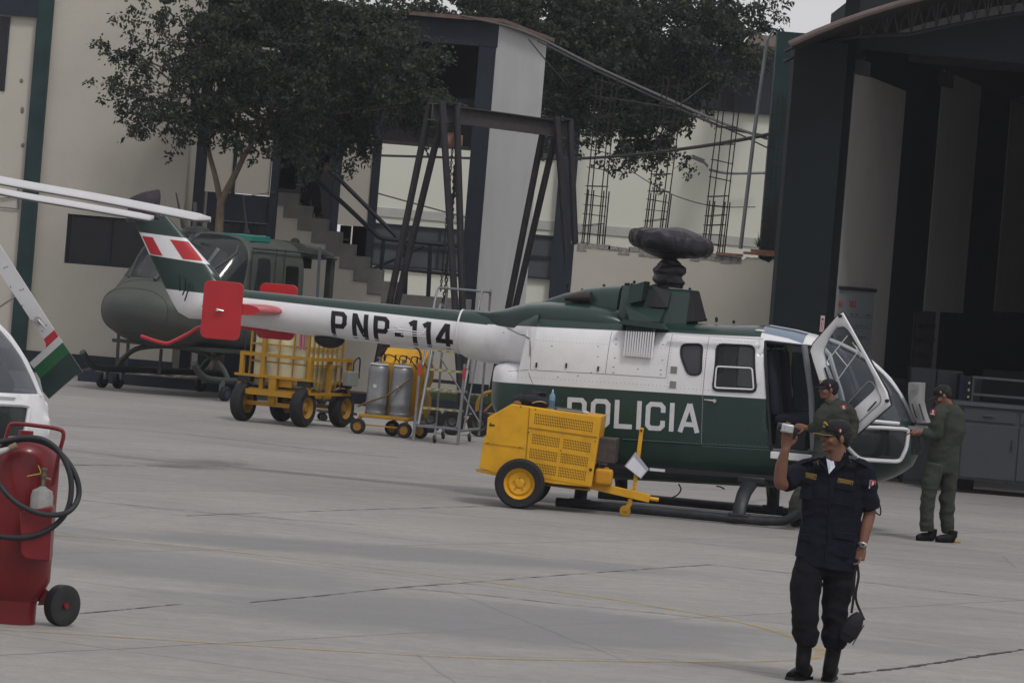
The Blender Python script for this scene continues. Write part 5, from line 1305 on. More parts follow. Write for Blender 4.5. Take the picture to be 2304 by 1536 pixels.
for (r_, z_) in pd_:
    q = []; rim = max(0, r_ - .3) / .7; low = max(0, .62 - z_) / .62
    for k_ in range(NA):
        an = 2 * math.pi * k_ / NA; nz = noise.noise(Vector((math.cos(an) * 2, math.sin(an) * 2, z_ * 1.2)))
        pleat = tri(an * 13 / (2 * math.pi) + nz * 1.3) * .5 + tri(an * 29 / (2 * math.pi) + nz * 2.2 + z_ * .8) * .22
        rad = RR * r_ * (1 + rim * (.035 * math.cos(3 * an + .7) + .03 * math.cos(5 * an + 2)) + rim * (.035 + .06 * low) * pleat)
        x_, y_ = cxx + rad * math.cos(an), rad * math.sin(an)
        zz = zbt + hh_ * z_ + (-.045 * math.cos(an) * rim if math.cos(an) > 0 else -.02 * math.cos(an) * rim) + .014 * pleat * rim + .020 * (1 - 2 * abs(noise.noise(Vector((x_ * 5, y_ * 5, 3.3))))) + .022 * noise.noise(Vector((x_ * 3, y_ * 3, 9)))
        if .35 < z_ < .72: zz -= .03 * abs(math.sin(2.5 * an + .4)) * rim
        q.append(Vector((x_, y_, zz)))
    out.append(q)
b.loft(out, True).build('rotor_head_cover', cloth, heli, ang=26)
MB().tube([(cxx + RR * .20 * math.cos(t) , RR * .20 * math.sin(t), zbt - .005) for t in [2 * math.pi * k_ / 24 for k_ in range(25)]], .010, 6).build('cover_strap', blackp, heli)
# --- landing gear
for sd_ in (-1, 1):
    P0 = H.xz(1258, 1131, -1.27); P1 = H.xz(1715, 1180, -1.27); zs = .065
    pts = [(P0[0], sd_ * 1.27, zs), (P0[0] + .05, sd_ * 1.27, zs), (0, sd_ * 1.27, zs), (P1[0] - .1, sd_ * 1.27, zs), (P1[0] + .08, sd_ * 1.27, zs + .01), (P1[0] + .24, sd_ * 1.27, zs + .03), (P1[0] + .35, sd_ * 1.27, zs + .09), (P1[0] + .39, sd_ * 1.27, zs + .15)]
    MB().tube(smooth_path(pts, 4), .052, 12).build('skid', skidm, heli)
for (xt, xb2, nm) in ((H.xz(1455, 1085, 0)[0] - .55, H.xz(1305, 1120, -1.27)[0], 'cross_tube'), (H.xz(1700, 1100, -.5)[0], H.xz(1662, 1160, -1.27)[0], 'cross_tube')):
    pts = [(xb2, sd_ * y, z) for sd_, y, z in ((-1, 1.27, .1), (-1, 1.2, .22), (-1, 1.0, .36), (-1, .7, .47), (-1, .35, .50), (1, .35, .50), (1, .7, .47), (1, 1.0, .36), (1, 1.2, .22), (1, 1.27, .1))]
    MB().tube(smooth_path(pts, 4), .05, 10).build('cross_tube', skidm, heli)
    for sd_ in (-1, 1):
        MB().tube([(xb2, sd_ * 1.27, .05), (xb2, sd_ * 1.235, .2), (xb2 + .01, sd_ * 1.08, .34), (xb2 + .03, sd_ * .86, .44)], [(.075, .06), (.075, .055), (.085, .05), (.095, .05)], 10).build('strut_fairing', skidm, heli)
        MB().box(xb2 - .12, xb2 + .12, sd_ * 1.27 - .05, sd_ * 1.27 + .05, .09, .125).build('skid_clamp', skidm, heli, bevel=.01)
        MB().box(xb2 - .12, xb2 + .2, sd_ * .72 - .1, sd_ * .72 + .1, .44, .53).build('gear_mount', skidm, heli, bevel=.02)
MB().bar((-.6, -.80, .50), (1.45, -.80, .54), .02, .05).build('belly_rail', darkm, heli, smooth=False)
for pts in ([(1527, 1088), (1532, 1100), (1525, 1112), (1512, 1119)], [(1612, 1093), (1622, 1095), (1630, 1100)]):
    MB().tube(smooth_path([Vector((H.xz(*p, -.5)[0], -.5, H.xz(*p, -.5)[1])) for p in pts], 4), .009, 6).build('drain_hose', blackp, heli)
MB().box(*[H.xz(1462, 1057, -.82)[0], H.xz(1496, 1057, -.82)[0]], -.83, -.80, Z(1470, 1059, -.82), Z(1470, 1053, -.82)).build('step_plate', white_p, heli, smooth=False)
# --- open door: hinge line on the body, panel swung out towards us
A0 = H.px(1821, 783, -.84); B0 = H.px(1896, 698, -1.02); C0 = H.px(2011, 906, -1.10); D0 = H.px(1893, 1008, -.86)
ux = (B0 - A0); vz = (D0 - A0)
def dp(s, t, n=0.0):
    nrm = ux.cross(vz).normalized()
    if nrm.y > 0: nrm = -nrm
    return A0 * (1 - s) * (1 - t) + B0 * s * (1 - t) + C0 * s * t + D0 * (1 - s) * t + nrm * n
door = empty('tmp', '', '')   # replaced by a mesh part below
bpy.data.objects.remove(door)
out_l = [(0, .03), (.06, 0), (.94, 0), (1, .02), (1, .97), (.97, 1), (.05, 1), (0, .97)]
def st_of(px, py):
    best = None
    for i in range(61):
        for j in range(61):
            s_, t_ = i / 60, j / 60; p = A0 * (1 - s_) * (1 - t_) + B0 * s_ * (1 - t_) + C0 * s_ * t_ + D0 * (1 - s_) * t_
            q = H.px(px, py, p.y); d = (q - p).length
            if best is None or d < best[0]: best = (d, s_, t_)
    return best[1:]
win = [st_of(*p) for p in ((1852, 790), (1866, 758), (1882, 737), (1898, 733), (1909, 742), (1936, 790), (1974, 862), (1971, 875), (1925, 917), (1893, 944), (1882, 940), (1864, 850))]
nO = 40
def resample(P, n):
    P = [Vector(p) for p in P]; L_ = [(P[(i + 1) % len(P)] - P[i]).length for i in range(len(P))]; T_ = sum(L_); out = []
    for k in range(n):
        d = T_ * k / n; i = 0
        while d > L_[i]: d -= L_[i]; i += 1
        out.append(P[i].lerp(P[(i + 1) % len(P)], d / L_[i]))
    return out
def angsort(P, c=(.5, .38)):
    # matching outlines by direction from a common centre
    out = []
    for k in range(nO):
        a = 2 * math.pi * k / nO; d = Vector((math.cos(a), math.sin(a))); best = 0
        for i in range(len(P)):
            p = Vector(P[i]) - Vector(c); q = Vector(P[(i + 1) % len(P)]) - Vector(c); e_ = q - p
            den = d.x * e_.y - d.y * e_.x
            if abs(den) < 1e-9: continue
            t = (p.x * e_.y - p.y * e_.x) / den; s = (p.x * d.y - p.y * d.x) / den
            if t > 0 and -1e-6 <= s <= 1 + 1e-6: best = max(best, t)
        out.append((c[0] + d.x * best, c[1] + d.y * best))
    return out
oo = angsort(out_l); ww = angsort(win); mid = [((a[0] * .35 + b_[0] * .65), (a[1] * .35 + b_[1] * .65)) for a, b_ in zip(oo, ww)]
b = MB(); b.loft([[dp(*p, -.012) for p in ww], [dp(*p, .004) for p in ww], [dp(*p, .030) for p in mid], [dp(*p, .030) for p in [(a[0] * .9 + c[0] * .1, a[1] * .9 + c[1] * .1) for a, c in zip(oo, ww)]], [dp(*p, .008) for p in oo], [dp(*p, -.03) for p in oo], [dp(*p, -.03) for p in ww], [dp(*p, -.012) for p in ww]], False)
dr = b.build('open_door', white_p, heli, ang=50)
MB().add([dp(*p, -.006) for p in ww], [tuple(range(nO))]).build('door_window', wing, dr)
pts = [dp(*p, -.005) for p in oo]; pts += pts[:2]; MB().tube(pts, .014, 6, cap=False).build('door_seal', blackp, dr)
for (a, c) in (((.18, .245), (.85, .21)), ((.16, .475), (.86, .40)), ((.50, .10), (.50, .225)), ((.50, .225), (.60, .43))):
    if a == (.50, .10): continue
    MB().bar(dp(*a, .006), dp(*c, .006), .011, .008).build('window_bar', white_p, dr, smooth=False)
MB().tube([dp(.20, .27, .02), dp(.18, .44, .02)], .012, 6).build('sliding_catch', darkm, dr)
MB().tube([dp(.9, .33, .035), dp(.93, .36, .05), dp(.93, .43, .05), dp(.9, .46, .035)], .010, 6).build('pull_handle', mat('chrome', (.6, .6, .6), .25, 1), dr)
MB().bar(dp(.9, .30, .034), dp(.9, .33, .034), .04, .006).build('label_plate', mat('brass_label', (.35, .3, .18), .5), dr, smooth=False)
lpn = roundp([(.12, .72), (.88, .68), (.9, .92), (.1, .93)], .08)
pts = [dp(*p, .033) for p in lpn]; pts += pts[:2]; MB().tube(pts, .006, 5, cap=False).build('lower_panel', seam, dr)
for q in ((.93, .03), (.95, .95)): MB().tube([dp(*q, .02), dp(*q, .06)], .02, 8).build('latch_pin', blackp, dr)
MB().bar(dp(.62, .90, .036), dp(.8, .885, .036), .03, .008).build('pocket', darkm, dr, smooth=False)
# --- nose: open avionics bay and raised hatch
nh = MB(); L_ = []
for (l_, r_) in (((2044, 860), (2073, 861)), ((2043, 878), (2072, 880)), ((2044, 900), (2071, 902)), ((2049, 922), (2076, 925)), ((2055, 938), (2081, 941)), ((2063, 951), (2086, 951))):
    a = H.px(*l_, -.18); c = H.px(*r_, -.22); L_.append([a, a.lerp(c, .5) + Vector((.02, -.02, 0)), c, c + Vector((.012, .3, 0)), a + Vector((.012, .3, 0))])
nh.loft(L_, True); hat = nh.build('nose_hatch', mat('hatch_white', (.30, .30, .30), .4, var=.1, dirt=.2), heli, ang=30)
for (a, c) in (((2050, 866), (2068, 867)), ((2050, 876), (2068, 877))): MB().bar(H.px(*a, -.24), H.px(*c, -.24), .012).build('hatch_rib', seam, hat, smooth=False)
for (a, c) in (((2052, 908), (2062, 940)), ((2068, 908), (2079, 945))): MB().bar(H.px(*a, -.25), H.px(*c, -.25), .014).build('hatch_strut', darkm, hat, smooth=False)
a = H.xz(2058, 962, -.1); c = H.xz(2066, 1030, -.1)
MB().box(a[0] - .1, a[0] + .05, -.22, .22, c[1] + .04, a[1] - .02).build('avionics_bay', darkm, heli, smooth=False)
MB().box(a[0] - .06, a[0] + .11, -.26, .26, a[1] - .02, a[1] + .02).build('bay_rim', seam, heli, smooth=False)
for k in range(5):
    MB().tube(smooth_path([(a[0] + .05, -.2 + k * .08, a[1] - .06), (a[0] + .085, -.18 + k * .08, a[1] - .15 - .02 * k), (a[0] + .06, -.2 + k * .07, a[1] - .3)], 4), .008, 5).build('wire_loom', blackp, heli)
# ================================================================ SECOND WHITE HELICOPTER (only its nose, door and blades reach into the picture)
H3 = Frame(-6.57, 38.45, -R(8))
def strip_name(n): return n.split('.')[0]
def copy_heli():
    skip = {'letter', 'open_door', 'nose_hatch', 'avionics_bay', 'bay_rim', 'wire_loom', 'mast_cover', 'rotor_head_cover', 'tail_rotor_cover', 'belly_antenna', 'placard', 'panel_seam', 'fastener', 'headset_cord', 'static_wick', 'drain_hose', 'roof_fitting'}
    r = heli.copy(); COL.objects.link(r)
    def rec(o, p):
        if strip_name(o.name) in skip: return
        c = o.copy(); COL.objects.link(c); c.parent = p
        if strip_name(o.name) in ('fuselage', 'tail_boom', 'engine_cowling', 'centre_cowling', 'mast_fairing'):
            c.data = o.data.copy(); c.data.materials.clear(); c.data.materials.append(white_p)
        for ch in list(o.children): rec(ch, c)
    for ch in list(heli.children): rec(ch, r)
    return r
heli2 = copy_heli(); heli2.location = H3.o; heli2.rotation_euler = (0, 0, H3.yaw)
tag(heli2, 'white helicopter whose glazed nose and blades reach in at the left edge', 'helicopter')
def lp(px, py, D):   # photo point at distance D in the second helicopter's axes
    p = at(px, py, D) - H3.o; return Vector((p.x * H3.c + p.y * H3.s, -p.x * H3.s + p.y * H3.c, p.z))
MB().lathe([(.0, 2.3), (.09, 2.3), (.08, 2.85), (.16, 2.88), (.18, 3.02), (.10, 3.08), (0, 3.1)], 20, Matrix.Translation((-.24, 0, 0))).build('rotor_hub', darkm, heli2)
bladem = mat('blade_grey', (.50, .50, .51), .4, var=.06); bladeu = mat('blade_shaded_under', (.17, .165, .16), .5)  # underside in a darker grey, its shade put into the colour
def blade(pts, name, chord=.26, pitch=13):
    P = smooth_path(pts, 8); d = (P[-1] - P[0]); d.z = 0; d.normalize(); cd = Vector((-d.y, d.x, 0)); rr = []
    n = len(P)
    for i, p in enumerate(P):
        k = i / (n - 1); c = chord * (1 if k < .965 else max(.12, 1 - ((k - .965) / .035) ** 2 * .9)); a = R(pitch)
        ax = cd * math.cos(a) + Vector((0, 0, math.sin(a))); up = Vector((0, 0, 1)) * math.cos(a) - cd * math.sin(a)
        rr.append([p + ax * (math.cos(t) * c / 2) + up * (math.sin(t) * .018 * (1.3 - .5 * math.cos(t))) for t in [2 * math.pi * j / 20 for j in range(20)]])
    b = MB().loft(rr, True)
    for fi, f in enumerate(b.f):
        if len(f) == 4 and sum(1 for j in f if j % 20 in range(10, 20)) >= 3: b.m[fi] = 1
    return b.build(name, [bladem, bladeu], heli2, ang=80)
hb_ = Vector((-.24, 0, 3.0))
blade([hb_, lp(-330, 338, 38.35), lp(0, 405, 38.2), lp(240, 448, 38.1), lp(474, 494, 38.0)], 'rotor_blade')
blade([hb_, lp(-300, 365, 39.0), lp(0, 430, 39.6), lp(180, 462, 39.9), lp(345, 491, 40.3)], 'rotor_blade')
# its raised door with red, white and green bands
DD = 38.9
def slab(P, name, m, par, D=DD, th=.045):
    F_ = [lp(*p, D) for p in P]; off = Vector((H3.s, H3.c, 0)) * th; n = len(P)
    b = MB().add(F_ + [p + off for p in F_], [tuple(range(n)), tuple(reversed(range(n, 2 * n)))] + [(i, i + n, (i + 1) % n + n, (i + 1) % n) for i in range(n)])
    return b.build(name, m, par, smooth=False)
dm = mat('door_dull_white', (.55, .55, .56), .4, var=.06, dirt=.15)
dr2 = slab([(-60, 455), (0, 551), (122, 742), (98, 763), (0, 615), (-60, 530)], 'raised_door', dm, heli2)
slab([(98, 763), (122, 742), (131, 757), (103, 783), (103, 772)], 'red_band', redp, dr2)
slab([(103, 783), (131, 757), (141, 770), (76, 828), (66, 816)], 'white_band', dm, dr2)
slab([(76, 828), (141, 770), (156, 792), (90, 852)], 'green_band', mat('mid_green', (.015, .10, .035), .35, coat=.2), dr2)
slab([(90, 852), (156, 792), (186, 837), (172, 843), (110, 897), (96, 880)], 'dark_green_band', green_p, dr2)
p = lp(86, 720, DD - .03); q = lp(104, 740, DD - .05)
MB().tube([lp(84, 719, DD), p], .03, 10).tube([p, q], [.016, .005], 8).build('door_handle', mat('chrome', (.6, .6, .6), .25, 1), dr2)
MB().tube([lp(-60, 730, DD), lp(34, 667, DD - .01)], .009, 6).build('door_stay', seam, dr2)
b = MB()
for (x, y) in ((10, 602), (16, 600), (46, 652), (52, 650), (24, 645), (50, 687), (72, 722), (95, 744), (104, 731)): b.ball(lp(x, y, DD - .002), .007, 6)
b.build('rivet', seam, dr2)
b = MB()
for sd_ in (-1, 1):
    for zz in (.3, .1): b.tube([(2.50, sd_ * .32, 1.18 - zz * .2), (2.53, sd_ * .3, 1.16 - zz * .2)], .012, 6)
b.build('nose_latch', seam, heli2)

# ================================================================ GREY MILITARY HELICOPTER
UF = Frame(-5.0, 77.0, R(233))
uh = fthing('military_helicopter', 'matt grey-green military helicopter parked on wheeled skids below the tree', 'helicopter', UF)
od = mat('olive_grey', (0.064, 0.070, 0.064), .55, var=.15, scale=1.2, dirt=.35, dirtcol=(.05, .053, .05), dscale=1.5)
odd = mat('olive_dark', (0.04, 0.044, 0.042), .6, var=.2)
stn = [(2.32, 1.36, 1.50, .08, 2.0), (2.28, 1.22, 1.60, .34, 2.2), (2.15, 1.07, 1.70, .62, 2.3), (1.9, .95, 1.80, .86, 2.5), (1.55, .86, 1.90, 1.02, 2.8), (1.4, .83, 2.0, 1.08, 3), (1.0, .79, 2.42, 1.14, 3.4), (.75, .77, 2.66, 1.16, 3.8), (.55, .76, 2.76, 1.17, 4.2), (.2, .76, 2.80, 1.18, 4.5), (-.9, .76, 2.76, 1.18, 4.5)]
fine = []
for a, b_ in zip(stn, stn[1:]):
    k = max(1, int(abs(b_[0] - a[0]) / .12))
    for i in range(k): t = i / k; fine.append(tuple(a[j] + (b_[j] - a[j]) * t for j in range(5)))
fine.append(stn[-1])
ub = MB().loft([ring(*f[:4], f[4], 64) for f in fine], True)
bmp = bmesh.new(); vv = [bmp.verts.new(p) for p in ub.v]
for f in ub.f: bmp.faces.new([vv[i] for i in f])
bmesh.ops.recalc_face_normals(bmp, faces=bmp.faces); ubvh = BVHTree.FromBMesh(bmp); lay = bmp.faces.layers.int.new('k')
dw = [(.40, 1.72), (-.02, 1.72), (-.02, 2.42), (.30, 2.42)]
dw2 = [(-.42, 1.66), (-.78, 1.66), (-.78, 2.32), (-.42, 2.32)]
cut(roundp(dw, .06), 0, 1); cut(roundp(dw2, .05), 0, 9)
bmesh.ops.bisect_plane(bmp, geom=bmp.verts[:] + bmp.edges[:] + bmp.faces[:], dist=1e-5, plane_co=(0, 0, 1.86), plane_no=(-.05, 0, 1))
bmesh.ops.bisect_plane(bmp, geom=bmp.verts[:] + bmp.edges[:] + bmp.faces[:], dist=1e-5, plane_co=(.64, 0, 2.0), plane_no=(1, 0, .25))
for y0 in (-.05, .05): bmesh.ops.bisect_plane(bmp, geom=bmp.verts[:] + bmp.edges[:] + bmp.faces[:], dist=1e-5, plane_co=(0, y0, 0), plane_no=(0, 1, 0))
for f in bmp.faces:
    c = f.calc_center_median()
    if f[lay] == 0 and c.z - .05 * c.x > 1.86 and (c.x - .64) + .25 * (c.z - 2.0) > 0 and abs(c.y) > .05: f[lay] = 4
bmp.verts.index_update(); bmp.normal_update()
_heli = heli; heli = uh
fus2 = emit((0,), 'fuselage', od, solid=.03)
ugl = glass('hazy_glass', (.55, .58, .64), .12, .45)
for sd_ in (-1, 1):
    emit((4,), 'windscreen', ugl, side=sd_, solid=0); emit((1,), 'door_window', glass('dim_glass', (.3, .32, .36), .1, .5), side=sd_, solid=0)
heli = _heli
MB().box(-1.9, 1.3, -1.1, 1.1, .8, .86).build('cabin_floor', odd, uh, smooth=False)
MB().loft([ring(*f, 40) for f in ((-.89, .76, 1.35, 1.16, 4), (-1.9, .8, 1.45, 1.12, 4), (-2.4, 1.0, 1.6, .9, 3), (-3.2, 1.2, 1.7, .45, 2.2), (-4.1, 1.25, 1.65, .32, 2))], True).build('tail_boom', od, uh)
MB().loft([ring(*f, 40) for f in ((-.885, 2.50, 2.76, 1.17, 4), (-1.5, 2.50, 2.70, 1.12, 4), (-1.95, 2.46, 2.64, .95, 3), (-2.1, 2.48, 2.58, .85, 3))], True).build('cabin_roof', od, uh)
for sd_ in (-1, 1): MB().box(-1.98, -1.88, sd_ * .9 - .06, sd_ * .9 + .06, 1.4, 2.5).build('cabin_pillar', odd, uh, smooth=False)
MB().box(-1.9, -1.0, -.5, .5, 2.3, 2.49).build('gearbox', blackp, uh, smooth=False)
for yy in (-.5, .5):
    MB().box(.1, .55, yy - .24, yy + .24, 1.15, 1.28).box(.05, .15, yy - .24, yy + .24, 1.28, 2.0).build('seat', odd, uh, bevel=.03)
MB().prism([(1.0, .9), (1.4, .9), (1.35, 1.75), (1.05, 1.85)], -.8, .8).build('instrument_panel', blackp, uh, smooth=False)
pw = mat('paper', (.52, .52, .52), .7)
q0 = [UF.px(x, y, .75) for x, y in ((488, 557), (512, 570), (492, 610), (460, 597))]
MB().add([p for p in q0] + [p + Vector((-.01, 0.0, 0)) for p in q0], [(0, 1, 2, 3), (7, 6, 5, 4), (0, 4, 5, 1), (1, 5, 6, 2), (2, 6, 7, 3), (3, 7, 4, 0)]).build('windscreen_notice', pw, uh, smooth=False)
for sd_ in (-1, 1):
    MB().tube([(x, surf(ubvh, x, z, sd_, .9), z) for x, z in ((1.42, 1.92), (1.3, 2.02), (1.15, 2.15), (1.0, 2.27), (.85, 2.38), (.72, 2.48), (.62, 2.60))], .028, 6).build('windscreen_post', odd, uh)
MB().tube([(1.58, 0, 1.92), (1.2, 0, 2.26), (.70, 0, 2.72)], .035, 6).build('centre_post', od, uh)
for sd_ in (-1, 1):
    MB().add([(.36, sd_ * .35, 2.80), (-.20, sd_ * .35, 2.81), (-.20, sd_ * .95, 2.795), (.30, sd_ * .98, 2.775), (.36, sd_ * .35, 2.7), (-.2, sd_ * .35, 2.7), (-.2, sd_ * .95, 2.7), (.30, sd_ * .98, 2.7)], [(0, 1, 2, 3), (4, 7, 6, 5), (0, 4, 5, 1), (1, 5, 6, 2), (2, 6, 7, 3), (3, 7, 4, 0)]).build('roof_window', mat('sea_green_pane', (.02, .20, .16), .35), uh, smooth=False)
    MB().tube([(.50, sd_ * 1.185, .85), (.50, sd_ * 1.185, 2.55)], .012, 5).tube([(-.12, sd_ * 1.19, .85), (-.12, sd_ * 1.19, 2.6)], .010, 5).tube([(-.35, sd_ * 1.19, .85), (-.35, sd_ * 1.19, 2.6)], .010, 5).build('door_seam', odd, uh)
    MB().tube([(.45, sd_ * 1.15, 2.58), (-.9, sd_ * 1.17, 2.58), (-1.95, sd_ * 1.0, 2.5)], .022, 6).build('gutter', odd, uh)
for xx_ in (1.62, 2.02):
    k_ = min(range(len(fine)), key=lambda i: abs(fine[i][0] - xx_)); f_ = fine[k_]; rg_ = ring(f_[0], f_[1] - .003, f_[2] + .003, f_[3] + .004, f_[4], 48); MB().tube(rg_ + rg_[:2], .006, 5, cap=False).build('nose_seam', odd, uh)
a = UF.px(396, 434, -.2); c = UF.px(412, 512, -.2); MB().tube([c, a], [.035, .012], 6).build('blade_antenna', od, uh)
a = UF.px(439, 455, .1); c = UF.px(438, 510, .1); MB().tube([c, a], [.045, .03], 6).build('stub_antenna', od, uh)
a = UF.px(547, 442, .1); c = UF.px(556, 524, .1); MB().tube([c, c.lerp(a, .15), a], [.05, .025, .012], 6).build('whip_antenna', odd, uh)
MB().tube([a, UF.px(620, 432, .1)], .006, 4).build('aerial_wire', odd, uh)
MB().lathe([(0, 2.75), (.22, 2.76), (.2, 2.84), (.05, 2.88), (0, 2.88)], 14, Matrix.Translation((.25, -.3, 0))).build('roof_dome', odd, uh)
a = UF.px(664, 543, 0); MB().ball((a.x, 0, a.z - .02), .09, 12, sq=(1, 1, .9)).build('black_dome', blackp, uh)  # unidentified black dome on the roof, no lamp
a = UF.px(697, 556, .9); MB().ball((a.x, .9, a.z), .03, 8).build('position_light', redp, uh)
for sd_ in (-1, 1):
    MB().tube(smooth_path([(-1.9, sd_ * 1.25, .34), (0, sd_ * 1.25, .34), (1.3, sd_ * 1.25, .34), (1.65, sd_ * 1.25, .42), (1.85, sd_ * 1.25, .60)], 4), .06, 10).build('skid', odd, uh)
    for x0 in (1.15, .75, -1.4):
        w_ = MB().lathe([(.03, -.05), (.10, -.05), (.125, -.03), (.125, .03), (.10, .05), (.03, .05)], 18, Matrix.Translation((x0, sd_ * 1.38, .125)) @ Matrix.Rotation(R(90), 4, 'X'), ring=True).build('ground_wheel', mat('tyre', (0.014, 0.014, 0.016), .8, var=.2), uh)
        MB().lathe([(0, -.054), (.06, -.054), (.06, .054), (0, .054)], 12, Matrix.Translation((x0, sd_ * 1.38, .125)) @ Matrix.Rotation(R(90), 4, 'X')).build('hub', mat('hub_blue', (.03, .04, .09), .5), w_)
        MB().bar((x0, sd_ * 1.3, .15), (x0, sd_ * 1.3, .34), .08, .05).build('wheel_bracket', greymetal, uh, smooth=False)
for x0 in (.95, -1.2):
    MB().tube(smooth_path([(x0, -1.25, .36), (x0, -1.1, .55), (x0, -.75, .74), (x0, 0, .82), (x0, .75, .74), (x0, 1.1, .55), (x0, 1.25, .36)], 4), .045, 8).build('cross_tube', odd, uh)
for (pa, pb_) in (((268, 738), (262, 838)), ((290, 748), (284, 838)), ((363, 785), (358, 842)), ((720, 556), (712, 700))):
    a = at(*pa, 77.2); c = at(*pb_, 77.2)
    o = MB().bar(a - uh.location, c - uh.location, .085, .05).build('support_post', mat('prop_grey', (.07, .08, .09), .6), None, smooth=False)
    o.data.transform(Matrix.Rotation(-UF.yaw, 4, 'Z')); o.parent = uh

# ================================================================ YELLOW GROUND POWER CART
yel = mat('yellow_paint', (0.62, 0.315, 0.008), .45, var=.08, scale=3, dirt=.35, dirtcol=(.22, .11, .01), dscale=5, coat=.1)
yeld = mat('yellow_worn', (0.42, 0.22, 0.012), .6, var=.2, scale=6, dirt=.6, dirtcol=(.08, .055, .02), dscale=6)
tyre = mat('tyre', (0.014, 0.014, 0.016), .8, var=.2)
GF = Frame(at(1170, 1143, 50.5).x, 50.55, -R(5))
gp = fthing('ground_power_cart', 'yellow ground power cart with slotted panels and two big wheels in front of the helicopter', 'power cart', GF)
ny = -.42
G = lambda x, y, yl=ny: GF.xz(x, y, yl)
body = [G(1150, 909), G(1097, 939), G(1094, 980), G(1088, 987), G(1078, 1052), G(1118, 1064), G(1244, 1088), G(1330, 1096), G(1342, 1020), G(1354, 937)]
MB().prism(body, ny, .42).build('body', yel, gp, bevel=.008, smooth=False)
# panels: proud sheets
def gpanel(P, name, m, off=.006, yl=ny): 
    return MB().prism([G(*p) for p in P], yl - off, yl - .0005).build(name, m, gp, bevel=.003, smooth=False)
side = gpanel([(1192, 917), (1352, 939), (1330, 1094), (1181, 1068), (1186, 1000)], 'side_panel', yel)
slotm = mat('slot_dark', (0.05, 0.026, 0.004), .8)
def slots(P, nx, nz, name, yl=ny - .0065):
    a, b_, c, d = [Vector(G(*p)) for p in P]  # tl tr br bl
    mb = MB()
    for i in range(nx):
        for j in range(nz):
            u0, u1 = (i + .22) / nx, (i + .70) / nx; v0, v1 = (j + .16) / nz, (j + .86) / nz
            q = []
            for (u, v) in ((u0, v0), (u1, v0), (u1, v1), (u0, v1)):
                p = (a * (1 - u) + b_ * u) * (1 - v) + (d * (1 - u) + c * u) * v; q.append((p.x, yl, p.y))
            mb.add(q, [(0, 1, 2, 3)])
    return mb.build(name, slotm, side, smooth=False)
slots([(1203, 928), (1336, 949), (1333, 973), (1201, 954)], 34, 4, 'slot_panel')
for (x0, y0) in ((1198, 974), (1268, 985), (1192, 1006), (1262, 1017), (1190, 1037), (1257, 1048)):
    slots([(x0, y0), (x0 + 63, y0 + 11), (x0 + 60, y0 + 34), (x0 - 2, y0 + 24)], 17, 4, 'slot_panel')
gpanel([(1190, 959), (1344, 981), (1344, 984), (1190, 962)], 'ridge', yeld, .016)
b = MB()
for (a, c) in (((1192, 917), (1181, 1066)), ((1090, 996), (1180, 1007))):
    p, q = G(*a), G(*c); b.bar((p[0], ny - .0075, p[1]), (q[0], ny - .0075, q[1]), .006, .002)
b.build('seam', slotm, gp, smooth=False)
b = MB()
for (x, y) in ((1172, 914), (1205, 921), (1190, 972), (1339, 993), (1182, 1034), (1098, 996), (1170, 1006), (1104, 951), (1262, 1013)):
    p = G(x, y); b.ball((p[0], ny - .006, p[1]), .008, 6)
p = G(1329, 1056); b.ball((p[0], ny - .008, p[1]), .018, 8)
b.build('bolt', slotm, gp)
p = G(1107, 956); MB().cbox((p[0], ny - .004, p[1]), (.06, .006, .02)).build('latch', slotm, gp, smooth=False)
lug = [G(1070, 1054), G(1071, 1060), G(1118, 1070), G(1118, 1062)]; MB().prism(lug, ny - .02, ny + .1).build('tow_lug', yeld, gp, smooth=False)
wr = (GF.xz(1226, 1090, -.55)[0] - GF.xz(1113, 1090, -.55)[0]) / 2; wc = GF.xz(1169, 1090, -.5)
for sd_ in (-1, 1):
    M = Matrix.Translation((wc[0], sd_ * .50, wr)) @ Matrix.Rotation(R(90), 4, 'X')
    w_ = MB().lathe([(wr * .62, -.075), (wr * .9, -.085), (wr * .985, -.06), (wr, -.02), (wr, .02), (wr * .985, .06), (wr * .9, .085), (wr * .62, .075)], 40, M, ring=True).build('wheel', tyre, gp)
    pr = [(0, .03), (.03, .034), (.045, .03), (.06, .02), (.09, .03), (wr * .42, .035), (wr * .5, .02), (wr * .56, .045), (wr * .63, .06), (wr * .655, .076), (wr * .66, .05), (wr * .66, -.05), (0, -.05)]
    Mr = M if sd_ < 0 else M @ Matrix.Rotation(R(180), 4, 'X')
    rm = MB().lathe(pr, 40, Mr).build('rim', yel, w_)
    b = MB()
    for k in range(5):
        a = k * 2 * math.pi / 5 + .3; b.ball((wr * .24 * math.cos(a), wr * .24 * math.sin(a), .036), .011, 6, M=Mr)
    b.build('wheel_nut', yeld, w_)
MB().tube([(wc[0], -.45, wr), (wc[0], .45, wr)], .03, 8).build('axle', yeld, gp)
f0 = G(1238, 1086); f1 = G(1326, 1100); f2 = G(1468, 1124)
for yy in (-.3, .3): MB().bar((f0[0] - .3, yy, f0[1] - .0), (f1[0], yy * .8, f1[1] + .0), .05, .06).build('chassis_bar', yeld, gp, smooth=False)
MB().box(f0[0] - .2, f1[0] - .02, -.4, .38, f1[1] + .0, f0[1] - .02).build('under_tray', mat('oily_brown', (.05, .03, .012), .7), gp, smooth=False)
a = G(1320, 1088, -.2); c = G(1462, 1120, -.2)
MB().bar((a[0], -.2, a[1]), (c[0], -.2, c[1] - .005), .07, .09).build('tow_bar', yel, gp, bevel=.006, smooth=False)
MB().tube([(c[0] - .05, -.2, c[1]), (c[0] + .1, -.2, c[1] - .01)], .022, 8).build('tow_eye', yel, gp)
h0 = G(1426, 1108, -.2); h1 = G(1444, 962, -.2)
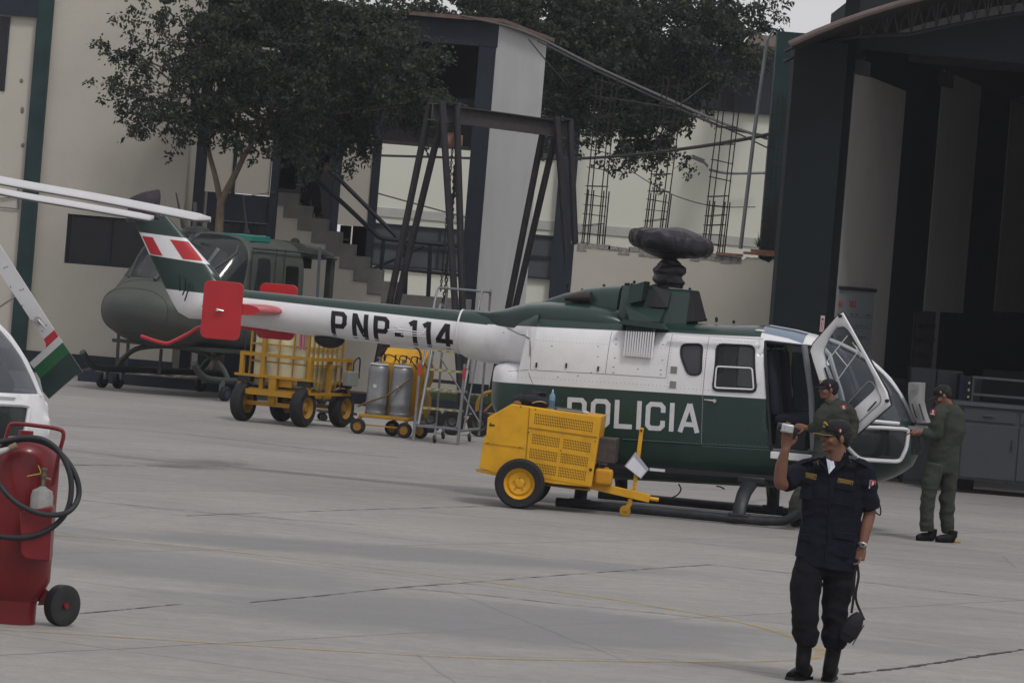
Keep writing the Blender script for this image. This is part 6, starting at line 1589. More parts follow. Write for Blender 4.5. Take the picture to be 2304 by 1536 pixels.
hb2 = MB().bar((h0[0], -.2, h0[1]), (h1[0], -.2, h1[1]), .045, .02, up=(0, 1, 0)).build('tow_handle', yel, gp, bevel=.004, smooth=False)
b = MB()
for k in range(5):
    t = .06 + .06 * k; p = Vector((h0[0], -.2, h0[1])).lerp(Vector((h1[0], -.2, h1[1])), t); b.ball((p.x, -.2245, p.z), .006, 6)
b.ball((h1[0] - .001, -.2245, h1[1] - .03), .014, 8); b.build('hole', blackp, hb2)
k0 = G(1418, 1122, -.2); k1 = G(1409, 1142, -.2)
MB().tube([(k0[0], -.2, k0[1]), (k0[0], -.2, k0[1] - .06)], .028, 8).build('caster_stem', yeld, gp)
cr = .062
MB().bar((k0[0], -.235, k0[1] - .05), (k1[0] - .01, -.235, cr), .05, .01, up=(0, 1, 0)).bar((k0[0], -.165, k0[1] - .05), (k1[0] - .01, -.165, cr), .05, .01, up=(0, 1, 0)).build('caster_fork', yeld, gp, smooth=False)
cw_ = MB().lathe([(.01, -.02), (cr * .9, -.022), (cr, -.014), (cr, .014), (cr * .9, .022), (.01, .02)], 24, Matrix.Translation((k1[0] - .01, -.2, cr)) @ Matrix.Rotation(R(90), 4, 'X')).build('caster_wheel', yeld, gp)
# fuel can, engine unit and document sleeve
a = G(1340, 1050, -.3); c = G(1377, 1094, -.3)
can = empty('fuel_can', 'small yellow plastic fuel can standing at the front of the power cart', 'fuel can', GF.o + Matrix.Rotation(GF.yaw, 3, 'Z') @ Vector((a[0], -.36, c[1] + .005)), GF.yaw)
ww_ = c[0] - a[0]; hh = a[1] - c[1]
MB().box(0, ww_, 0, .13, 0, hh * .92).build('can', mat('can_yellow', (.50, .23, .006), .5, var=.1, dirt=.3, dirtcol=(.2, .1, .01), dscale=8), can, bevel=.035, seg=4)
MB().lathe([(0, hh * .9), (.03, hh * .9), (.03, hh), (0, hh)], 12, Matrix.Translation((ww_ * .6, .065, 0))).build('cap', yeld, can)
a = G(1350, 984, -.2); c = G(1384, 1042, -.2)
MB().box(a[0] - .02, c[0], -.28, .25, c[1], a[1]).build('battery_box', mat('greasy_brown', (.055, .045, .042), .6, var=.4, scale=14), gp, bevel=.01)
MB().box(a[0] - .08, a[0] - .02, -.36, .3, c[1] - .12, a[1] - .0).build('control_panel', blackp, gp, smooth=False)
sv = [G(1430, 1016, -.24), G(1460, 1055, -.24), G(1442, 1077, -.24), G(1405, 1048, -.24)]
sl_ = empty('document_sleeve', 'clear plastic sleeve with white sheet hung on the cart handle', 'document', GF.o + Matrix.Rotation(GF.yaw, 3, 'Z') @ Vector((sv[0][0], -.24, sv[0][1])), GF.yaw)
o_ = Vector((sv[0][0], 0, sv[0][1])); V3 = [Vector((p[0], 0, p[1])) - o_ for p in sv]
def quadslab(V_, y0, y1, name, m, par): 
    n = len(V_); return MB().add([(v.x, y0, v.z) for v in V_] + [(v.x, y1, v.z) for v in V_], [tuple(range(n)), tuple(reversed(range(n, 2 * n)))] + [(i, i + n, (i + 1) % n + n, (i + 1) % n) for i in range(n)]).build(name, m, par, smooth=False)
quadslab(V3, .0, .006, 'sleeve', mat('plastic_sleeve', (.33, .33, .35), .15), sl_)
quadslab([V3[0].lerp(V3[1], .06).lerp(V3[3].lerp(V3[2], .06), .26), V3[0].lerp(V3[1], .95).lerp(V3[3].lerp(V3[2], .95), .26), V3[3].lerp(V3[2], .95).lerp(V3[1], .04), V3[3].lerp(V3[2], .06).lerp(V3[0], .04)], -.004, -.0005, 'sheet', mat('paper2', (.62, .62, .68), .7), sl_)
# things lying on the cart's top
tp0 = G(1150, 909, 0); tp1 = G(1354, 936, 0); tang = math.atan2(tp1[1] - tp0[1], tp1[0] - tp0[0])
def on_top(px, yl): 
    x = GF.xz(px, 915, yl)[0]; return Vector((x, yl, tp0[1] + (x - tp0[0]) * math.tan(tang)))
def gw(v): return GF.o + Matrix.Rotation(GF.yaw, 3, 'Z') @ v
bg_ = empty('tool_bag', 'crumpled black tool bag with tan patches lying on the power cart', 'bag', gw(on_top(1196, -.05)), GF.yaw)
def blob(w_, d_, h_, amp, seed, n=28, e=2.6):
    rr = []
    for i in range(11):
        t = i / 10; s = max(.25, math.sin(math.pi * (.14 + .8 * t)) ** .6); 
        rr.append([Vector((w_ / 2 * s * math.copysign(abs(math.cos(a)) ** (2 / e), math.cos(a)), d_ / 2 * s * math.copysign(abs(math.sin(a)) ** (2 / e), math.sin(a)), h_ * t)) for a in [2 * math.pi * j / n for j in range(n)]])
    return [[p + Vector((p.x, p.y, 0)).normalized() * crumple(p, amp, 9, seed) + Vector((0, 0, crumple(p, amp, 6, seed + 5) * (1 if i else 0))) for p in r_] for i, r_ in enumerate(rr)]
bk = mat('bag_black', (0.010, 0.010, 0.014), .75, var=.3, scale=20)
MB().loft(blob(.42, .34, .14, .035, 2), True).build('bag', bk, bg_, ang=70)
MB().loft([[p * .6 + Vector((.02, .05, .09)) for p in r_] for r_ in blob(.42, .3, .16, .05, 9)], True).build('flap', bk, bg_, ang=70)
MB().ball((-.15, -.15, .035), .045, 10, sq=(1.1, .4, .6)).build('tan_patch', mat('tan_leather', (.20, .10, .03), .6), bg_)
MB().tube(smooth_path([(.02, -.17, .05), (.07, -.185, .07), (.13, -.17, .075), (.17, -.14, .06)], 4), .007, 6).build('zip', mat('zip_tan', (.35, .28, .18), .5), bg_)
bt = empty('spray_bottle', 'light blue bottle standing beside the black bag on the power cart', 'bottle', gw(on_top(1241, -.28)), GF.yaw)
MB().lathe([(0, 0), (.030, 0), (.033, .01), (.033, .15), (.03, .17), (.016, .19), (.012, .21), (0, .21)], 16).build('bottle', mat('bottle_blue', (.14, .26, .34), .4), bt)
MB().lathe([(0, .21), (.009, .21), (.006, .235), (0, .236)], 10).build('nozzle', pw, bt)
MB().lathe([(.0342, .03), (.0342, .11), (.0335, .11), (.0335, .03)], 16).build('band', mat('bottle_label', (.07, .12, .2), .5), bt)
fd = empty('folder', 'green edged folder of papers lying on the power cart beside the bottle', 'folder', gw(on_top(1283, -.18) + Vector((0, 0, .008))), GF.yaw)
M = Matrix.Rotation(-tang, 4, 'Y') @ Matrix.Rotation(R(12), 4, 'Z')
MB().box(-.17, .14, -.12, .12, 0, .012, M).build('cover', mat('folder_green', (.02, .05, .045), .5), fd, smooth=False)
MB().box(-.16, .20, -.11, .11, .0125, .03, M).build('papers', pw, fd, smooth=False)
MB().box(-.17, .13, -.12, .12, .0305, .036, M).build('cover', mat('folder_green', (.02, .05, .045), .5), fd, smooth=False)

# ================================================================ WATER TANK TRAILER
TF = Frame(-3.12, 68.15, R(64))
tr_ = fthing('tank_trailer', 'yellow four wheeled trailer carrying a caged plastic water tank under the tail boom', 'trailer', TF)
yt = mat('trailer_yellow', (0.36, 0.19, 0.010), .5, var=.12, dirt=.3, dirtcol=(.16, .09, .02), dscale=4)
tw = .51
def twheel(x0, y0, par, r=.29, wd=.17, rimm=None):
    M = Matrix.Translation((x0, y0, r)) @ Matrix.Rotation(R(90), 4, 'X')
    w_ = MB().lathe([(r * .55, -wd / 2), (r * .9, -wd / 2), (r * .98, -wd * .35), (r, -wd * .1), (r, wd * .1), (r * .98, wd * .35), (r * .9, wd / 2), (r * .55, wd / 2)], 30, M, ring=True).build('wheel', tyre, par)
    MB().lathe([(0, -wd * .3), (.05, -wd * .38), (.07, -wd * .25), (r * .4, -wd * .2), (r * .5, -wd * .42), (r * .56, -wd * .52), (r * .56, wd * .52), (r * .5, wd * .42), (r * .4, wd * .2), (.07, wd * .25), (.05, wd * .38), (0, wd * .3)], 24, M).build('rim', rimm or mat('rim_dull_yellow', (0.27, 0.14, 0.012), .6, dirt=.4, dirtcol=(.08, .05, .02), dscale=8), w_)
for x0 in (-.62, .60):
    for y0 in (-tw, tw): twheel(x0, y0, tr_)
    MB().bar((x0, -tw + .05, .29), (x0, tw - .05, .29), .08, .06).build('axle', yt, tr_, smooth=False)
    for y0 in (-tw, tw): MB().box(x0 - .06, x0 + .06, y0 - .12, y0 + .1, .60, .68).build('fender_bracket', darkm, tr_, smooth=False)
MB().box(-.70, -.60, -.66, .66, .685, .72).build('front_bar', yt, tr_, smooth=False)
for y0 in (-.42, .42): MB().box(-.75, .78, y0 - .03, y0 + .03, .42, .50).build('chassis_rail', yt, tr_, smooth=False)
for x0 in (-.75, -.2, .3, .78): MB().box(x0 - .03, x0 + .03, -.389, .389, .42, .50).build('cross_member', yt, tr_, smooth=False)
MB().box(-.70, -.60, -.06, .06, .30, .68).build('front_post', yt, tr_, smooth=False)
tk = MB().box(-.52, .52, -.46, .46, .56, 1.56)
tank = tk.build('tank', mat('tank_plastic', (.62, .60, .42), .4, var=.08, scale=2), tr_, bevel=.06, seg=3)
cg = MB()
for z in (.66, .92, 1.18, 1.44):
    for (a, c) in (((-.55, -.49), (.55, -.49)), ((.55, -.49), (.55, .49)), ((.55, .49), (-.55, .49)), ((-.55, .49), (-.55, -.49))): cg.bar((*a, z), (*c, z), .022)
cg.build('cage', yt, tr_, smooth=False)
cg = MB()
for i in range(5): y = -.49 + .98 * i / 4; cg.bar((-.555, y, .55), (-.555, y, 1.58), .02); cg.bar((.555, y, .55), (.555, y, 1.58), .02)
for i in range(8): x = -.52 + 1.04 * i / 7; cg.bar((x, -.495, .55), (x, -.495, 1.58), .018); cg.bar((x, .495, .55), (x, .495, 1.58), .018)
cg.build('cage', yt, tr_, smooth=False)
for (x0, y0, h) in ((-.62, .22, 1.75), (-.62, .58, 1.05), (-.62, -.58, 1.05), (.62, .58, 1.05), (.62, -.58, 1.05), (0, -.58, 1.05)):
    MB().bar((x0, y0, .5), (x0, y0, h), .07, .06).build('stake', yt, tr_, smooth=False)
for (a, c) in (((-.62, .62), (-.62, -.62)), ((-.62, -.60), (.66, -.60)), ((-.62, .60), (.66, .60))): MB().bar((*a, 1.02), (*c, 1.02), .06, .05).build('guard_rail', yt, tr_, smooth=False)
for (a, c) in (((-.62, .62), (-.62, -.62)), ((-.62, -.60), (.66, -.60))): MB().bar((*a, .50), (*c, .50), .05, .04).build('lower_guard', yt, tr_, smooth=False)
MB().box(-.60, -.54, -.28, .12, .56, .72).build('valve_box', yel, tr_, bevel=.01)
bx = TF.px(788, 850, -.66)
MB().box(bx.x - .2, bx.x + .12, -.74, -.64, bx.z - .12, bx.z + .10).build('switch_box', mat('box_grey', (.22, .24, .22), .6), tr_, bevel=.008)
MB().tube(smooth_path([(bx.x, -.7, bx.z + .1), (bx.x + .02, -.7, bx.z + .25), (bx.x + .15, -.72, bx.z + .3), (bx.x + .2, -.7, bx.z)], 5), .012, 6).build('cable', blackp, tr_)
tw_ = empty('towel', 'faded pink towel hanging over the caged tank', 'towel', TF.o + Matrix.Rotation(TF.yaw, 3, 'Z') @ Vector((-.59, -.40, 1.62)), TF.yaw)
rr = []
for i in range(14):
    z = -i * .035; rr.append([Vector((-.015 * math.sin(j * 1.3 + i * .2) - .008 - .02 * (j % 2), (j - 6) * .012 * (1 - .02 * i), z - .02 * math.sin(j * .8))) for j in range(13)] + [Vector((.004 - .015 * math.sin(j * 1.3 + i * .2), (j - 6) * .012 * (1 - .02 * i), z - .02 * math.sin(j * .8))) for j in reversed(range(13))])
MB().loft(rr, True).build('cloth', mat('pink_cloth', (.42, .16, .20), .9, var=.1), tw_, ang=80)
rg = empty('rag', 'small off-white rag hung at the right corner of the tank cage', 'rag', TF.o + Matrix.Rotation(TF.yaw, 3, 'Z') @ Vector((.3, -.53, 1.6)), TF.yaw)
MB().loft([[p * .75 for p in r_] for r_ in blob(.26, .06, .26, .02, 4)], True).build('cloth', mat('rag_cream', (.42, .39, .33), .9), rg, ang=80).location = (0, 0, -.24)

# ================================================================ GAS BOTTLE CART
LF = Frame(at(868, 978, 66.75).x, 66.75, -R(16))
lc = fthing('gas_cart', 'small yellow cart carrying two grey gas cylinders beside the rolling ladder', 'cart', LF)
gcm = mat('cylinder_grey', (.20, .205, .21), .4, .5, var=.15, scale=5, dirt=.3, dirtcol=(.1, .1, .1), dscale=4)
MB().box(-.37, .40, -.24, .30, .25, .30).build('deck', yt, lc, bevel=.01, smooth=False)
for x0, nmx in ((-.17, 0), (.19, 1)):
    c_ = empty('gas_cylinder', ['left grey gas cylinder strapped on the small yellow cart', 'right grey gas cylinder strapped on the small yellow cart'][nmx], 'gas cylinder', LF.o + Matrix.Rotation(LF.yaw, 3, 'Z') @ Vector((x0, -.03, .302)), LF.yaw, 'grey gas cylinders on the yellow cart')
    MB().lathe([(0, 0), (.165, 0), (.168, .02), (.168, .04), (.160, .05), (.160, .12), (.166, .14), (.166, .20), (.160, .21), (.160, .62), (.155, .68), (.13, .73), (.08, .765), (.03, .78), (0, .78)], 32).build('cylinder', gcm, c_)
    MB().lathe([(.0, .775), (.025, .775), (.025, .83), (.05, .83), (.05, .845), (0, .845)], 12).build('valve', gcm, c_)
    MB().lathe([(.12, .74), (.145, .73), (.145, .745), (.12, .755)], 20).build('collar', mat('pale_grey', (.42, .42, .44), .5), c_)
    MB().cbox((.0, -.161, .42), (.05, .006, .05)).build('label', pw, c_, smooth=False)
MB().add([(-.30, .32, .30), (.42, .32, .30), (.42, .40, .30), (-.30, .40, .30), (-.26, .20, 1.08), (.44, .20, 1.08), (.44, .40, 1.30), (-.20, .40, 1.30)], [(0, 1, 5, 4), (1, 2, 6, 5), (2, 3, 7, 6), (3, 0, 4, 7), (4, 5, 6, 7), (0, 3, 2, 1)]).build('back_box', yel, lc, bevel=.01)
for (x0, y0) in ((-.36, -.2), (.36, -.2), (.05, .2), (.5, .15)):
    MB().bar((x0, y0, .12), (x0, y0, .26), .045, .06).build('leg', yt, lc, smooth=False); twheel(x0 + .0, y0 - .06, lc, .115, .07)
for x0, y0, r_ in ((.47, .32, .26), (.47, .32, .26)):
    pass
for z in (.95, .50):
    MB().lathe([(.04, -.03), (.17, -.035), (.20, -.02), (.20, .02), (.17, .035), (.04, .03)], 24, Matrix.Translation((.50, .26, z)) @ Matrix.Rotation(R(90), 4, 'Y')).build('hose_reel', yt, lc)
MB().bar((-.30, -.2, .14), (.32, -.2, .14), .02).build('tie_bar', yt, lc, smooth=False)
MB().tube(smooth_path([(-.40, -.22, .40), (-.2, -.235, .50), (.0, -.24, .58), (.2, -.235, .72), (.36, -.18, .88)], 5), .015, 6).build('strap', mat('tan_hose', (.13, .09, .05), .7), lc)
for k in range(3):
    MB().tube(smooth_path([(-.25 + .03 * k, .25, 1.22 + .02 * k), (-.1, .2 - .03 * k, 1.36 + .02 * k), (.12, .2, 1.38 + .015 * k), (.34, .2, 1.30), (.42, .1, 1.18 - .03 * k)], 5), .014, 6).build('hose', mat('dark_red_hose', (.06, .022, .022), .6), lc)
for x0 in (-.1, .12, .30): MB().tube(smooth_path([(x0, -.03, 1.1), (x0 + .05, -.1, 1.2), (x0 + .15, .0, 1.16), (x0 + .25, .1, 1.02)], 4), .009, 6).build('hose', blackp, lc)
b = MB()
for k in range(4): b.tube([(-.18 + k * .17, .19, 1.10), (-.17 + k * .17, .17, 1.20)], .012, 6)
b.build('clamp', darkm, lc)

# ================================================================ ROLLING LADDER
SF = Frame(at(985, 990, 65.9).x, 65.75, -R(10))
ld = fthing('rolling_ladder', 'grey metal rolling access ladder with yellow taped treads left of the power cart', 'ladder', SF)
lgm = mat('ladder_grey', (.20, .205, .215), .5, .4, var=.15, scale=6, dirt=.3, dscale=5)
lw2 = .33
for sd_ in (-1, 1):
    MB().tube([(sd_ * lw2, -.15, .0), (sd_ * lw2, -.1, 1.18)], .022, 8).build('post', lgm, ld)
    MB().lathe([(.0235, .95), (.0235, 1.13), (.0, 1.13), (0, .95)], 10, Matrix.Translation((sd_ * lw2, -.11, 0))).build('red_band', mat('red_band', (.4, .04, .04), .6), ld)
    MB().tube([(sd_ * (lw2 - .04), -.10, .24), (sd_ * (lw2 - .04), .85, 2.0)], .020, 8).build('stile', lgm, ld)
    MB().tube(smooth_path([(sd_ * (lw2 - .0), .10, 1.1), (sd_ * lw2, .62, 2.05), (sd_ * lw2, .78, 2.22), (sd_ * lw2, .9, 2.24), (sd_ * lw2, 1.4, 2.24)], 4), .018, 8).build('handrail', lgm, ld)
    MB().tube(smooth_path([(sd_ * lw2, 1.4, 2.24), (sd_ * lw2, 1.48, 2.2), (sd_ * lw2, 1.5, 2.1), (sd_ * lw2, 1.5, .10)], 4), .018, 8).build('rear_leg', lgm, ld)
    MB().tube([(sd_ * lw2, -.1, .2), (sd_ * lw2, 1.5, .2)], .02, 8).build('base_rail', lgm, ld)
    MB().tube([(sd_ * lw2, .95, 1.5), (sd_ * lw2, .2, .2)], .014, 6).build('brace', lgm, ld)
MB().tube([(-lw2, 1.45, 2.24), (lw2, 1.45, 2.24)], .018, 8).build('top_rail', lgm, ld)
MB().tube([(-lw2, 1.45, 1.2), (lw2, 1.45, .3)], .014, 6).build('rear_brace', lgm, ld)
tape = mat('yellow_tape', (.45, .38, .04), .6)
for k, z in enumerate((.24, .50, .78, 1.06, 1.34, 1.62)):
    y = -.10 + (z - .24) * .54
    t_ = MB().box(-lw2 + .02, lw2 - .02, y - .02, y + .2, z - .03, z).build('tread', lgm, ld, smooth=False)
    if k: 
        b = MB()
        for i in range(5): x0 = -lw2 + .06 + i * .125; b.add([(x0, y - .0215, z - .028), (x0 + .06, y - .0215, z - .028), (x0 + .08, y - .0215, z - .002), (x0 + .02, y - .0215, z - .002)], [(0, 1, 2, 3)])
        b.build('tape', tape, t_, smooth=False)
for (x0, y0) in ((0, -.25), (-.2, 1.45), (.2, 1.45)):
    MB().lathe([(.01, -.015), (.055, -.018), (.06, 0), (.055, .018), (.01, .015)], 16, Matrix.Translation((x0, y0, .06)) @ Matrix.Rotation(R(80), 4, 'Y')).build('caster', blackp, ld)
    MB().bar((x0, y0, .07), (x0, y0 + .03, .2), .03).build('caster_fork', lgm, ld, smooth=False)

# ================================================================ YELLOW TUBE CART BEHIND THE LADDER, DOLLY
YF = Frame(at(1020, 972, 69.2).x, 69.3, -R(5))
yc = fthing('tow_cart', 'low yellow tube framed cart with black tyres half hidden behind the rolling ladder', 'cart', YF)
for x0, y0 in ((-.36, -.1), (.0, -.3), (.40, .0)): twheel(x0, y0, yc, .20, .15, mat('rim_dark', (.06, .06, .06), .6))
yo = mat('ochre', (.30, .17, .02), .6, dirt=.3)
MB().tube(smooth_path([(.33, .1, .25), (.33, .1, .50), (.40, .1, .64), (.55, .1, .70), (.95, .1, .72)], 5), .032, 8).build('tube_frame', yo, yc)
MB().tube([(.42, .1, .36), (.70, .1, .70)], .018, 6).tube([(.38, .1, .36), (.95, .1, .36)], .018, 6).build('brace', yo, yc)
MB().bar((-.4, .05, .22), (.95, .05, .22), .06).build('frame', yo, yc, smooth=False)
DF_ = Frame(at(745, 945, 70.3).x, 70.5, R(10))
dl = fthing('dolly', 'small flat dark dolly on the ground behind the tank trailer', 'dolly', DF_)
MB().box(-.22, .36, -.25, .25, .13, .17).build('deck', mat('dolly_wood', (.06, .045, .035), .8), dl, bevel=.01)
for x0, y0 in ((-.15, -.18), (.28, -.18), (-.15, .18), (.28, .18)): MB().lathe([(.01, -.05), (.055, -.05), (.06, 0), (.055, .05), (.01, .05)], 14, Matrix.Translation((x0, y0, .06)) @ Matrix.Rotation(R(90), 4, 'X')).build('wheel', blackp, dl); MB().cbox((x0, y0, .124), (.06, .06, .01)).build('bracket', steel, dl, smooth=False)

# ================================================================ WHEELED FIRE EXTINGUISHER
EF = Frame(at(22, 1400, 30.7).x, 30.75, 0.0)
ex = fthing('fire_extinguisher', 'large red wheeled fire extinguisher with coiled black hose at the left edge', 'fire extinguisher', EF)
er = mat('extinguisher_red', (0.16, 0.006, 0.010), .42, var=.1, coat=.25, dirt=.3, dirtcol=(.09, .01, .012), dscale=5)
def E(px, py, yl=-.25): return EF.px(px, py, yl)
er_ = .245
zt_ = E(40, 985, -.1).z
MB().lathe([(0, 0), (er_ * .68, 0), (er_ * .68, .16), (er_ * .82, .2), (er_, .30), (er_, zt_ - .17), (er_ * .96, zt_ - .10), (er_ * .82, zt_ - .04), (er_ * .5, zt_), (.05, zt_ + .01), (.05, zt_ + .05), (0, zt_ + .05)], 48).build('cylinder', er, ex)
MB().tube([(-er_ - .1, .05, .17), (er_ + .08, .05, .17)], .016, 8).build('axle', er, ex)
MB().prism([(er_ * .7, .13), (er_ + .06, .145), (er_ + .06, .19), (er_ * .85, .25)], .03, .07).build('axle_plate', er, ex, smooth=False)
wy = EF.px(138, 1366, .0)
M = Matrix.Translation((wy.x + .0, .05, .142)) @ Matrix.Rotation(R(-40), 4, 'Z') @ Matrix.Rotation(R(90), 4, 'Y')
M2 = Matrix.Translation((-wy.x - .1, .05, .142)) @ Matrix.Rotation(R(90), 4, 'Y')
for mm in (M, M2):
    w_ = MB().lathe([(.02, -.025), (.05, -.03), (.06, -.02), (.085, -.02), (.1, -.032), (.125, -.04), (.14, -.035), (.142, 0), (.14, .035), (.125, .04), (.05, .03), (.02, .025)], 36, mm).build('wheel', mat('extinguisher_wheel', (.020, .020, .022), .6, var=.3, scale=10), ex)
    MB().lathe([(0, -.045), (.022, -.045), (.022, .045), (0, .045)], 12, mm).build('hub', er, w_)
hp_ = [E(8, 1010), E(20, 962), E(33, 953), E(80, 957), E(131, 965), E(143, 978), E(133, 1020), E(119, 1090)]
MB().tube(smooth_path(hp_, 4), .014, 8).build('handle', er, ex)
MB().prism([E(112, 1085).xz, E(120, 1088).xz, E(122, 1094).xz, E(112, 1094).xz], -.26, -.2).build('handle_foot', er, ex, smooth=False)
hk = MB().prism([E(48, 1245, -.38).xz, E(46, 1150, -.38).xz, E(120, 1137, -.38).xz, E(112, 1262, -.38).xz, E(60, 1256, -.38).xz], -.42, -.20).build('bottle_holder', er, ex, bevel=.01)
bc = E(93, 1140, -.33)
gb_ = empty('gas_bottle', 'small grey gas bottle with valve held on the front of the red extinguisher', 'gas bottle', EF.o + Vector((bc.x, -.335, bc.z)), 0)
MB().lathe([(0, -.2), (.078, -.2), (.078, .07), (.068, .11), (.03, .13), (.02, .14), (0, .14)], 24).build('bottle', mat('bottle_grey', (.30, .30, .29), .45, .2, var=.25, scale=12, dirt=.5, dirtcol=(.1, .09, .08), dscale=10), gb_)
MB().lathe([(0, .14), (.014, .14), (.012, .19), (.02, .2), (.02, .22), (.012, .225), (.012, .245), (.022, .25), (.022, .265), (0, .265)], 12).build('valve', mat('brass_dull', (.16, .15, .12), .45, .6), gb_)
MB().tube([(-.0, 0, .2), (.05, -.01, .19)], .009, 6).build('outlet', mat('brass_dull', (.16, .15, .12), .45, .6), gb_)
MB().tube(smooth_path([(-.11, -.03, .20), (-.06, -.03, .215), (-.02, -.03, .23), (-.04, -.03, .28)], 4), .004, 5).build('safety_tag', mat('tag_yellow', (.4, .3, .03), .6), gb_)
hs_ = mat('hose_rubber', (0.018, 0.020, 0.024), .5, var=.2, scale=10)
loop1 = [E(-60, 1040, -.34), E(-10, 1018, -.32), E(20, 996, -.3), E(62, 988, -.3), E(110, 1000, -.3), E(150, 1035, -.32), E(174, 1080, -.34), E(176, 1120, -.36), E(155, 1150, -.44), E(118, 1158, -.46), E(75, 1150, -.46), E(30, 1125, -.44), E(-5, 1085, -.42), E(-30, 1040, -.40)]
MB().tube(smooth_path(loop1, 6), .019, 10).build('hose', hs_, ex)
loop2 = [E(-40, 1000, -.36), E(20, 990, -.34), E(60, 984, -.34), E(100, 990, -.34), E(135, 1018, -.34), E(157, 1065, -.36), E(160, 1110, -.38), E(150, 1150, -.40), E(125, 1180, -.42), E(90, 1200, -.43), E(45, 1209, -.43), E(0, 1206, -.42), E(-50, 1195, -.4)]
MB().tube(smooth_path(loop2, 6), .019, 10).build('hose', hs_, ex)
MB().tube([E(22, 1008, -.37), E(38, 1001, -.37)], .024, 10).build('hose_fitting', mat('brass_fitting', (.25, .2, .12), .4, .6), ex)
MB().tube([E(-20, 1022, -.38), E(22, 1008, -.37)], [.03, .014], 10).build('nozzle', mat('nozzle_grey', (.4, .4, .4), .5), ex)

# ================================================================ HANGAR FURNITURE
def hq(px, py, D): return at(px, py, D)
DW2 = 63.4
gm = mat('bench_grey', (0.040, 0.046, 0.054), .6, var=.1, dirt=.2, dirtcol=(.05, .05, .05))
gm2 = mat('bench_top_grey', (0.06, 0.066, 0.072), .5)
bx0 = hq(2152, 900, DW2).x; bzt = hq(2220, 907, DW2).z; bzb = hq(2200, 1080, DW2).z
wb_ = empty('workbench', 'long grey metal workbench with drawers, cupboard doors and a rear shelf in the hangar mouth', 'workbench', (bx0 + 1.2, DW2, 0))
def BX(b, x0, x1, y0, y1, z0, z1): return b.box(x0 - 1.2, x1 - 1.2, y0, y1, z0, z1)
L2 = 2.6
BX(MB(), -.04, L2, -.03, .75, bzt - .05, bzt).build('top', gm2, wb_, smooth=False)
BX(MB(), .05, L2 - .1, .02, .72, bzb, bzt - .051).build('cabinet', gm, wb_, smooth=False)
for k in range(3): 
    d_ = BX(MB(), .12 + k * .8, .12 + k * .8 + .74, -.0, .019, bzt - .26, bzt - .08).build('drawer', gm, wb_, bevel=.006)
    BX(MB(), .12 + k * .8 + .28, .12 + k * .8 + .44, -.03, -.001, bzt - .18, bzt - .16).build('drawer_handle', gm2, d_, smooth=False)
    d_ = BX(MB(), .12 + k * .8, .12 + k * .8 + .78, -.0, .019, bzb + .03, bzt - .30).build('door', gm, wb_, bevel=.006)
    BX(MB(), .12 + k * .8 + .70, .12 + k * .8 + .72, -.03, -.001, (bzb + bzt) / 2 - .1, (bzb + bzt) / 2 + .06).build('door_handle', steel, d_, smooth=False)
for x0 in (.0, L2 - .1): BX(MB(), x0, x0 + .05, 0, .05, 0, bzt - .051).build('leg', gm2, wb_, smooth=False); BX(MB(), x0, x0 + .05, .68, .72, 0, bzt - .051).build('leg', gm2, wb_, smooth=False)
zs1 = hq(2200, 870, DW2 + .6).z
for k, z in enumerate((zs1 + .12, zs1 - .02 - .1)): BX(MB(), .25, L2, .45, .75, z, z + .03).build('shelf', gm2, wb_, smooth=False)
for x0 in (.25, 1.2, 2.2): BX(MB(), x0, x0 + .03, .46, .74, bzt, zs1 + .12).build('shelf_post', gm, wb_, smooth=False)
db = empty('drawer_rack', 'narrow blue sided rack of small drawers with white knobs behind the pilot', 'drawer rack', hq(2168, 985, 64.6).xy.to_3d())
rx = db.location.x; rz1 = hq(2172, 842, 64.6).z
MB().box(-.12, -.06, 0, .4, 0, rz1).build('side', mat('rack_blue', (.006, .010, .035), .5), db, smooth=False)
MB().box(-.059, .2, .02, .4, 0, rz1 - .02).build('cabinet', blackp, db, smooth=False)
z = rz1 - .12
for k in range(8): 
    dd = MB().box(-.05, .18, .0, .019, z - .045, z + .045).build('drawer', blackp, db, bevel=.004); MB().ball((.02, -.008, z), .022, 8).build('knob', pw, dd); z -= .1
for k, (a, c, t_) in enumerate(((2040, 2098, 826), (2100, 2158, 832))):  # lockers where grey panels show, also put in to keep the floor dark
    x0, x1 = hq(a, 950, 65.0).x, hq(c, 950, 65.0).x; zz = hq(a + 20, t_, 65).z
    l = empty('locker', ['blue grey metal locker directly behind the open nose hatch', 'blue grey metal locker between the nose hatch and the drawer rack'][k], 'locker', ((x0 + x1) / 2, 65.0, 0), 0, 'metal lockers in the hangar')
    w2 = (x1 - x0) / 2; MB().box(-w2, w2, 0, .5, 0, zz).build('body', gm, l, bevel=.005)
    MB().box(-w2 + .015, w2 - .015, -.012, -.001, .06, zz - .04).build('door', gm, l, bevel=.003)
for k, (a, c, t_, D, y_) in enumerate(((2203, 2330, 835, 70, 1.2), (1962, 2040, 850, 66.5, .8))):
    x0, x1 = hq(a, 950, D).x, hq(c, 950, D).x; zz = hq((a + c) / 2, t_, D).z
    o = MB().box(x0, x1, D, D + .6, 0, zz).build('storage_crate', mat('crate_dark', (.012, .014, .017), .8), smooth=False)
    tag(o, ['large dark crate far back in the hangar behind the workbench', 'low dark crate in the hangar behind the helicopter nose'][k], 'crate', 'dark crates in the hangar')
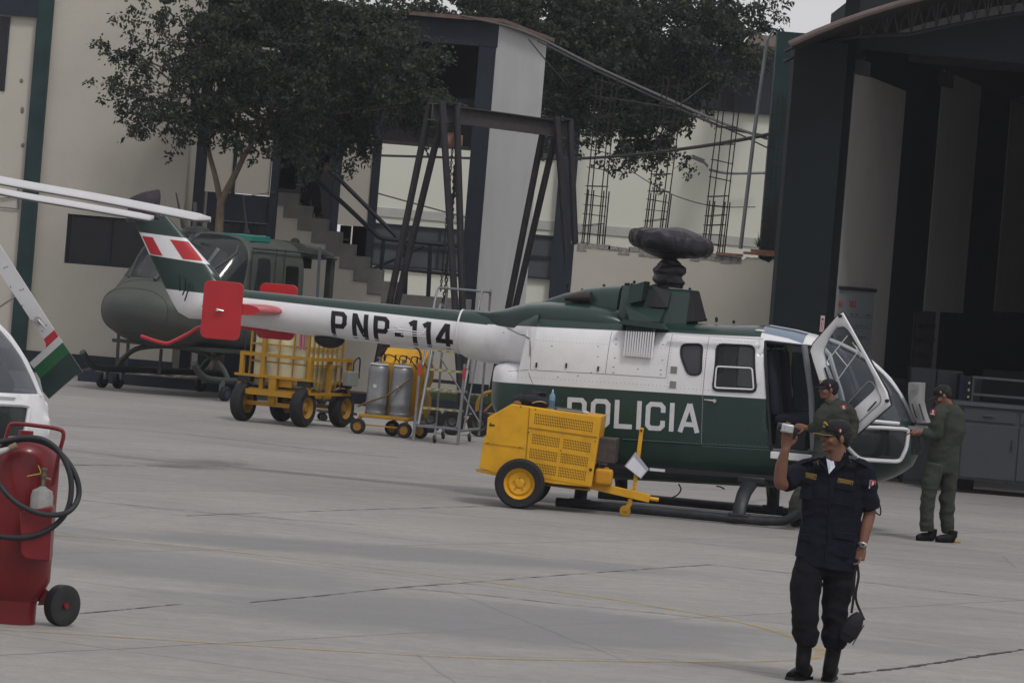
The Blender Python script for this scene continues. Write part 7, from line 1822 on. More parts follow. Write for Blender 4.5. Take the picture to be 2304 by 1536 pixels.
# ================================================================ PEOPLE
skin = mat('skin', (0.165, 0.078, 0.050), .55, var=.08, scale=12, bump=.1, bscale=60)
skin2 = mat('skin_second', (0.17, 0.082, 0.055), .5, var=.08, scale=12)  # second skin tone for the pilots and the man on the stairs
hairm = mat('black_hair', (0.010, 0.008, 0.008), .6, var=.3, scale=40, bump=.5, bscale=80)
navyc = mat('navy_uniform', (0.0085, 0.0088, 0.0165), .95, var=.18, scale=7, bump=.35, bscale=22, spec=.12)
navyt = mat('black_trousers', (0.0065, 0.0068, 0.010), .95, var=.18, scale=7, bump=.35, bscale=22, spec=.2)
olive = mat('flight_suit', (0.036, 0.040, 0.032), .9, var=.15, scale=6, bump=.35, bscale=22, spec=.2)
blackc = mat('cap_black', (0.007, 0.007, 0.009), .8, var=.2, scale=20)
boot = mat('boot_leather', (0.004, 0.004, 0.005), .55, var=.2, scale=20, spec=.15)
gold = mat('gold_thread', (0.28, 0.19, 0.03), .6); redc = mat('flag_red', (.30, .02, .03), .7); whitec = mat('flag_white', (.5, .5, .5), .7)
def bake(mb, name, m, parent, voxel=.012, smooth_it=3, wr=0.0, wsc=9.0, seed=0, ang=180):
    """join overlapping tapered shapes into one continuous surface"""
    o = mb.build(name, m, None)
    r = o.modifiers.new('r', 'REMESH'); r.mode = 'VOXEL'; r.voxel_size = voxel; r.use_smooth_shade = True
    s = o.modifiers.new('s', 'SMOOTH'); s.iterations = smooth_it; s.factor = .5
    dg = bpy.context.evaluated_depsgraph_get(); me = bpy.data.meshes.new_from_object(o.evaluated_get(dg)); old = o.data
    o.modifiers.clear(); o.data = me; me.name = name; bpy.data.meshes.remove(old)
    if not me.materials: me.materials.append(m)
    if wr:
        n = len(me.vertices); nn = [v.normal.copy() for v in me.vertices]
        for v, q in zip(me.vertices, nn):
            p = v.co; f = noise.noise(Vector((p.x * wsc * .7, p.y * wsc * .7, p.z * wsc * 1.5)) + Vector((seed, 0, 0))); f2 = 1 - 2 * abs(noise.noise(Vector((p.x * wsc, p.y * wsc, p.z * wsc * 1.8)) + Vector((0, seed + 3, 0))))
            v.co = p + q * wr * (f + .8 * f2)
    me.polygons.foreach_set('use_smooth', [True] * len(me.polygons)); me.update(); o.parent = parent
    return o
def seg(mb, pts, radii, n=14):
    pts = [Vector(p) for p in pts]; k = 4
    P = smooth_path(pts, k); m_ = len(P); rr = []
    for i in range(m_):
        t = i / k; a = min(int(t), len(radii) - 1); c = min(a + 1, len(radii) - 1); f = t - a
        ra, rc = radii[a], radii[c]
        ra = ra if isinstance(ra, tuple) else (ra, ra); rc = rc if isinstance(rc, tuple) else (rc, rc)
        rr.append((ra[0] * (1 - f) + rc[0] * f, ra[1] * (1 - f) + rc[1] * f))
    mb.tube(P, rr, n, up=(0, 1, 0) if abs((P[-1] - P[0]).normalized().y) < .8 else (0, 0, 1))
    return mb
def head_shapes(mb, c, f, u, h=.235, neck=None):
    """c = middle of the head, f = forward, u = up"""
    f = Vector(f).normalized(); u = Vector(u); u = (u - f * u.dot(f)).normalized(); r = f.cross(u)
    M = Matrix.Translation(c) @ Matrix((r, f, u)).transposed().to_4x4(); k = h / .235
    S = Matrix.Scale(k, 4); M = M @ S
    mb.ball((0, -.018, .038), .092, 20, M, (.82, 1.03, .92))          # skull
    mb.ball((0, .026, -.012), .072, 16, M, (.88, .90, 1.15))        # face
    mb.ball((0, .036, -.072), .047, 14, M, (.98, .98, .80))         # jaw
    mb.ball((0, .072, -.090), .020, 10, M, (1.1, .8, .8))          # chin
    mb.ball((0, -.01, -.045), .058, 12, M, (1.0, 1.0, 1.0))
    mb.ball((0, .084, .018), .020, 10, M, (2.0, .7, .55))          # brow
    mb.ball((0, .103, -.020), .0155, 10, M, (.95, 1.0, .9))        # nose tip
    mb.tube([M @ Vector((0, .082, .012)), M @ Vector((0, .103, -.018))], [.008 * k, .012 * k], 8)
    mb.ball((0, .092, -.052), .016, 10, M, (1.3, .6, .42)); mb.ball((0, .089, -.063), .015, 10, M, (1.2, .65, .42))   # lips
    for sg in (-1, 1):
        mb.ball((sg * .043, .066, -.025), .024, 10, M, (.9, .7, .8))   # cheeks
        mb.ball((sg * .079, -.008, -.012), .026, 10, M, (.42, .72, 1.15))   # ears
    if neck is not None: seg(mb, [Vector(c) - u * .035 * k - f * .012, neck], [.056 * k, .064 * k], 14)
    return M
def face_bits(M, par, hair=True, hm=hairm):
    for sg in (-1, 1):
        MB().ball((sg * .031, .080, .001), .0105, 10, M, (1.25, .6, .62)).build('eye', mat('eye_dark', (.015, .01, .01), .2), par)
        MB().ball((sg * .031, .0875, .0165), .012, 8, M, (1.5, .3, .22)).build('eyebrow', hairm, par)
    MB().ball((0, .101, -.0575), .012, 8, M, (1.4, .2, .10)).build('mouth_line', mat('lip_dark', (.06, .02, .018), .6), par)
    if hair:
        b = MB(); b.ball((0, -.032, .028), .094, 20, M, (.86, 1.0, .96)); b.ball((0, -.055, -.012), .072, 16, M, (.98, .75, .85))
        for sg in (-1, 1): b.ball((sg * .066, .012, .020), .026, 10, M, (.55, .9, 1.0))
        bake(b, 'hair', hm, par, .007, 2)
def cap(M, par, emblem=True, trim=True, mat_=None):
    mc = mat_ or blackc
    b = MB(); b.ball((0, -.014, .050), .097, 24, M, (.86, 1.06, .74)); b.ball((0, .03, .060), .07, 18, M, (.92, .78, .72)); 
    o = bake(b, 'cap', mc, par, .008, 2)
    # keep only the part above the band
    bm = bmesh.new(); bm.from_mesh(o.data); Mi = M.inverted()
    bmesh.ops.bisect_plane(bm, geom=bm.verts[:] + bm.edges[:] + bm.faces[:], plane_co=M @ Vector((0, 0, .030)), plane_no=-(M.to_3x3() @ Vector((0, -.12, 1))), clear_outer=True)
    bm.to_mesh(o.data); bm.free()
    rings = []
    for k in range(7):
        t = k / 6; w = .068 * (1 - .25 * t * t); d = .078 + .078 * t; row = []
        for j in range(15): a = math.pi * (j / 14); x = math.cos(a) * .072 * (1 - .0 * t); yv = .030 + math.sin(a) * (.055 + .085 * t); row.append(Vector((x * (1 - .12 * t), yv, .036 - .012 * t - .20 * (x ** 2) * (6 + 10 * t) * .6)))
        rings.append(row)
    bb = MB(); top = [[M @ p for p in r_] for r_ in rings]; bot = [[M @ (p + Vector((0, 0, -.005))) for p in r_] for r_ in rings]
    loop = [t_ + list(reversed(q_)) for t_, q_ in zip(top, bot)]
    bb.loft(loop, True); bb.build('cap_brim', mc, o, ang=60)
    if trim: MB().tube([M @ (p + Vector((0, .002, .001))) for p in rings[-1]], .0028, 6).build('brim_trim', gold, o)
    if emblem:
        e_ = MB()
        e_.tube([M @ Vector((-.035, .082, .080)), M @ Vector((-.015, .089, .092)), M @ Vector((0, .091, .098)), M @ Vector((.015, .089, .092)), M @ Vector((.035, .082, .080))], [.004, .007, .008, .007, .004], 8)
        e_.tube([M @ Vector((-.016, .094, .072)), M @ Vector((0, .096, .068)), M @ Vector((.016, .094, .072))], .005, 6)
        e_.build('cap_emblem', gold, o)
    b = MB()
    for sg in (-1, 1):
        for q, mm in ((-.008, 0), (0, 1), (.008, 0)):
            b.mat(mm).cbox((sg * .0865, .012 + q, .052), (.006, .0078, .02), M)
    b.build('cap_flag', [redc, whitec], o, smooth=False)
    MB().ball((0, -.012, .122), .005, 8, M).build('cap_button', mc, o)
    return o
def hand(mb, wrist, palm_dir, finger_dir, spread, curl_dir, side=1, L=.085, curl=.5):
    """palm and five fingers: palm_dir wrist->knuckles, spread across the palm, curl_dir towards which the fingers close"""
    pd = Vector(palm_dir).normalized(); sp = Vector(spread).normalized(); cd = Vector(curl_dir).normalized(); w_ = Vector(wrist)
    kn = w_ + pd * .088
    seg(mb, [w_ - pd * .01, w_ + pd * .035, kn], [(.030, .022), (.040, .018), (.040, .015)], 12)
    for i, (o_, ln) in enumerate(((-.030, .92), (-.010, 1.0), (.010, .95), (.029, .76))):
        b0 = kn + sp * o_ - pd * .012; fd = Vector(finger_dir).normalized(); l = L * ln
        p1 = b0 + (pd * (1 - curl * .3) + cd * curl * .3).normalized() * l * .48; p2 = p1 + (fd * (1 - curl) + cd * curl).normalized() * l * .32; p3 = p2 + (cd * curl + fd * (1 - curl) - pd * curl * .5).normalized() * l * .26
        seg(mb, [b0, p1, p2, p3], [.0100, .0092, .0082, .0068], 8)
    t0 = w_ + pd * .025 - sp * .030 * side; t1 = t0 - sp * .030 * side + pd * .030 + cd * .010; t2 = t1 + pd * .030 - sp * .006 * side + cd * .012
    seg(mb, [t0, t1, t2], [.0145, .0115, .0090], 8)
def patch(par, c, d, n, w_, h_, name, cells):
    """flat cloth badge: cells = list of (u0,u1,v0,v1,material)"""
    n = Vector(n).normalized(); x = Vector(d).normalized(); y = n.cross(x); 
    if y.z < 0: y = -y
    mats_ = []; b = MB()
    for k, (u0, u1, v0, v1, m_) in enumerate(cells):
        if m_ not in mats_: mats_.append(m_)
        b.mat(mats_.index(m_)); q = [Vector(c) + x * ((u - .5) * w_) + y * ((v - .5) * h_) + n * (.001 * (k + 1)) for u, v in ((u0, v0), (u1, v0), (u1, v1), (u0, v1))]
        b.add(q + [p - n * .004 for p in q], [(0, 1, 2, 3), (4, 7, 6, 5), (0, 4, 5, 1), (1, 5, 6, 2), (2, 6, 7, 3), (3, 7, 4, 0)])
    return b.build(name, mats_, par, smooth=False)

# ---- the officer with the camcorder
g_ = ground(1828, 1534); OF = Frame(g_.x, g_.y, 0.0)
off_ = fthing('person', 'man in dark navy police uniform and black cap holding up a silver camcorder', 'person', OF)
P = lambda x, y, yl=0.0: OF.px(x, y, yl)
hc_ = P(1881, 983, .0); fdir = Vector((-.93, -.36, -.04)); nk = P(1884, 1046, .01)
sk_ = MB(); MH = head_shapes(sk_, hc_, fdir, (.06, 0, 1), .238, nk)
# arms: image-left arm raised, image-right arm hanging
shL, elL, wrL = P(1803, 1062, .0), P(1757, 1088, -.17), P(1768, 1008, -.24)
seg(sk_, [shL, (shL + elL) / 2, elL, (elL + wrL) / 2 + Vector((-.012, 0, 0)), wrL], [.052, .047, .046, .044, .028], 16)
shR, elR, wrR = P(1944, 1068, .02), P(1957, 1148, .05), P(1939, 1232, -.02)
seg(sk_, [shR, (shR + elR) / 2, elR, (elR + wrR) / 2, wrR], [.055, .048, .044, .042, .029], 16)
seg(sk_, [nk, P(1876, 1090)], [.065, .11]); seg(sk_, [shL, P(1876, 1080), shR], [.05, .10, .05])
hand(sk_, wrL, Vector((.02, -.02, 1)), Vector((.0, -.05, 1)), Vector((.95, .15, 0)), Vector((.10, -.9, .2)), side=-1, L=.108, curl=.28)
hand(sk_, wrR, Vector((-.14, -.1, -1)), Vector((-.2, -.1, -.8)), Vector((.15, -.95, 0)), Vector((-.9, -.1, -.1)), side=1, curl=.75)
bake(sk_, 'body', skin, off_, .0075, 2)
face_bits(MH, off_); cap(MH, off_)
# shirt
s = MB()
seg(s, [P(1881, 1035, .01), P(1878, 1062, .01), P(1874, 1110, .01), P(1870, 1170, .02), P(1864, 1230, .02), P(1857, 1278, .02)], [(.085, .07), (.185, .105), (.212, .125), (.205, .13), (.205, .135), (.212, .14)], 26)
seg(s, [P(1830, 1058, .0), shL, (shL + elL) / 2, elL * .86 + shL * .14], [.09, .078, .074, .072], 16)
seg(s, [P(1920, 1055, .01), shR, (shR + elR) / 2, elR + Vector((.002, 0, .01))], [.09, .082, .075, .070], 16)
sh = bake(s, 'shirt', navyc, off_, .012, 3, wr=.0095, wsc=8, seed=2)
shb = BVHTree.FromPolygons([tuple(v.co) for v in sh.data.vertices], [tuple(p.vertices) for p in sh.data.polygons])
def front(px, py, off=.004):
    p = P(px, py, -.6); o_ = Vector((0, 0, CAMH)) - OF.o; d = (p - o_).normalized()
    r_ = shb.ray_cast(o_, d)
    return (r_[0] - d * off, r_[1]) if r_[0] is not None else (P(px, py, -.13), Vector((0, -1, 0)))
# open collar, white undershirt
def cloth_poly(pts, name, m, off, th=.004):
    V_ = [front(*p, off)[0] for p in pts]; n = len(V_)
    return MB().add(V_ + [v + Vector((0, th, 0)) for v in V_], [tuple(range(n)), tuple(reversed(range(n, 2 * n)))] + [(i, i + n, (i + 1) % n + n, (i + 1) % n) for i in range(n)]).build(name, m, off_, smooth=False)
cloth_poly([(1859, 1031), (1872, 1037), (1891, 1034), (1877, 1052), (1865, 1066)], 'undershirt', mat('white_cotton', (.62, .64, .72), .8), .026)
cloth_poly([(1858, 1026), (1860, 1034), (1864, 1064), (1845, 1046), (1840, 1034)], 'collar', navyc, .034)
cloth_poly([(1900, 1016), (1892, 1034), (1866, 1066), (1900, 1052), (1913, 1040), (1908, 1022)], 'collar', navyc, .034)
cloth_poly([(1838, 1037), (1844, 1033), (1842, 1046), (1839, 1045)], 'collar_badge', gold, .040)
cloth_poly([(1896, 1044), (1903, 1040), (1908, 1045), (1902, 1050), (1897, 1049)], 'collar_badge', gold, .040)
def tagp(cx, cy, w_, h_, name, slope=.12):
    c, n = front(cx, cy, .010); n = Vector((n.x * .3, -1, n.z * .2)).normalized()
    k = h_ * .12
    return patch(off_, c, Vector((1, n.x, -slope)), n, w_, h_, name, [(0, 1, 0, 1, gold), (.035, .965, .14, .86, mat('tag_dark', (.05, .04, .015), .7))] + [(.12 + .075 * i, .12 + .075 * i + .045, .32, .68, gold) for i in range(10)])
tagp(1822, 1070, .092, .036, 'name_tag'); tagp(1902, 1084, .106, .036, 'name_tag')
for (cx, cy, w_, h_) in ((1823, 1100, .13, .15), (1898, 1113, .14, .15), (1812, 1228, .12, .16), (1895, 1225, .15, .17)):
    c, n = front(cx, cy, .001)
    b = MB(); x = Vector((1, 0, -.10)).normalized(); z = Vector((.08, 0, 1)).normalized(); rr = []
    o_ = MB().cbox((0, 0, 0), (w_, .012, h_)).cbox((0, -.008, h_ * .36), (w_ * 1.02, .012, h_ * .3)).build('pocket', navyc, off_, bevel=.006)
    o_.matrix_local = Matrix.Translation(c) @ Matrix((x, x.cross(z) * -1 if x.cross(z).y < 0 else x.cross(z), z)).transposed().to_4x4()
MB().tube([front(1866, 1066)[0], front(1866, 1120)[0], front(1864, 1180)[0], front(1858, 1240)[0], front(1853, 1276)[0]], .004, 6).build('placket', navyt, off_)
for (a, c) in (((1806, 1047), (1846, 1033)), ((1915, 1036), (1951, 1054))):
    pa, pc = front(*a, .006)[0], front(*c, .006)[0]; MB().bar(pa + Vector((0, .02, .01)), pc + Vector((0, .02, .01)), .045, .010).build('epaulette', navyc, off_, bevel=.004)
c = P(1963, 1090, -.035); patch(off_, c, Vector((.75, .6, -.1)), Vector((.55, -.8, 0)), .056, .060, 'flag_patch', [(0, 1, 0, 1, whitec), (0.03, .97, .25, .97, redc), (.38, .62, .42, .88, whitec)])
MB().tube(smooth_path([P(1972, 1118, 0), P(1981, 1142, .02), P(1980, 1158, .02), P(1970, 1152, .0)], 4), .005, 6).build('sleeve_cord', blackc, off_)
# trousers bloused into boots
t_ = MB()
seg(t_, [P(1838, 1262, .02), P(1818, 1290, .0), P(1812, 1340, -.02), P(1812, 1385, -.03), P(1813, 1425, -.01), P(1810, 1448, .0)], [(.115, .12), (.107, .11), (.096, .10), (.082, .09), (.094, .10), (.060, .07)], 18)
seg(t_, [P(1884, 1262, .02), P(1886, 1290, .05), P(1882, 1340, .06), P(1878, 1385, .06), P(1880, 1430, .08), P(1878, 1455, .09)], [(.115, .12), (.105, .11), (.097, .10), (.084, .09), (.094, .10), (.060, .07)], 18)
seg(t_, [P(1860, 1230, .02), P(1858, 1290, .02)], [(.17, .11), (.14, .10)], 18)
bake(t_, 'trousers', navyt, off_, .012, 3, wr=.015, wsc=6.5, seed=5)
for (sh0, an, heel, toe) in ((P(1811, 1440, 0), P(1806, 1500, .0), ground(1812, 1527), ground(1752, 1531)), (P(1878, 1448, .09), P(1866, 1512, .07), ground(1870, 1527), ground(1836, 1545))):
    hl, te = heel - OF.o, toe - OF.o; te = hl + (te - hl).normalized() * .245 if (te - hl).length > .245 else te
    if (te - hl).length < .2: te = hl + (te - hl).normalized() * .235
    b = MB(); seg(b, [sh0, (sh0 + an) / 2, an, hl + Vector((0, 0, .065))], [.056, .054, .050, .050], 14)
    d = (te - hl).normalized()
    seg(b, [hl + Vector((0, 0, .045)) - d * .01, hl + d * .08 + Vector((0, 0, .050)), hl + d * .16 + Vector((0, 0, .038)), te - d * .02 + Vector((0, 0, .030))], [(.042, .045), (.046, .05), (.048, .038), (.034, .028)], 16)
    bo_ = bake(b, 'boot', boot, off_, .008, 2)
    for v in bo_.data.vertices: v.co.z = max(v.co.z, .012)
    so2 = MB(); side = Vector((-d.y, d.x, 0)); M = Matrix.Translation(hl + Vector((0, 0, 0))) @ Matrix((d, side, Vector((0, 0, 1)))).transposed().to_4x4()
    so2.prism([(-.05, -.03), (-.035, -.043), (.06, -.04), (.15, -.052), (.22, -.04), (.245, 0), (.22, .04), (.15, .052), (.06, .04), (-.035, .043), (-.05, .03)], 0.0, .022, 'z', M).build('sole', blackp, bo_, smooth=False)
# wrist watch
w0 = P(1940, 1224, -.01); ax_ = (wrR - elR).normalized()
q = ax_.to_track_quat('Z', 'Y').to_matrix().to_4x4()
wt = MB().lathe([(.034, -.009), (.037, -.009), (.037, .009), (.034, .009)], 20, Matrix.Translation(w0) @ q, ring=True).build('watch', mat('watch_steel', (.5, .5, .5), .3, .8), off_)
MB().cbox((0, 0, 0), (.034, .010, .034), Matrix.Translation(w0 + Vector((.0, -.040, 0))) @ Matrix.Rotation(R(8), 4, 'Y')).build('watch_case', mat('watch_steel', (.5, .5, .5), .3, .8), wt, bevel=.004)
MB().cbox((0, 0, 0), (.024, .004, .022), Matrix.Translation(w0 + Vector((.0, -.0465, 0))) @ Matrix.Rotation(R(8), 4, 'Y')).build('watch_face', mat('watch_face', (.05, .06, .06), .3), wt, smooth=False)
# camcorder held in the raised hand
cc_ = P(1770, 963, -.285); cm = empty('camcorder', 'small silver camcorder held up in the raised hand of the navy uniformed man', 'camcorder', OF.o + cc_, R(0))
M = Matrix.Rotation(R(6), 4, 'Y') 
MB().cbox((.004, 0, 0), (.088, .048, .060), M).build('camera_body', mat('silver_plastic', (.42, .43, .46), .3, .3, var=.05), cm, bevel=.010, seg=3)
MB().tube([M @ Vector((-.040, 0, .004)), M @ Vector((-.062, 0, .004))], [.026, .024], 20).build('lens', mat('lens_dark', (.03, .012, .012), .2), cm)
MB().cbox((.012, -.027, -.002), (.060, .006, .044), M).build('side_panel', mat('silver_panel', (.36, .37, .39), .35, .2), cm, bevel=.003)
MB().cbox((.010, -.031, -.016), (.012, .002, .009), M).build('sticker', mat('sticker_yellow', (.5, .4, .03), .5), cm, smooth=False)
MB().cbox((.060, 0, -.002), (.028, .036, .044), M).build('battery', blackp, cm, bevel=.006)
# camera bag on its strap in the lowered hand
hb3 = P(1928, 1262, -.06); bgp = P(1916, 1412, -.07)
cb = empty('camera_bag', 'black camera pouch hanging by its strap from the lowered hand', 'bag', OF.o + bgp, 0)
v0 = hb3 - bgp
M = Matrix.Rotation(R(24), 4, 'Y')
MB().loft([[M @ p for p in r_] for r_ in blob(.125, .10, .215, .004, 3, e=3.4)], True).build('pouch', mat('bag_black', (0.010, 0.010, 0.014), .75), cb, ang=60).location = M @ Vector((0, 0, -.10))
MB().box(-.055, .055, -.056, -.05, -.05, .03, M).build('front_pocket', blackc, cb, bevel=.004)
MB().tube([M @ Vector((.062, 0, -.10)), M @ Vector((.066, 0, .06))], .004, 5).build('red_piping', mat('dark_red_trim', (.12, .01, .012), .6), cb)
for k in (0, 1):
    pts = smooth_path([v0 + Vector((.004 * k, .01 * k, 0)), v0 * .75 + Vector((.020 - .028 * k, 0, .01)), v0 * .45 + Vector((.012 - .016 * k, 0, 0)), M @ Vector((.05 - .1 * k, 0, .09))], 4)
    MB().tube(pts, [(.009, .002)] * len(pts), 6).build('strap', blackc, cb)

# ---- pilot at the nose
def suit_person(name, label, fr, par_seg):
    t = fthing(name, label, 'person', fr); return t
g_ = ground(2104, 1218); QF = Frame(g_.x, g_.y, 0.0)
pil = fthing('person', 'pilot in olive flight suit looking down into the open nose hatch', 'person', QF)
Q = lambda x, y, yl=0.0: QF.px(x, y, yl)
hc2 = Q(2120, 890, -.02); f2 = Vector((-.86, -.10, -.50))
sk2 = MB(); MH2 = head_shapes(sk2, hc2, f2, (-.45, 0, 1), .232, Q(2136, 920, .02))
w2 = Q(2070, 972, -.16); e2 = Q(2108, 980, -.17)
seg(sk2, [e2, w2], [.04, .03]); hand(sk2, w2, Vector((-1, .1, -.1)), Vector((-1, .1, -.3)), Vector((.1, 1, 0)), Vector((-.2, 0, -1)), curl=.4)
seg(sk2, [e2, Q(2110, 925, -.10), Q(2136, 925, 0)], [.04, .05, .07]); seg(sk2, [Q(2136, 920), Q(2138, 950)], [.07, .1])
bake(sk2, 'body', skin2, pil, .008, 2); face_bits(MH2, pil); cap(MH2, pil, emblem=False, trim=False)
s = MB()
seg(s, [Q(2137, 912, .01), Q(2136, 932, .0), Q(2136, 965, .0), Q(2124, 1000, .0), Q(2122, 1035, .02), Q(2118, 1062, .02)], [(.085, .075), (.16, .135), (.185, .15), (.165, .13), (.172, .135), (.15, .12)], 22)
seg(s, [Q(2126, 922, -.06), Q(2112, 932, -.14), Q(2108, 958, -.18), e2, Q(2090, 976, -.17), Q(2077, 972, -.165)], [.085, .080, .066, .062, .056, .042], 16)
seg(s, [Q(2146, 925, .08), Q(2135, 955, .16), Q(2105, 975, .18), Q(2078, 978, .14)], [.085, .07, .06, .045], 14)
seg(s, [Q(2104, 1045, -.04), Q(2094, 1085, -.06), Q(2088, 1125, -.06), Q(2086, 1160, -.06), Q(2085, 1195, -.05)], [(.105, .11), (.092, .10), (.082, .09), (.078, .085), (.072, .08)], 18)
seg(s, [Q(2136, 1045, .06), Q(2134, 1085, .07), Q(2131, 1125, .08), Q(2131, 1160, .10), Q(2133, 1197, .12)], [(.105, .11), (.09, .10), (.082, .09), (.076, .085), (.070, .08)], 18)
sh2 = bake(s, 'flight_suit', olive, pil, .012, 3, wr=.012, wsc=6.5, seed=11)
MB().tube([Q(2122, 905, -.05), Q(2136, 903, .05), Q(2148, 909, .06)], .022, 8).build('collar', olive, pil)
c = Q(2099, 927, -.225); patch(pil, c, Vector((.9, -.35, -.1)), Vector((-.45, -.9, 0)), .062, .06, 'flag_patch', [(0, 1, 0, 1, redc), (.36, .66, .3, .9, whitec), (.1, .9, .06, .22, whitec)])
for (heel, toe) in (((2096, 1217), (2046, 1215)), ((2142, 1221), (2102, 1219))):
    hl, te = ground(*heel) - QF.o, ground(*toe) - QF.o; d = (te - hl).normalized(); te = hl + d * .24
    b = MB(); seg(b, [hl + Vector((0, 0, .14)), hl + Vector((0, 0, .06))], [.055, .052], 14)
    seg(b, [hl + Vector((0, 0, .045)) - d * .015, hl + d * .08 + Vector((0, 0, .050)), hl + d * .16 + Vector((0, 0, .038)), te - d * .02 + Vector((0, 0, .030))], [(.044, .045), (.048, .05), (.05, .038), (.036, .028)], 16)
    bo_ = bake(b, 'boot', boot, pil, .009, 2)
    for v in bo_.data.vertices: v.co.z = max(v.co.z, .002)
c = ground(2152, 1220); tag(MB().box(c.x - .04, c.x + .045, c.y - .03, c.y + .03, .0, .018).build('wheel_chock', yeld, bevel=.006), 'tiny yellow block on the ground behind the pilot heel', 'block')

# ---- pilot at the cabin door
g_ = ground(1840, 1195); VF = Frame(g_.x, g_.y, 0.0)
pi2 = fthing('person', 'pilot in olive flight suit standing at the open cabin door behind the officer', 'person', VF)
W = lambda x, y, yl=0.0: VF.px(x, y, yl)
hc3 = W(1863, 876, 0); f3 = Vector((-.95, -.30, -.05))
sk3 = MB(); MH3 = head_shapes(sk3, hc3, f3, (.0, 0, 1), .236, W(1872, 912, .02))
w3 = W(1813, 962, -.02); e3 = W(1838, 962, -.06); shl = W(1850, 925, -.05)
seg(sk3, [shl, e3, w3], [.05, .045, .03]); hand(sk3, w3, Vector((-1, .3, .1)), Vector((-1, .3, -.2)), Vector((.1, .3, 1)), Vector((-.2, .4, -.8)), curl=.5)
seg(sk3, [W(1872, 905), W(1876, 950)], [.065, .1]); seg(sk3, [shl, W(1874, 930), W(1900, 930, .02)], [.05, .09, .05])
bake(sk3, 'body', skin2, pi2, .008, 2); face_bits(MH3, pi2); cap(MH3, pi2, trim=False)
s = MB()
seg(s, [W(1873, 903, .01), W(1874, 922, .0), W(1874, 960, .0), W(1868, 1000, .0), W(1862, 1040, .0), W(1858, 1068, .0)], [(.08, .07), (.175, .11), (.20, .125), (.175, .12), (.175, .125), (.15, .12)], 22)
seg(s, [W(1862, 920, -.02), W(1850, 935, -.08), W(1840, 958, -.08), W(1826, 962, -.04), W(1819, 963, -.03)], [.085, .078, .066, .055, .042], 16)
seg(s, [W(1890, 918, .0), W(1907, 925, .0), W(1918, 950, .02), W(1915, 975, -.02), W(1900, 1000, -.08), W(1885, 1008, -.1)], [.085, .082, .075, .066, .056, .045], 16)
seg(s, [W(1842, 1050, -.04), W(1814, 1095, -.06), W(1793, 1130, -.06), W(1789, 1165, -.05)], [(.105, .11), (.092, .10), (.085, .09), (.074, .08)], 18)
seg(s, [W(1870, 1050, .04), W(1866, 1095, .05), W(1858, 1135, .05), W(1854, 1172, .06)], [(.105, .11), (.092, .10), (.085, .09), (.074, .08)], 18)
bake(s, 'flight_suit', olive, pi2, .012, 3, wr=.012, wsc=6.5, seed=21)
MB().tube([W(1858, 902, -.05), W(1866, 908, -.08), W(1880, 903, -.05), W(1884, 898, .03)], .020, 8).build('collar', olive, pi2)
c = W(1898, 916, -.085); patch(pi2, c, Vector((.9, .1, .25)), Vector((.25, -.95, .1)), .072, .052, 'flag_patch', [(0, 1, 0, 1, redc), (.36, .66, .3, .9, whitec), (.1, .9, .06, .22, whitec)])
c = W(1851, 926, -.135); patch(pi2, c, Vector((.98, -.1, .15)), Vector((-.1, -1, .1)), .075, .035, 'wings_badge', [(0, 1, 0, 1, blackc), (.2, .8, .4, .62, mat('silver_thread', (.3, .3, .3), .5))])
for (heel, toe) in (((1795, 1184), (1768, 1188)), ((1858, 1190), (1838, 1200))):
    hl, te = ground(*heel) - VF.o, ground(*toe) - VF.o; d = (te - hl).normalized(); te = hl + d * .23
    b = MB(); seg(b, [hl + Vector((0, 0, .14)), hl + Vector((0, 0, .06))], [.055, .052], 14)
    seg(b, [hl + Vector((0, 0, .045)) - d * .015, hl + d * .08 + Vector((0, 0, .050)), hl + d * .16 + Vector((0, 0, .038)), te - d * .02 + Vector((0, 0, .030))], [(.044, .045), (.048, .05), (.05, .038), (.036, .028)], 16)
    bo_ = bake(b, 'boot', boot, pi2, .009, 2)
    for v in bo_.data.vertices: v.co.z = max(v.co.z, .002)

# ---- the man walking down the stairs
DSx = 82.1; o_ = at(712, 488, DSx); RF = Frame(o_.x, DSx, 0.0, o_.z)
per = fthing('person', 'dark clothed man walking down the concrete stairs, half hidden by leaves', 'person', RF)
T_ = lambda x, y, yl=0.0: at(x, y, DSx + yl) - RF.o
sk4 = MB(); MH4 = head_shapes(sk4, T_(722, 292), (.8, -.5, -.2), (.1, 0, 1), .23, T_(719, 312))
seg(sk4, [T_(719, 308), T_(716, 340)], [.06, .1]); 
hwp = T_(733, 375, -.1); seg(sk4, [T_(728, 322, -.1), T_(738, 350, -.12), hwp], [.05, .045, .03]); hand(sk4, hwp, Vector((.1, -.1, -1)), Vector((0, 0, -1)), Vector((0, 1, 0)), Vector((-.5, 0, -.5)), curl=.5)
seg(sk4, [T_(728, 322, -.1), T_(716, 325), T_(704, 325, .1)], [.05, .08, .05])
bake(sk4, 'body', skin2, per, .009, 2); face_bits(MH4, per)
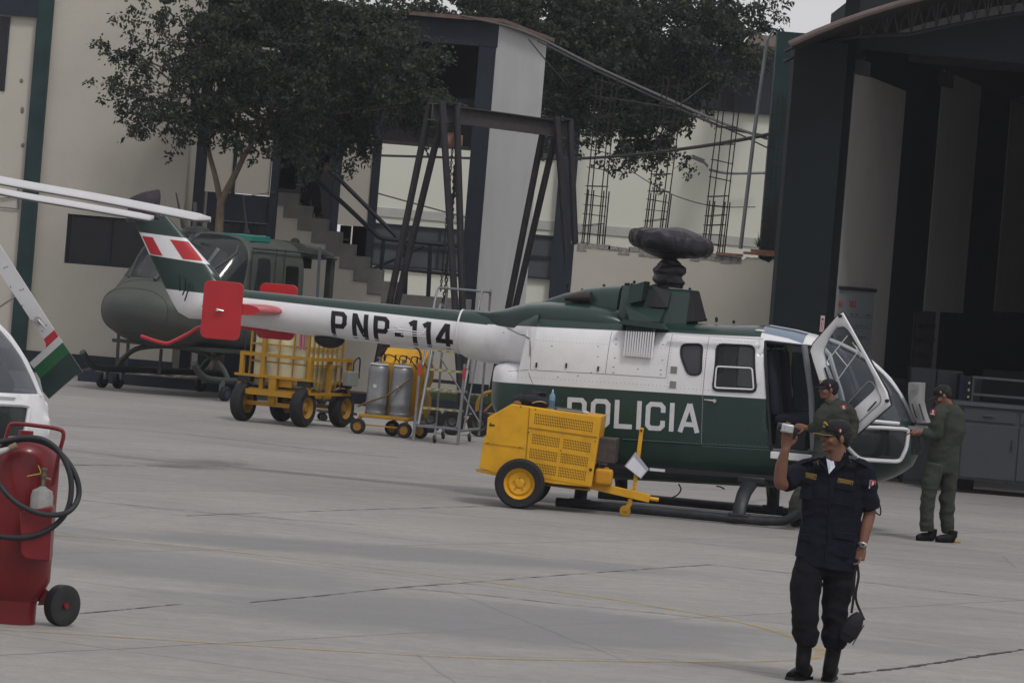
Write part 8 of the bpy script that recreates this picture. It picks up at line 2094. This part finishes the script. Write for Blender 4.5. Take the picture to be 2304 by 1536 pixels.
s = MB(); seg(s, [T_(718, 312), T_(716, 335), T_(710, 360), T_(704, 385), T_(702, 395)], [(.09, .08), (.19, .12), (.18, .12), (.17, .12), (.16, .12)], 20)
seg(s, [T_(726, 320, -.08), T_(737, 348, -.12), T_(735, 366, -.1)], [.075, .062, .045], 14); seg(s, [T_(706, 322, .1), T_(694, 345, .12), T_(690, 365, .1)], [.075, .062, .045], 14)
bake(s, 'shirt', navyc, per, .013, 3, wr=.007, seed=31)
s = MB(); seg(s, [T_(703, 388), T_(706, 415, -.06), T_(711, 445, -.07), T_(714, 478, -.06)], [(.13, .12), (.11, .11), (.09, .09), (.075, .085)], 18)
seg(s, [T_(700, 388, .03), T_(688, 415, .05), T_(690, 438, .08), T_(684, 456, .08)], [(.13, .12), (.11, .11), (.09, .09), (.072, .08)], 18)
bake(s, 'trousers', navyt, per, .013, 3, wr=.008, seed=33)
MB().ball(T_(708, 372, -.14), .022, 8).build('belt_buckle', mat('chrome', (.6, .6, .6), .25, 1), per)
for a in ((T_(712, 486, -.06)), (T_(682, 462, .08))):
    b = MB(); seg(b, [a + Vector((-.03, 0, .03)), a + Vector((.06, 0, .03)), a + Vector((.14, -.03, .02))], [(.04, .04), (.042, .035), (.03, .025)], 12); bake(b, 'shoe', mat('shoe_brown', (.03, .018, .015), .5), per, .01, 2)
# ================================================================ HAZE over the field
hz_ = MB().box(-60, 60, -3, 132, -1.0, 26.0).build('haze', mat('haze_tmp', (.5, .5, .5)), smooth=False)
hm = bpy.data.materials.new('haze'); hm.use_nodes = True; N = hm.node_tree.nodes; N.clear()
pv = N.new('ShaderNodeVolumePrincipled'); pv.inputs['Color'].default_value = (.86, .88, .95, 1); pv.inputs['Density'].default_value = 0.00035; pv.inputs['Anisotropy'].default_value = .2
oo_ = N.new('ShaderNodeOutputMaterial'); hm.node_tree.links.new(pv.outputs[0], oo_.inputs['Volume'])
hz_.data.materials.clear(); hz_.data.materials.append(hm); tag(hz_, kind='stuff', label='thin pale haze hanging over the whole apron', cat='haze')
